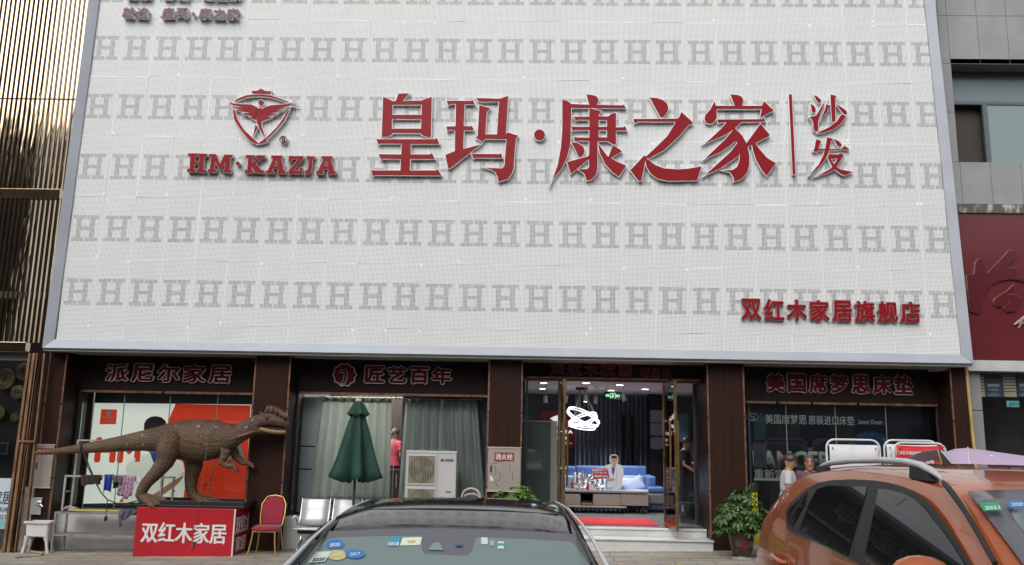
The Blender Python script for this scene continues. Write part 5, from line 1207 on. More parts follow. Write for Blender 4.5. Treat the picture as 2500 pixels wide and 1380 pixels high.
f, _ = wpx('安全', 1479, 962, 1488, 969, 2.298, depth=.004, bold=.03); wpx('出口', 1504, 963, 1513, 970, 2.298, depth=.004, bold=.03, mb=f)
def seg(mb, pts, r=.006, Y=2.295): mb.tube([at(x,y,Y) for x,y in pts], r, 5)
seg(f, [(1490,972),(1490,960.5),(1502,960.5),(1502,972.5)]); seg(f, [(1497,962.5),(1495.5,966),(1497,968.5),(1496,971.5)]); seg(f, [(1495.5,966),(1493,969.5),(1492,972)]); seg(f, [(1494,964),(1499,966.5)]); obj('lettering', f, M_EXG, ex)
wire_ = MB(); 
for px in (1480,1511): a = at(px,957,2.33); wire_.tube([a, Vector((a.x,a.y,ZC))], .004, 5)
obj('wire', wire_, M_WIRE, ex)
# red wall sign, slat screen, plaques
YB = 6.05
wsn = thing('wall_sign', 'red wall panel with white emblem and letters behind the left door leaf', 'sign', at(1362,1095,YB))
obj('panel', MB().box(tuple(at(1318,1093,YB)),tuple(at(1404,1003,YB)+Vector((0,.05,0)))), M('matt_red_panel', (.36,.012,.02), .4), wsn)
f, _ = wpx('HM·KAZJA', 1330, 1050, 1398, 1060, YB, depth=.02, bold=.05); wpx('皇玛·康之家', 1340, 1066, 1386, 1073, YB, depth=.02, bold=.02, mb=f); wpx('— 沙 / 发 / 家 / 居 —', 1330, 1079, 1397, 1084, YB, depth=.02, mb=f)
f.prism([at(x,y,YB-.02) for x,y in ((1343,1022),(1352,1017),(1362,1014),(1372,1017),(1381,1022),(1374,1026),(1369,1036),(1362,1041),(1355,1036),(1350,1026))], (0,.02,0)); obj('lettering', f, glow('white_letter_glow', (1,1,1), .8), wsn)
YS2 = 5.6; ssc = thing('slat_screen', 'screen of tall black slats behind the blue sofa', 'screen', at(1490,1240,YS2))
obj('backing', MB().box((X0(1404,1100,YS2+.3),YS2+.30,ZFI),(X0(1588,1100,YS2+.3),YS2+.34,ZC)), M('blue_grey_mirror_wall', (.40,.44,.58), .3), ssc)
x = X0(1408,1100,YS2); k = 0
sb = MB()
while x < X0(1586,1100,YS2): sb.box((x,YS2,ZFI),(x+.04,YS2+.08,ZC-.05)); x += .105
obj('slats', sb, M('black_slat', (.014,.014,.016), .35), ssc)
pd = MB()
for px in (1518,1540): pd.box((X0(px,1100,YS2+.2),YS2+.2,ZFI),(X0(px+12,1100,YS2+.2),YS2+.25,Zz(1520,1015,YS2+.2)))
obj('dark_board', pd, M('dark_brown_board', (.03,.02,.02), .4), ssc)
dk = thing('partition', 'near black partition carrying three steel plaques', 'wall', at(1610,1240,5.35))
obj('panel', MB().box((X0(1586,1100,5.35),5.35,ZFI),(X0(1640,1100,5.35),5.45,ZC)), M('black_brown_partition', (.012,.010,.010), .4), dk)
M_PLQ = M('brushed_plaque', (.36,.37,.39), .4, .5, vary=.1)
for k,(t_,b_3,l) in enumerate(((1002,1031,'uppermost steel plaque on the black partition'),(1034,1063,'middle steel plaque on the black partition'),(1068,1096,'lowest steel plaque, with curved edges, on the black partition'))):
    p = thing('plaque', l, 'plaque', at(1604,b_3,5.34), 'steel plaques on the partition')
    if k < 2: m_ = MB().box(tuple(at(1588,b_3,5.33)),tuple(at(1619,t_,5.33)+Vector((0,.015,0))))
    else: m_ = MB().prism([at(x,y,5.33) for x,y in ((1588,1070),(1596,1067.5),(1604,1066.5),(1612,1067.5),(1619,1070),(1619,1094),(1612,1097),(1604,1098),(1596,1097),(1588,1094))], (0,.015,0))
    obj('plate', m_, M_PLQ, p)
    if k == 2: f,_ = wpx('荣誉企业', 1597, 1080, 1613, 1084, 5.328, depth=.002); obj('lettering', f, M_LETW, p)
gbd = thing('green_board', 'tall dull green board in a cream frame standing behind the left sidelight', 'board', at(1320,1255,1.25))
gx0, gx1 = X0(1262,1130,1.25), X0(1344,1130,1.25); gz1 = Zz(1320,1030,1.25)
obj('board', MB().box((gx0,1.25,ZFI),(gx1,1.29,gz1)), M('dull_green_laminate', (.085,.12,.105), .4, vary=.15, vs=2), gbd)
obj('frame', MB().box((gx1,1.22,ZFI),(X0(1360,1130,1.22),1.30,gz1+.02)).box((gx0,1.22,gz1),(gx1,1.30,gz1+.02)), M('cream_frame', (.42,.41,.37), .6), gbd)
# sofa
SFY = 4.4; M_SOFB = M('blue_upholstery', (.085,.16,.38), .75, vary=.12, vs=6); M_SOFL = M('light_blue_upholstery', (.30,.38,.52), .75, vary=.1, vs=6); M_SOFG = M('grey_seat_fabric', (.16,.155,.16), .8, vary=.1); M_SOFD = M('navy_base', (.035,.06,.12), .7)
sf = thing('sofa', 'long blue sofa with light blue back cushions and a grey seat inside the entrance', 'sofa', fl(1480,1235))
def sbox(l, t_, r, b_4, y0, y1, mat, name, bev=.04): return obj(name, MB().box((X0(l,(t_+b_4)/2,y0),y0,Zz((l+r)/2,b_4,y0)),(X0(r,(t_+b_4)/2,y0),y1,Zz((l+r)/2,t_,y0))), mat, sf, bevel=bev, smooth=60)
sbox(1345,1229,1642,1243,SFY-.75,SFY+.25,M_SOFD,'base',.02); sbox(1345,1203,1642,1229,SFY-.8,SFY+.1,M_SOFG,'seat')
for l,r in ((1345,1405.5),(1406.5,1503),(1504,1579)):
    sbox(l,1161,r,1203,SFY-.05,SFY+.22,M_SOFL,'back_cushion'); sbox(l,1138,r,1164,SFY,SFY+.26,M_SOFB,'headrest')
sbox(1581,1163,1602,1203,SFY-.7,SFY+.2,M_SOFB,'armrest'); sbox(1582,1189,1622,1204,SFY-.78,SFY-.3,M_SOFB,'side_cushion')
def pillow(label, mat, px, py, w_, h_, y, rot):
    c = at(px,py,y); b = MB(); Q = Matrix.Rotation(rot,4,'Y')@Matrix.Rotation(-.35,4,'X'); n = 10; A = []; B = []
    for j in range(n+1):
        ra, rb = [], []
        for i in range(n+1):
            u, v = 2*i/n-1, 2*j/n-1; th = .075*((1-u**4)*(1-v**4))**.6; e = 1-.06*(u*u*v*v)*0
            ra.append(c+Q@Vector((u*w_/2*(1-.07*(1-v*v)*-1*0)*(1-.05*(1-abs(v))),-th,v*h_/2*(1-.05*(1-abs(u)))))); rb.append(c+Q@Vector((u*w_/2*(1-.05*(1-abs(v))),th,v*h_/2*(1-.05*(1-abs(u))))))
        A.append(ra); B.append(rb)
    b.grid(A); b.grid(B); bmesh.ops.remove_doubles(b.bm, verts=b.bm.verts[:], dist=.001); o = obj('pillow', b, mat); return tag(o, label, 'pillow')
M_LAV = M('lavender_pillow', (.36,.40,.58), .8, vary=.1, vs=20)
def stripes():
    m = Mat('striped_pillow', (.4,.4,.4), .8); x,y,z = m.xyz(); m.set(col=m.mix((x*9.0).fr() > .5, (.55,.55,.55), (.03,.03,.035))); return m.m
pillow('lavender scatter pillow tilted on the sofa beside the cutout man', M_LAV, 1547,1188,.50,.36,SFY-.32,-.45); pillow('pale sequinned pillow half behind the cutout man', M('pale_sequin', (.42,.42,.55), .4, vary=.3, vs=60), 1532,1184,.44,.36,SFY-.16,.05); pillow('black and white striped pillow behind the silver ornaments', stripes(), 1424,1176,.48,.38,SFY-.25,.15); pillow('striped pillow between the ornaments and the cutout man', stripes(), 1462,1184,.34,.34,SFY-.25,.1)
# coffee table with things on it
TYY = 3.3; M_TAUPE = M('taupe_lacquer', (.30,.245,.205), .35); ct = thing('coffee_table', 'long taupe coffee table with drawers on splayed dark legs', 'table', fl(1460,1256))
def tbx(l, t_, r, b_4, y0, y1, mat, name, bev=.008): return obj(name, MB().box((X0(l,(t_+b_4)/2,y0),y0,Zz((l+r)/2,b_4,y0)),(X0(r,(t_+b_4)/2,y0),y1,Zz((l+r)/2,t_,y0))), mat, ct, bevel=bev)
tbx(1345,1198,1584,1203,TYY-.03,TYY+.6,M('grey_stone_top', (.26,.245,.24), .2), 'tabletop')
for l,r in ((1345,1417),(1448,1515.6),(1516.4,1583)): 
    d = tbx(l,1206,r,1235,TYY,TYY+.55,M_TAUPE,'drawer'); 
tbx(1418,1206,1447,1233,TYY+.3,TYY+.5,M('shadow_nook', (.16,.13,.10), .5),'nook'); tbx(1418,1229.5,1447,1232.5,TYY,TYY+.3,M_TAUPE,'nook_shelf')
tbx(1385,1236,1530,1240,TYY-.12,TYY+.5,M_TAUPE,'lower_board')
for px in (1522,1570):
    a = at(px,1239,TYY+.03); f_ = fl(px+6,1256.5); f_.y = TYY+.0; g = MB(); g.tube([a,f_], [.022,.012], 8); obj('leg', g, M('bronze_leg', (.10,.08,.075), .25, .6), ct, smooth=60)
for px in (1362,1400): a = at(px,1240,TYY+.4); g = MB(); g.tube([a,Vector((a.x,a.y,ZFI))], [.022,.014], 8); obj('leg', g, M_DARK, ct, smooth=60)
ZT = Zz(1464,1198,TYY)
def spiky(label, px, py, s, y, seed):
    q = random.Random(seed); c = at(px,py,y); b = MB()
    for i in range(22):
        a = math.pi*(.02+.96*q.random()); l_ = s*q.uniform(.7,1.1); dy_ = q.uniform(-.5,.5); d = Vector((math.cos(a),dy_,math.sin(a)*.85+.05)); nrm = Vector((-math.sin(a),0,math.cos(a)))*.18*(1 if math.cos(a)>0 else -1)
        b.tube([c+d*l_*.1, c+d*l_*.55+nrm*l_*.2, c+d*l_+nrm*l_*.5], [.022,.016,.002], 6)
    b.ball(c, s*.25,s*.25,s*.18); o = obj('ornament', b, M('polished_silver', (.75,.75,.75), .18, .95), smooth=50); return tag(o, label, 'ornament')
spiky('larger spiky silver ornament on the coffee table', 1428,1178,.26,TYY+.42,1); spiky('smaller spiky silver ornament at the front of the coffee table', 1419,1193,.17,TYY+.15,2); spiky('spiky silver ornament nearest the cutout man', 1460,1192,.17,TYY+.2,3)
def card(label, l, t_, r, b_4, y, red):
    c_ = thing('price_card', label, 'card', at((l+r)/2,b_4,y)); obj('stand', MB().box(tuple(at(l,b_4,y)),tuple(at(r,t_,y)+Vector((0,.02,0)))), M('card_red', (.38,.02,.03), .5), c_)
    a, b2 = (l+ (r-l)*.36, r-.8); obj('sheet', MB().box(tuple(at(a,b_4-1,y-.003)),tuple(at(b2,t_+1,y-.003)+Vector((0,.002,0)))), M('card_paper', (.60,.58,.68) if red else (.35,.32,.27), .5), c_)
card('red and white price card at the front of the coffee table', 1431,1183,1451,1197.5,TYY+.05,True); card('red and beige price card at the end of the coffee table', 1394,1178,1412,1191,TYY+.2,False)
tag(obj('magazine', MB().box((X0(1541,1200,TYY+.1),TYY+.08,ZT+.002),(X0(1583,1200,TYY+.1),TYY+.35,ZT+.016)), M('white_magazine', (.62,.62,.70), .35)), 'white magazine on the end of the coffee table', 'magazine')
# printed standee of a man
MYY = TYY+.12
st = thing('standee', 'flat cardboard cutout of a man in a white jacket holding a red sign', 'cutout', at(1500,1198,MYY))
M_JK = M('printed_white_jacket', (.66,.67,.66), .6); out = [(1494,1200),(1497,1188),(1488,1191),(1482,1190),(1483,1180),(1489,1172),(1478,1172),(1476,1138),(1487,1134),(1494,1132),(1489,1127),(1488,1118),(1492,1111.5),(1499,1109.5),(1506,1111.5),(1510,1118),(1509,1127),(1507,1132),(1517,1136),(1522,1144),(1522,1165),(1518,1176),(1521,1186),(1516,1191),(1509,1193),(1508,1200)]
obj('board', flat(out, MYY, .012), M_JK, st)
obj('printed_face', flat([(1492.5,1124),(1492,1118),(1507,1118),(1506.5,1126),(1504,1132),(1503,1140),(1498,1142),(1494,1138),(1495.5,1132)], MYY-.002, .002), M('printed_skin', (.50,.29,.19), .6), st)
obj('printed_hair', flat([(1492,1120),(1491.5,1116),(1494,1113),(1499,1111.8),(1504.5,1113),(1507.5,1117),(1507,1122),(1505,1119.5),(1494,1119)], MYY-.004, .002), M('printed_black_hair', (.02,.017,.017), .5), st)
obj('printed_tee', flat([(1493,1140),(1498,1142.5),(1502,1140),(1500,1152),(1498,1162),(1494,1154)], MYY-.002, .002), M('printed_blue', (.02,.09,.42), .6), st)
obj('printed_hand', flat([(1479,1172),(1490,1169),(1499,1167),(1501,1169),(1496,1173),(1486,1174)], MYY-.016, .002), M('printed_skin2', (.50,.29,.19), .6), st)
obj('printed_fold', flat([(1507,1138),(1506,1160),(1504,1192),(1503,1192),(1504.5,1160)], MYY-.002, .0015), M('printed_grey', (.42,.43,.43), .6), st)
obj('sign', flat([(1446,1144),(1483,1140.5),(1488,1168),(1448,1172)], MYY-.014, .006), M('card_white', (.64,.62,.60), .6), st)
obj('sign_field', flat([(1447.5,1150.5),(1485,1148),(1487.5,1167),(1449,1170.5)], MYY-.016, .0015), M('sign_red', (.42,.02,.025), .5), st)
f,_ = wpx('HM·KAZJA', 1447, 1143, 1484, 1148.5, MYY-.015, depth=.002, bold=.03, lift=.0); obj('lettering', f, M('sign_red2', (.36,.02,.02), .5), st)
f,_ = wpx('皇玛·康之家', 1451, 1151.5, 1482, 1157, MYY-.0165, depth=.002, bold=.02); wpx('健康好沙发', 1451, 1160, 1484, 1166, MYY-.0165, depth=.002, bold=.04, mb=f); obj('lettering', f, M_LETW, st)
# beyond the right sidelight
person('person in a black shirt bending over inside the right sidelight', (at(1664,1150,2.6).x,2.6,ZFI), 1.60, R_(60), M('black_tee', (.012,.012,.014), .8), M('black_trousers', (.012,.012,.014), .8), M_HAIRB, (((-.02,-.10,-.24),(.0,-.22,-.08)),((.02,-.10,-.24),(0,-.22,-.08))), (0,.2), .18, hairstyle='short')
bkx = thing('black_cabinet', 'black cabinet with a small blue tag inside the right sidelight', 'cabinet', fl(1692,1285))
obj('carcass', MB().box((X0(1661,1260,1.5),1.5,ZFI),(X0(1728,1260,1.5),1.9,Zz(1692,1229,1.5))), M('satin_black', (.022,.022,.024), .3), bkx, bevel=.01); obj('tag', MB().box(tuple(at(1664,1250,1.497)),tuple(at(1669,1233,1.497)+Vector((0,.002,0)))), M('blue_tag', (.25,.45,.55), .5), bkx)
ds = thing('counter', 'dark counter with a pale stone edge deep inside the right sidelight', 'counter', fl(1700,1240))
obj('top', MB().box((X0(1668,1133,3.2),3.2,Zz(1700,1136,3.2)),(X0(1735,1133,3.2),3.9,Zz(1700,1131,3.2))), M_EDGE, ds); obj('front', MB().box((X0(1670,1150,3.25),3.25,ZFI),(X0(1735,1150,3.25),3.85,Zz(1700,1136.5,3.2))), M_DARK, ds)
bl = thing('blind', 'dusty pink vertical blind deep inside the right sidelight', 'blind', at(1700,1128,5.0)); b = MB()
for i in range(9): xx = X0(1670+7*i,1100,5.0); b.box((xx,5.0,Zz(1700,1128,5.0)),(xx+.055,5.02,Zz(1700,1079,5.0)))
obj('slats', b, M('dusty_pink', (.26,.20,.22), .7), bl)
tp_ = thing('teal_poster', 'dim teal poster seen through the right sidelight', 'poster', at(1668,1078,4.0)); obj('sheet', MB().box(tuple(at(1652,1078,4.0)),tuple(at(1680,1012,4.0)+Vector((0,.01,0)))), M('dim_teal', (.06,.13,.15), .5), tp_)
f,_ = wpx('沙发', 1658, 1040, 1670, 1048, 3.998, depth=.002); obj('lettering', f, M('pale_teal', (.2,.3,.32), .5), tp_)
# =================================================================== midnight poster in the right window
QY = 1.0
M_NIGHT = M('midnight_blue_print', (.010,.011,.020), .35, vary=.3, vs=.8); M_SILV = M('silver_print', (.62,.66,.66), .4)
np_ = thing('poster', 'midnight blue poster with a globe and large silver letters behind the right window', 'poster', at(2060,1240,QY))
obj('sheet', MB().box((BAY[3][0],QY,PT),(BAY[3][1]-.05,QY+.02,BOT[3]+.05)), M_NIGHT, np_)
f,_ = wpx('美国席梦思', 1868, 1012, 1969, 1036, QY, depth=.003, bold=.006); wpx('原装进口床垫', 1974, 1015, 2086, 1038, QY, depth=.003, bold=.006, mb=f); obj('lettering', f, M_SILV, np_)
f,_ = wpx('Lancer Dream', 2095, 1025, 2154, 1036, QY, depth=.003, shear=.35); obj('lettering', f, M_SILV, np_)
mg = Mat('silver_fading_print', (.3,.3,.3), .4); x,y,z = mg.xyz(); zt_, zb2 = Zz(1960,1101,QY)-np_.location.z, Zz(1960,1145,QY)-np_.location.z
mg.set(col=mg.mix(((z-zb2)/(zt_-zb2)), (.02,.02,.035), (.70,.76,.74)))
f,_ = wpx('LANCER', 1838, 1101, 2030, 1146, QY, depth=.003, bold=.035); wpx('DREAM', 2046, 1104, 2200, 1149, QY, depth=.003, bold=.035, mb=f); obj('lettering', f, mg.m, np_)
f,_ = wpx('重新定义弹簧床垫', 1841, 1147, 2046, 1171, QY, depth=.003, bold=.006); obj('lettering', f, M_SILV, np_)
ln = MB(); ln.box(tuple(at(1841,1173,QY-.003)),tuple(at(2060,1172.2,QY-.003)+Vector((0,.002,.004)))); ln.box(tuple(at(1857.8,1033,QY-.003)),tuple(at(1858.6,1009,QY-.003)+Vector((0,.002,0)))); obj('hairline', ln, M_SILV, np_)
sg = MB()
for pts in ([(1840+11*math.cos(a),1017.5+9*math.sin(a)) for a in [R_(t) for t in range(-70,111,15)]],[(1831+10*math.cos(a),1017+9*math.sin(a)) for a in [R_(t) for t in range(110,291,15)]],[(1844,1012),(1838,1009.5),(1832,1011),(1831,1015),(1836,1018),(1842,1020),(1843,1024),(1837,1027),(1829,1025)]):
    sg.tube([at(x_,y_,QY-.006) for x_,y_ in pts], .008, 5)
obj('logo', sg, M_SILV, np_)
def earth():
    m = Mat('printed_globe', (.03,.08,.2), .4); c = m.noise(7,6,.65).smooth(.52,.68); m.set(col=m.mix(c, (.018,.050,.135), (.10,.16,.24))); return m.m
gl = MB(); gl.prism([at(2125+62*math.cos(a),1117+64*math.sin(a),QY-.003) for a in (2*math.pi*i/64 for i in range(64))], (0,.002,0)); obj('globe', gl, earth(), np_)
obj('dark_base', MB().box((BAY[3][0],QY-.006,PT),(BAY[3][1]-.05,QY-.0045,Zz(1950,1178,QY))), M_IN1, np_)
tl_ = MB(); tl_.box(tuple(at(1841,1143,QY-.012)),tuple(at(1871,1080,QY-.012)+Vector((0,.002,0)))); obj('notice', tl_, M('dim_notice', (.055,.06,.075), .4), np_)
obj('notice', MB().box(tuple(at(1842,1075,QY-.012)),tuple(at(1869,1012,QY-.012)+Vector((0,.002,0)))), M('dim_blue_notice', (.025,.055,.08), .4), np_)
# =================================================================== banner stands behind the orange car
M_TUBE = M('white_enamel_tube', (.62,.62,.64), .3); M_BANW = M('white_banner', (.62,.62,.64), .6, vary=.1, vs=3); M_BANR = M('red_banner', (.52,.012,.018), .5, vary=.12, vs=2)
def stand(label, l, t_, r, Y, ban, mat, hgt=1.0):
    x0, x1, zt_ = X0(l,1120,Y), X0(r,1120,Y), Zz((l+r)/2,t_,Y); zb_2 = gz((x0+x1)/2); s = thing('banner_stand', label, 'sign', ((x0+x1)/2,Y,zb_2), 'tube banner stands')
    rd = .13; P = [Vector((x0,Y,zb_2)),Vector((x0,Y,zt_-rd))]+[Vector((x0+rd-rd*math.cos(a),Y,zt_-rd+rd*math.sin(a))) for a in (R_(20),R_(45),R_(70),R_(90))]+[Vector((x1-rd+rd*math.sin(a),Y,zt_-rd+rd*math.cos(a))) for a in (0,R_(25),R_(50),R_(75))]+[Vector((x1,Y,zt_-rd)),Vector((x1,Y,zb_2))]
    b = MB(); b.tube(P, .017, 10)
    for z in (zt_-.09, zb_2+.25): b.tube([(x0,Y,z),(x1,Y,z)], .011, 8)
    for x in (x0,x1): b.tube([(x,Y-.28,zb_2+.02),(x,Y+.28,zb_2+.02)], .016, 8)
    obj('frame', b, M_TUBE, s, smooth=60)
    bl_, bt, br, bb_ = ban; xx0, xx1 = X0(bl_,1120,Y-.02), X0(br,1120,Y-.02); z1 = Zz((bl_+br)/2,bt,Y-.02); z0 = zb_2+.35; g = MB(); rows = []
    for j in range(9):
        rows.append([Vector((xx0+(xx1-xx0)*i/12, Y-.025+.008*math.sin(i*1.1+j*.6)*(1 if 0<i<12 else 0), z1+(z0-z1)*j/8-.012*math.sin(math.pi*i/12)*(1-j/8))) for i in range(13)])
    g.grid(rows); obj('banner', g, mat, s, solid=.003)
    ey = MB()
    for x in (xx0+.05,xx1-.05): ey.lathe([(.012,-.004),(.012,.004)], (x,Y-.032,z1-.06), 10, Matrix.Rotation(R_(90),4,'X'))
    obj('eyelet', ey, M_DARK, s); return s
stand('white banner stand nearest the two women', 2019, 1074, 2149, -1.0, (2026,1086,2146,0), M_BANW)
stand('white banner stand mostly covered by the red banner stand', 2160, 1076, 2291, -.95, (2166,1085,2286,0), M_BANW)
s3 = stand('banner stand with a red banner lettered in white', 2183, 1082, 2310, -1.1, (2190,1088,2304,0), M_BANR)
f,_ = wpx('双红木家居批发商场', 2196, 1102, 2265, 1111, -1.137, depth=.002, bold=.03); wpx('（E3栋）', 2268, 1103, 2302, 1112, -1.137, depth=.002, bold=.03, mb=f); wpx('店面全面装修', 2218, 1121, 2281, 1133, -1.137, depth=.002, bold=.03, mb=f); obj('lettering', f, M_LETW, s3)
# lilac canopy of a parked scooter
def lilac():
    m = Mat('lilac_dotted_canopy', (.45,.36,.50), .6); v = m.node('ShaderNodeTexVoronoi'); v.inputs['Scale'].default_value = 4.5; m.nt.links.new(m.co('Object',(1,.6,1.4)), v.inputs['Vector'])
    m.set(col=m.mix(X(m.nt, v.outputs['Distance']) < .13, (.42,.33,.46), (.66,.60,.68))); return m.m
LYY = -3.6
sc2 = thing('scooter_canopy', 'lilac dotted rain canopy with a dark pointed front behind the orange car', 'canopy', at(2400,1180,LYY))
edge = [(2290,1098),(2310,1104),(2335,1104),(2355,1097),(2362,1094),(2372,1096),(2400,1099),(2440,1105),(2490,1112),(2560,1121)]
low = [(2294,1108),(2322,1140),(2345,1150),(2362,1146),(2368,1146),(2385,1150),(2420,1156),(2460,1160),(2510,1164),(2580,1170)]
g = MB(); rows = []
for k in range(7):
    t = k/6; rows.append([at(a[0]+(c[0]-a[0])*t, a[1]+(c[1]-a[1])*t, LYY-.45*math.sin(t*1.4)) for a,c in zip(edge,low)])
back = [[p+Vector((0,.35*k,-.02*k*k)) for p in rows[0]] for k in (3,2,1)]
g.grid(back+rows); obj('cloth', g, lilac(), sc2, solid=.004, smooth=60)
fl_ = MB(); fl_.prism([at(x_,y_,LYY-.46) for x_,y_ in ((2289,1097),(2294,1099),(2338,1150),(2306,1152),(2300,1130))], (0,.006,0)); obj('front_flap', fl_, M('dark_flap', (.035,.035,.025), .6), sc2)
tr_ = MB(); tr_.tube([at(2289,1097,LYY-.47),at(2298,1128,LYY-.47),at(2305,1152,LYY-.47)], .006, 6); obj('piping', tr_, M('yellow_piping', (.4,.36,.06), .6), sc2)
rb_ = MB(); rb_.tube([p+Vector((0,-.008,.004)) for p in (r[4] for r in rows)], .012, 6); obj('rib', rb_, M('pale_rib', (.55,.55,.52), .5), sc2)
pl_ = MB(); c0 = at(2400,1160,LYY+.3); pl_.tube([Vector((c0.x,c0.y,gz(c0.x)+.55)), c0+Vector((0,0,.1))], .014, 8); pl_.tube([Vector((c0.x+.5,c0.y,gz(c0.x)+.55)), c0+Vector((.5,0,.05))], .014, 8); obj('pole', pl_, M_DARK, sc2, smooth=60)
sct = MB(); x_ = c0.x
sct.rings([[Vector((x_+dx, c0.y+.16*k*math.cos(a), gz(x_)+zc+.16*k2*math.sin(a))) for a in (2*math.pi*i/12 for i in range(12))] for dx,k,zc,k2 in ((-.35,.5,.55,1.2),(-.2,.8,.45,1.4),(.2,.9,.45,.9),(.6,1,.6,1.1),(.9,.6,.62,.7))])
for dx in (-.42,.75): sct.lathe([(.14,-.045),(.22,-.04),(.22,.04),(.14,.045)], (x_+dx,c0.y,gz(x_)+.22), 20, Matrix.Rotation(R_(90),4,'X'))
obj('scooter', sct, M('scooter_shell', (.25,.25,.27), .3), sc2, smooth=50)
# yellow board, people, plants
yb_ = thing('caution_board', 'narrow yellow caution board with a black handle beside the potted plant', 'sign', at(1846,1330,.05)); WY = .02
wb = MB(); P = [(1835.5,1200),(1848,1200),(1858,1330),(1836,1330)]; wb.prism([at(x_,y_,WY) for x_,y_ in P], (0,.02,0)); obj('board', wb, M('caution_yellow', (.62,.48,.015), .45), yb_, bevel=.003)
hb = MB(); hb.rings([[at(1842,y_,WY+.01)+Vector((.06*k*math.cos(a),.03*math.sin(a),0)) for a in (2*math.pi*i/12 for i in range(12))] for y_,k in ((1201,1.0),(1192,1.05),(1184,.95),(1179,.5))]); obj('handle', hb, M_DARK, yb_, smooth=60)
f = MB()
for i,chh in enumerate('小心地滑'): wpx(chh, 1840.5+1.1*i, 1222+16*i, 1849+1.1*i, 1234+16*i, WY-.001, depth=.002, bold=.03, mb=f)
tr3 = [at(x_,y_,WY-.003) for x_,y_ in ((1844,1205),(1849,1214),(1839.5,1214))]; f.prism(tr3, (0,.002,0)); obj('lettering', f, M_DARK, yb_)
def printtop():
    m = Mat('grey_tee_with_print', (.5,.5,.5), .8); x,y,z = m.xyz(); k = (m.noise(24,3).smooth(.48,.56))*(z < 1.12); m.set(col=m.mix(k, (.46,.45,.47), (.03,.03,.035))); return m.m
hx = at(1922,1150,-1.0)
person('woman in a pale grey printed tee with her hair tied back, looking down', (hx.x-.03,-1.0,gz(hx.x)-.02), 1.68, R_(72), printtop(), M('navy_trousers', (.02,.025,.05), .8), M_HAIRB, (((-.05,-.02,-.26),(.03,-.22,.02)),((.05,-.02,-.26),(-.02,-.22,.0))), (0,.38), .10, hairstyle='tail')
hx2 = at(1976,1145,-.7)
person('smiling woman with short greying hair showing only her head over the orange car', (hx2.x,-.7,gz(hx2.x)-.04), 1.66, R_(-12), M('plum_blouse', (.16,.07,.09), .8), M('dark_slacks', (.02,.02,.02), .8), M_HAIRG, (((-.06,-.0,-.27),(.02,-.14,-.18)),((.06,-.0,-.27),(-.02,-.14,-.18))), (0,.05), .02, hairstyle='short')
def jar(t, B):
    b = MB(); zt_ = .40
    b.lathe([(.14,0),(.155,.02),(.145,.04),(.175,.16),(.20,.30),(.205,.37),(.225,.385),(.225,.41),(.20,.41),(.19,.36),(.02,.35)], B, 32)
    m = Mat('glazed_dark_pot', (.05,.025,.02), .3); f = m.noise(6,4).smooth(.4,.6); m.set(col=m.mix(f,(.030,.016,.014),(.07,.035,.028)))
    obj('pot', b, m.m, t, smooth=40)
    s = MB(); s.lathe([(.185,.37),(.185,.375)], B, 24); obj('soil', s, M('soil', (.04,.03,.02), .9), t)
    d = MB()
    for a in (-.55,-.2,.15,.5):
        n = Vector((math.sin(a),-math.cos(a),0)); s_ = Vector((math.cos(a),math.sin(a),0)); c = B+n*.196+Vector((0,0,.235))
        if a in (-.2,.15) : 
            for sg_ in (-1,1): d.beam(c-s_*.03-Vector((0,0,.05*sg_))+n*.004, c+s_*.03+Vector((0,0,.05*sg_))+n*.004, .014, .004, up=n)
    obj('red_paint', d, M('red_paint', (.32,.015,.012), .4), t)
    w = MB(); w.lathe([(.165,.0),(.165,.022)], B, 28, caps=False); obj('pale_foot', w, M('pale_glaze', (.4,.4,.37), .5), t)
    for k_,ch_ in enumerate('福寿'):
        a = (-.55,.55)[k_]; n = Vector((math.sin(a),-math.cos(a),0)); s_ = Vector((math.cos(a),math.sin(a),0)); f,_ = write(ch_, B+n*.192-s_*.045+Vector((0,0,.19)), s_*.09, (n*.02+Vector((0,0,.10))), depth=.003); obj('character', f, M('grey_relief', (.16,.14,.12), .5), t)
pb = gnd(1812,1362); umbrella_plant('potted_plant', 'bushy potted umbrella plant with bare stalks beside the yellow caution board', tuple(pb), .46, .36, 1.12, 120, M_LEAF, 4, jar, bare=7)
p2 = Vector((X0(1255,1300,-.35), -.35, 0)); p2.z = gz(p2.x); umbrella_plant('potted_plant', 'fresh green potted plant showing over the dark car roof below the hydrant cabinet', tuple(p2), .52, .55, 1.17, 95, M_LEAF2, 8, jar)
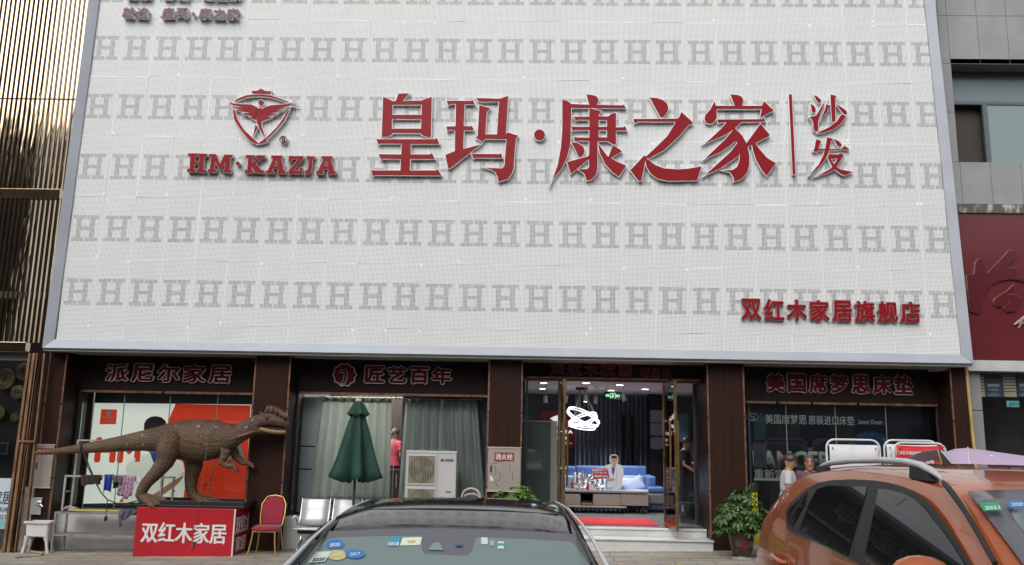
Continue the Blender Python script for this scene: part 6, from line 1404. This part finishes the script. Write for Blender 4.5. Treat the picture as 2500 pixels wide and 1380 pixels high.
# papers hung in the granite building's window
GY = .535
for k,(l,r,lab,rows_) in enumerate(((2386,2404,'narrow price list at the edge of the granite shop window',0),(2405,2448,'dark poster with white lettering in the granite shop window',1),(2450,2481,'cream price list between two dark posters',0),(2483,2530,'dark poster cut by the edge of the view',1))):
    p = thing('window_poster', lab, 'poster', at((l+r)/2,969,GY), 'papers in the granite shop window')
    obj('sheet', MB().box(tuple(at(l,969,GY)),tuple(at(r,916,GY)+Vector((0,.004,0)))), M('navy_paper', (.022,.026,.045), .5) if rows_ else M('cream_paper', (.23,.22,.17), .6), p)
    if rows_:
        f,_ = wpx('健康睡眠', l+6, 937, r-8, 945, GY-.001, depth=.002, bold=.02); wpx('专卖店', l+9, 949, r-11, 954, GY-.001, depth=.002, mb=f); obj('lettering', f, M('dim_white', (.3,.3,.32), .5), p)
        g = MB(); g.prism([at((l+r)/2+(r-l)*.38*math.cos(a),968+9*math.sin(a),GY-.002) for a in [math.pi*(1+i/14) for i in range(15)]], (0,.001,0)); obj('print', g, M('blue_print', (.05,.10,.18), .5), p)
    else:
        g = MB()
        for i in range(6): g.box(tuple(at(l+1,919.5+7.5*i,GY-.002)),tuple(at(r-1,918+7.5*i,GY-.002)+Vector((0,.001,0))))
        obj('print', g, M('dark_rule', (.03,.03,.04), .6), p)
tn = thing('teal_notice', 'turquoise notice stuck inside the granite shop window', 'notice', at(2470,994,GY)); obj('sheet', MB().box(tuple(at(2458,994,GY)),tuple(at(2488,979,GY)+Vector((0,.003,0)))), M('turquoise', (.07,.24,.28), .5), tn); g = MB(); g.box(tuple(at(2466,993,GY-.002)),tuple(at(2467,986,GY-.002)+Vector((0,.001,0)))); g.box(tuple(at(2466,987,GY-.002)),tuple(at(2489,986,GY-.002)+Vector((0,.001,0)))); obj('rule', g, M_DARK, tn)
dp = MB(); dp.tube([at(x_,y_,.19) for x_,y_ in ((2359,897),(2360,912),(2363,940),(2367,980),(2371,1020),(2374,1055),(2379,1100),(2386,1180),(2394,1280),(2398,1345))], .028, 8)
tag(obj('drain_pipe', dp, M('yellow_pvc_hose', (.50,.36,.13), .5, vary=.25), smooth=60), 'yellow flexible pipe running down the corner of the dark brown front', 'pipe')
# =================================================================== parked cars, noses towards the viewer
def carpaint(name, col, rough=.28, metal=.0, coat=1.0, spec=.5):
    m = Mat(name, col, rough, metal, coat=coat, spec=spec); return m.m
M_TINT = M('tinted_window', (.012,.013,.015), .03, spec=.6); M_TRIM = M('matt_black_trim', (.020,.021,.023), .5); M_TYRE = M('tyre_rubber', (.02,.02,.02), .8); M_ALLOY = M('alloy_rim', (.5,.5,.52), .3, .9)
M_FRIT = M('windscreen_border_sky_sheen', (.13,.13,.148), .06, spec=.6); M_WSG = M('windscreen_glass_sky_sheen', (.17,.225,.215), .05, spec=.6)  # pale sky reflection is put into the base colours of border and glass
def carbody(stations, xc, levels, hwf, crown):
    """rings across the car from tail to nose; each ring runs sill > roof edge > centre > other side"""
    R = []
    cr0 = crown
    for D, zt_, tw in stations:
        half = []; crown = cr0*(.25 if 3.0 < D < 3.85 else 1)
        for z in levels:
            zz_ = min(z, zt_-.06); half.append((hwf(zz_, D)*tw, zz_))
        he = hwf(zt_-.03, D)*tw
        half += [(he-.018, zt_-.028), (he-.06, zt_-.004), (he*.66, zt_+crown*.55), (he*.33, zt_+crown*.9), (0, zt_+crown)]
        ring = [(-a, b) for a, b in half]+[(a, b) for a, b in half[-2::-1]]
        R.append([Vector((xc+a, CAM.y+D, gz(xc)+b)) for a, b in ring])
    return R
def wheels(t, xc, hw, Ds, r=.34, wd=.22):
    for D in Ds:
        for s in (-1,1):
            c = Vector((xc+s*(hw-wd/2+.01), CAM.y+D, gz(xc)+r)); Q = Matrix.Rotation(R_(90)*s,4,'Y'); b = MB()
            b.lathe([(r*.62,-wd/2),(r*.95,-wd/2),(r,-wd*.35),(r,wd*.35),(r*.95,wd/2),(r*.62,wd/2)], c, 32, Q, caps=False); w = obj('wheel', b, M_TYRE, t, smooth=40)
            b = MB(); b.lathe([(r*.62,-wd/2),(r*.62,wd*.42),(r*.56,wd*.46),(r*.15,wd*.38),(.0,wd*.40)], c, 32, Q); obj('rim', b, M_ALLOY, w, smooth=40)
# ---- black roofed saloon
SX = CAM.x-.372
sed = thing('saloon_car', 'dark saloon car with a glossy black roof parked nose out before the store', 'car', (SX, CAM.y+4.4, gz(SX)))
def shw(z, D):
    base = .643-(D-3.93)*.034 if D > 3.93 else .643+(3.93-D)*.12
    if z > 1.0: return base+((1.56-min(z,1.56))/.56)**1.7*(.90-base)
    return (.86+.06*min(1, z/.5)) if z < .5 else .92-.02*(z-.5)/.5
ST = [(6.95,.72,.80),(6.9,.95,.86),(6.75,1.05,.92),(6.3,1.10,.99),(6.0,1.24,1),(5.75,1.40,1),(5.5,1.53,1),(5.25,1.568,1),(5.0,1.580,1),(4.75,1.580,1),(4.5,1.571,1),(4.25,1.554,1),(4.05,1.530,1),(3.9,1.505,1),(3.75,1.408,1),(3.6,1.312,1),(3.4,1.186,1),(3.15,1.03,1),(2.9,1.0,1),(2.6,.99,.99),(2.35,.93,.96),(2.2,.83,.90),(2.15,.60,.84)]
b = MB(); b.rings(carbody(ST, SX, (.22,.40,.62,.85,.98), shw, .018)); M_BLK = carpaint('glossy_black_paint', (.008,.008,.009), .08, coat=0, spec=.28)
obj('body', b, M_BLK, sed, smooth=38)
wn_ = Vector((0, -.535, .845)).normalized(); w0 = Vector((SX, CAM.y+3.9, gz(SX)+1.505))
def wsp(px, py, l=.014): p = onplane(px, py, w0+wn_*l, wn_); return p
GLS = [(741.6,1380),(772.6,1344.8),(786,1326),(802,1316),(819,1313),(913.6,1309.5),(1022,1308.7),(1031,1312),(1031,1345),(1037,1352.5),(1120,1357),(1145,1355.6),(1153,1343.6),(1161.6,1316),(1169,1311.6),(1290,1316.5),(1393,1323),(1404,1331),(1439,1380),(1500,1470),(1560,1570),(640,1570),(690,1460)]
FRT = [(724,1380),(800,1297.5),(935,1291.2),(1080,1289.6),(1250,1295),(1408,1304.5),(1448,1380),(1520,1500),(1580,1590),(620,1590),(690,1430)]
def patch(name, pts, l, mat, parent, fn=None, th=.003):
    P = [(fn or wsp)(x_,y_,l) for x_,y_ in pts]; n_ = (wn_ if fn is None else SWN)
    return obj(name, MB().prism(P, -n_*th), mat, parent)
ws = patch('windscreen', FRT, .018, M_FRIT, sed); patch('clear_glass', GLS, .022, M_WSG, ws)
# silver side mouldings, traced along both roof edges
def edgeline(pts, l=.0):
    out = []
    for px, py, D in pts: d = ray(px, py); out.append(CAM+d*(D/d.y))
    return out
for P in ([(905,1221.5,5.4),(894.7,1223.5,5.15),(855,1240.7,4.65),(810,1272.6,4.15),(780,1300,3.93),(759,1319,3.82),(700,1380,3.56),(610,1475,3.2)],[(1355,1225,5.4),(1362,1227.5,5.15),(1388,1243,4.65),(1420,1279.6,4.15),(1437,1304,3.93),(1452,1326,3.82),(1481,1380,3.56),(1530,1475,3.2)]):
    e = edgeline(P); b = MB(); b.tube(e, [.004,.005,.006,.007,.008,.009,.011,.012], 8); obj('roof_moulding', b, M('satin_silver_moulding', (.66,.67,.69), .38, .5), sed, smooth=60)
for P in ([(931,1222,5.2),(862,1247,4.6),(800,1297,3.9),(731,1380,3.58)],[(1349.6,1228,5.2),(1372,1243,4.7),(1409,1302.5,3.9),(1444,1380,3.58)]):
    b = MB(); b.tube([p+Vector((0,0,.006)) for p in edgeline(P)], .007, 6); obj('roof_seam', b, M_TRIM, sed, smooth=60)
b = MB(); zr = [Vector((SX+x_*.52, CAM.y+4.42, gz(SX)+1.567+.018*(1-x_*x_))) for x_ in [i/8-1 for i in range(17)]]; b.tube([p+Vector((0,0,.0005)) for p in zr], .0035, 5); obj('sunroof_seam', b, M_TRIM, sed)
def side_glass(t, xc, hw, ST_, Ds, z0, mat, inset=.0):
    for s in (-1,1):
        top, bot = [], []
        for D in Ds:
            zt_ = next((a[1]+(b_2[1]-a[1])*(D-a[0])/(b_2[0]-a[0]) for a,b_2 in zip(ST_,ST_[1:]) if b_2[0] <= D <= a[0]), 1.2); zt_ = max(z0+.02, zt_-.10)
            top.append(Vector((xc+s*(hw(zt_,D)+.006), CAM.y+D, gz(xc)+zt_))); bot.append(Vector((xc+s*(hw(z0,D)+.006), CAM.y+D, gz(xc)+z0)))
        g = MB(); g.grid([top, bot]); obj('side_window', g, mat, t, fix=False, solid=.004)
side_glass(sed, SX, shw, ST, [3.55,3.8,4.1,4.6,5.1,5.5,5.8,6.0], 1.01, M_TINT)
wheels(sed, SX, .92, (6.2,2.95), .33)
for s in (-1,1):
    b = MB(); b.ball((SX+s*1.02,CAM.y+3.35,gz(SX)+1.06), .11,.07,.075); m_ = obj('mirror', b, M_BLK, sed, smooth=60)
    b = MB(); b.ball((SX+s*.68,CAM.y+2.22,gz(SX)+.72), .16,.10,.07); obj('headlight', b, M_STEEL, sed, smooth=60)
b = MB(); b.box((SX-.42,CAM.y+2.10,gz(SX)+.42),(SX+.42,CAM.y+2.2,gz(SX)+.70)); obj('grille', b, M_TRIM, sed, bevel=.02)
# stickers and sensor housing on the windscreen
SK = (690,1190,5.814); SR = (1100,1190,6.25)
def zp(S, pts): return [(S[0]+u/S[2], S[1]+v/S[2]) for u,v in pts]
M_SBL = M('blue_sticker', (.045,.17,.45), .35); M_SYE = M('straw_sticker', (.50,.42,.17), .35); M_SCY = M('cyan_sticker', (.05,.28,.42), .35); M_SWH = M('mint_white_sticker', (.52,.62,.55), .35); M_SGR = M('grey_tag', (.28,.36,.35), .4); M_SDK = M('sticker_ink', (.03,.05,.06), .5)
def stick(pts, mat, txt=None, tq=None, tm=None, l=.026):
    s = patch('sticker', pts, l, mat, ws)
    if txt:
        O, A, B_2 = [wsp(x_,y_,l+.0005) for x_,y_ in tq]; f,_ = write(txt, O, A-O, B_2-O, depth=.0015, bold=.03); o = obj('sticker_text', f, tm or M_LETW, ws)
stick(circ(818,1328.5,23,28,11.5), M_SBL, '2020', [(804,1335.5),(829,1333.5),(806,1327)])
stick(circ(822.4,1355,23.5,28,12.5), M_SYE, '2019', [(807,1360),(833,1357.5),(809,1352)], M_SWH, .027)
stick(circ(867,1352.5,24.5,28,11), M_SBL, '2017', [(853,1358),(878,1356),(855,1350)], None, .028)
stick(zp(SK,[(365,1070),(480,915),(695,905),(600,1050)]), M_SWH, '2020', [(761,1371.5),(792,1368.5),(765,1363.5)], M_SDK, .029)
stick(zp(SK,[(1540,695),(1690,690),(1650,835),(1480,830)]), M_SCY, '2018', [(945,1332.5),(973.5,1332),(947,1324)])
stick(zp(SK,[(1700,715),(1980,705),(1950,815),(1665,825)]), M('pale_permit_card', (.62,.68,.56), .4)); stick(zp(SK,[(1780,755),(1890,750),(1880,785),(1770,790)]), M_SYE, l=.0275)
stick(zp(SR,[(465,765),(565,765),(568,865),(465,862)]), M_SWH); stick(zp(SR,[(600,812),(670,812),(668,892),(598,888)]), M_SGR); stick(zp(SR,[(720,825),(815,828),(813,937),(718,934)]), M_SWH); stick(zp(SR,[(720,852),(815,854),(814,888),(719,886)]), M_SCY, l=.0275)
stick(zp(SK,[(2145,785),(2230,785),(2280,890),(2060,885)]), M('sensor_window', (.20,.27,.26), .1), l=.024); stick(zp(SR,[(70,880),(85,868),(170,866),(190,880),(185,900),(80,902)]), M('sensor_lens', (.05,.10,.17), .08), l=.024)
b = MB(); b.ball(Vector((SX-.02,CAM.y+3.86,gz(SX)+1.33)), .14,.03,.045); obj('rear_view_mirror', b, M_TRIM, sed, smooth=60)
# ---- burnt orange suv
VX = CAM.x+2.78
suv = thing('suv', 'burnt orange estate car with silver roof rails and tinted windows parked nose out', 'car', (VX, CAM.y+4.8, gz(VX)))
ZV = gz(VX)
def vhw(z, D):
    zz_ = z
    if zz_ > 1.28: h = .93-(zz_-1.28)/.44*.14
    elif zz_ > .9: h = .965-(zz_-.9)/.38*.035
    else: h = .93+.035*min(1, zz_/.8)
    if D > 6.25: h *= 1-((D-6.25)/.9)**2*.03
    if D < 2.8: h *= 1-((2.8-D)/.9)**2*.16
    return h
ST = [(7.16,.62,1),(7.16,.95,1),(7.08,1.16,1),(6.95,1.33,1),(6.78,1.47,1),(6.6,1.565,1),(6.4,1.635,1),(6.15,1.69,1),(5.8,1.725,1),(5.4,1.742,1),(4.9,1.742,1),(4.5,1.728,1),(4.2,1.705,1),(4.0,1.675,1),(3.8,1.585,1),(3.5,1.445,1),(3.15,1.28,1),(2.9,1.19,1),(2.5,1.14,1),(2.2,1.06,1),(2.05,.92,1),(2.0,.62,1)]
M_ORG = carpaint('burnt_orange_metallic', (.43,.102,.026), .26, .2); b = MB(); b.rings(carbody(ST, VX, (.25,.45,.70,.90,1.10,1.28,1.48), vhw, .03)); obj('body', b, M_ORG, suv, smooth=35)
sv0 = Vector((VX-.93, 0, ZV+1.28)); SWN = Vector((-.44,0,.14)).normalized()
def svp(px, py, l=.0): 
    return onplane(px, py, sv0+SWN*l, SWN)
SV = (1780,840,2.556)
DLO = [(350,1062),(352,1040),(380,992),(480,905),(560,864),(640,850),(760,844),(890,850),(990,864),(1080,888),(1160,922),(1215,962),(1270,1020),(1340,1105),(1420,1225),(1500,1365),(1580,1500),(1000,1500),(835,1392),(780,1352),(600,1262),(380,1166),(356,1142)]
sw_ = patch('window_surround', zp(SV,DLO), .012, M_TRIM, suv, svp)
for P in ([(362,1062),(375,1030),(488,920),(472,1000),(395,1142),(362,1110)],[(502,985),(548,905),(620,884),(858,890),(850,935),(737,1325),(434,1162)],[(932,903),(1000,910),(1080,932),(1160,970),(1222,1032),(1345,1185),(1440,1330),(1530,1490),(1000,1490),(838,1362)]):
    patch('side_window', zp(SV,P), .017, M_TINT, sw_, svp)
nt_ = patch('paper', zp(SV,[(1025,952),(1100,965),(1045,1012),(1010,1005)]), .019, M('dim_paper', (.10,.10,.105), .5), sw_, svp)
b = MB(); b.tube([svp(*p, .02) for p in zp(SV,[(1335,862),(1365,895),(1398,936),(1470,1040),(1560,1190),(1660,1370)])], [.010,.014,.014,.012,.012,.012], 8); obj('pillar_moulding', b, M_TRIM, suv, smooth=60)
# roof rails
def vx(px, py, X_): return onplane(px, py, Vector((X_,0,0)), Vector((1,0,0)))
rx = VX-.76
RP = zp(SV,[(556,778),(590,757),(640,742),(760,729),(950,725),(1100,735),(1195,757),(1270,795),(1330,845)])
rail = [vx(x_,y_,rx) for x_,y_ in RP]
for s in (-1,1):
    P = rail if s < 0 else [Vector((2*VX-p.x,p.y,p.z)) for p in rail]
    b = MB(); R = []
    for i,p in enumerate(P):
        k = (.4,.8,1,1,1,1,1,1,.35)[i]; R.append([p+Vector((.022*k*math.cos(a),0,.019*k*math.sin(a))) for a in (2*math.pi*j/10 for j in range(10))])
    b.rings(R); r = obj('roof_rail', b, M('satin_silver_rail', (.64,.65,.68), .4, .4), suv, smooth=60)
    for i in (1,6): 
        p = P[i]; ft = MB(); ft.hexa([(p.x-.02,p.y-.16,p.z-.075),(p.x+.02,p.y-.16,p.z-.075),(p.x+.02,p.y+.10,p.z-.07),(p.x-.02,p.y+.10,p.z-.07),(p.x-.014,p.y-.08,p.z-.012),(p.x+.014,p.y-.08,p.z-.012),(p.x+.014,p.y+.10,p.z-.006),(p.x-.014,p.y+.10,p.z-.006)])
        obj('rail_foot', ft, M_TRIM, r)
# windscreen follows the body between cowl and roof edge
def vtop(D): return next(a[1]+(c[1]-a[1])*(D-a[0])/(c[0]-a[0]) for a,c in zip(ST,ST[1:]) if c[0] <= D <= a[0] and a[0] != c[0])
def vws(u, D, l): z = vtop(D); h = vhw(z-.03,D); return Vector((VX+u*h, CAM.y+D, ZV+z+.03*(1-abs(u)**1.6)+l))
def wspatch(name, u0, D0, D1, l, mat, par, r=.0, n=16):
    b = MB(); rows = []
    for j in range(9):
        D = D0+(D1-D0)*j/8; k = u0*(1-(r*(1-math.sqrt(max(0,1-((.25-j/8)/.25)**2))) if j < 2 and r else 0))
        rows.append([vws(k*(2*i/n-1), D, l) for i in range(n+1)])
    b.grid(rows); return obj(name, b, mat, par, fix=False, solid=.003)
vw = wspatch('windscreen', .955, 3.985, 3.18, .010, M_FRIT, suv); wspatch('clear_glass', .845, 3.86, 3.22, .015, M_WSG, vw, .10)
def vsp(px, py, l=.0):
    a, c_, e = vws(-.8,3.8,l), vws(.0,3.8,l), vws(-.8,3.4,l); n_ = (e-a).cross(Vector((1,0,0))).normalized()
    if n_.z < 0: n_ = -n_
    return onplane(px, py, a+n_*.0, n_)
def vstick(pts, mat, txt=None, tq=None):
    P = [vsp(x_,y_,.045) for x_,y_ in pts]; obj('sticker', MB().prism(P, (0,0,-.002)), mat, vw)
    if txt: O,A,B_2 = [vsp(x_,y_,.047) for x_,y_ in tq]; f,_ = write(txt, O, A-O, B_2-O, depth=.0015, bold=.03); obj('sticker_text', f, M_LETW, vw)
vstick(zp(SV,[(1565,990),(1680,985),(1702,1035),(1590,1042)]), M('green_sticker', (.03,.30,.16), .35), '2021', zp(SV,[(1600,1036),(1694,1031),(1592,1014)]))
vstick(zp(SV,circ(1795,1000,60,28,26)), M_SBL, '2020', zp(SV,[(1760,1012),(1835,1010),(1760,992)]))
b = MB(); b.ball((VX-1.15,CAM.y+3.68,ZV+1.345), .135,.09,.088); b.tube([(VX-1.05,CAM.y+3.66,ZV+1.29),(VX-.90,CAM.y+3.62,ZV+1.24)], .03, 8); obj('mirror', b, M_ORG, suv, smooth=60)
b = MB(); b.ball((VX+1.15,CAM.y+3.68,ZV+1.345), .135,.09,.088); obj('mirror', b, M_ORG, suv, smooth=60)
hx_ = vx(1905,1364,VX-.965)
b = MB(); b.tube([hx_+Vector((-.0,.16,.012)),hx_+Vector((-.035,.12,.010)),hx_+Vector((-.042,0,.0)),hx_+Vector((-.035,-.12,-.01)),hx_+Vector((0,-.16,-.012))], [.014,.02,.021,.02,.014], 10); obj('door_handle', b, M_ORG, suv, smooth=60)
b = MB()
for s in (-1,1): b.ball((VX+s*.735,CAM.y+7.03,ZV+1.06), .09,.06,.13)
obj('tail_light', b, M('tail_lamp_red', (.30,.012,.015), .1), suv, smooth=60)
sm_ = MB()
for D,z0,z1 in ((4.92,.35,1.255),(6.02,.40,1.10)):
    for s in (-1,1): sm_.tube([Vector((VX+s*(vhw(z,D)+.001),CAM.y+D+.0,ZV+z)) for z in (z0,.6,.85,1.0,z1)], .004, 5)
obj('door_seam', sm_, M_TRIM, suv)
b = MB()
for s in (-1,1): b.ball((VX+s*.68,CAM.y+2.1,ZV+.85), .17,.12,.09)
obj('headlight', b, M_STEEL, suv, smooth=60); obj('grille', MB().box((VX-.45,CAM.y+1.95,ZV+.5),(VX+.45,CAM.y+2.06,ZV+.85)), M_TRIM, suv, bevel=.02)
wheels(suv, VX, .96, (6.35,2.95), .37)
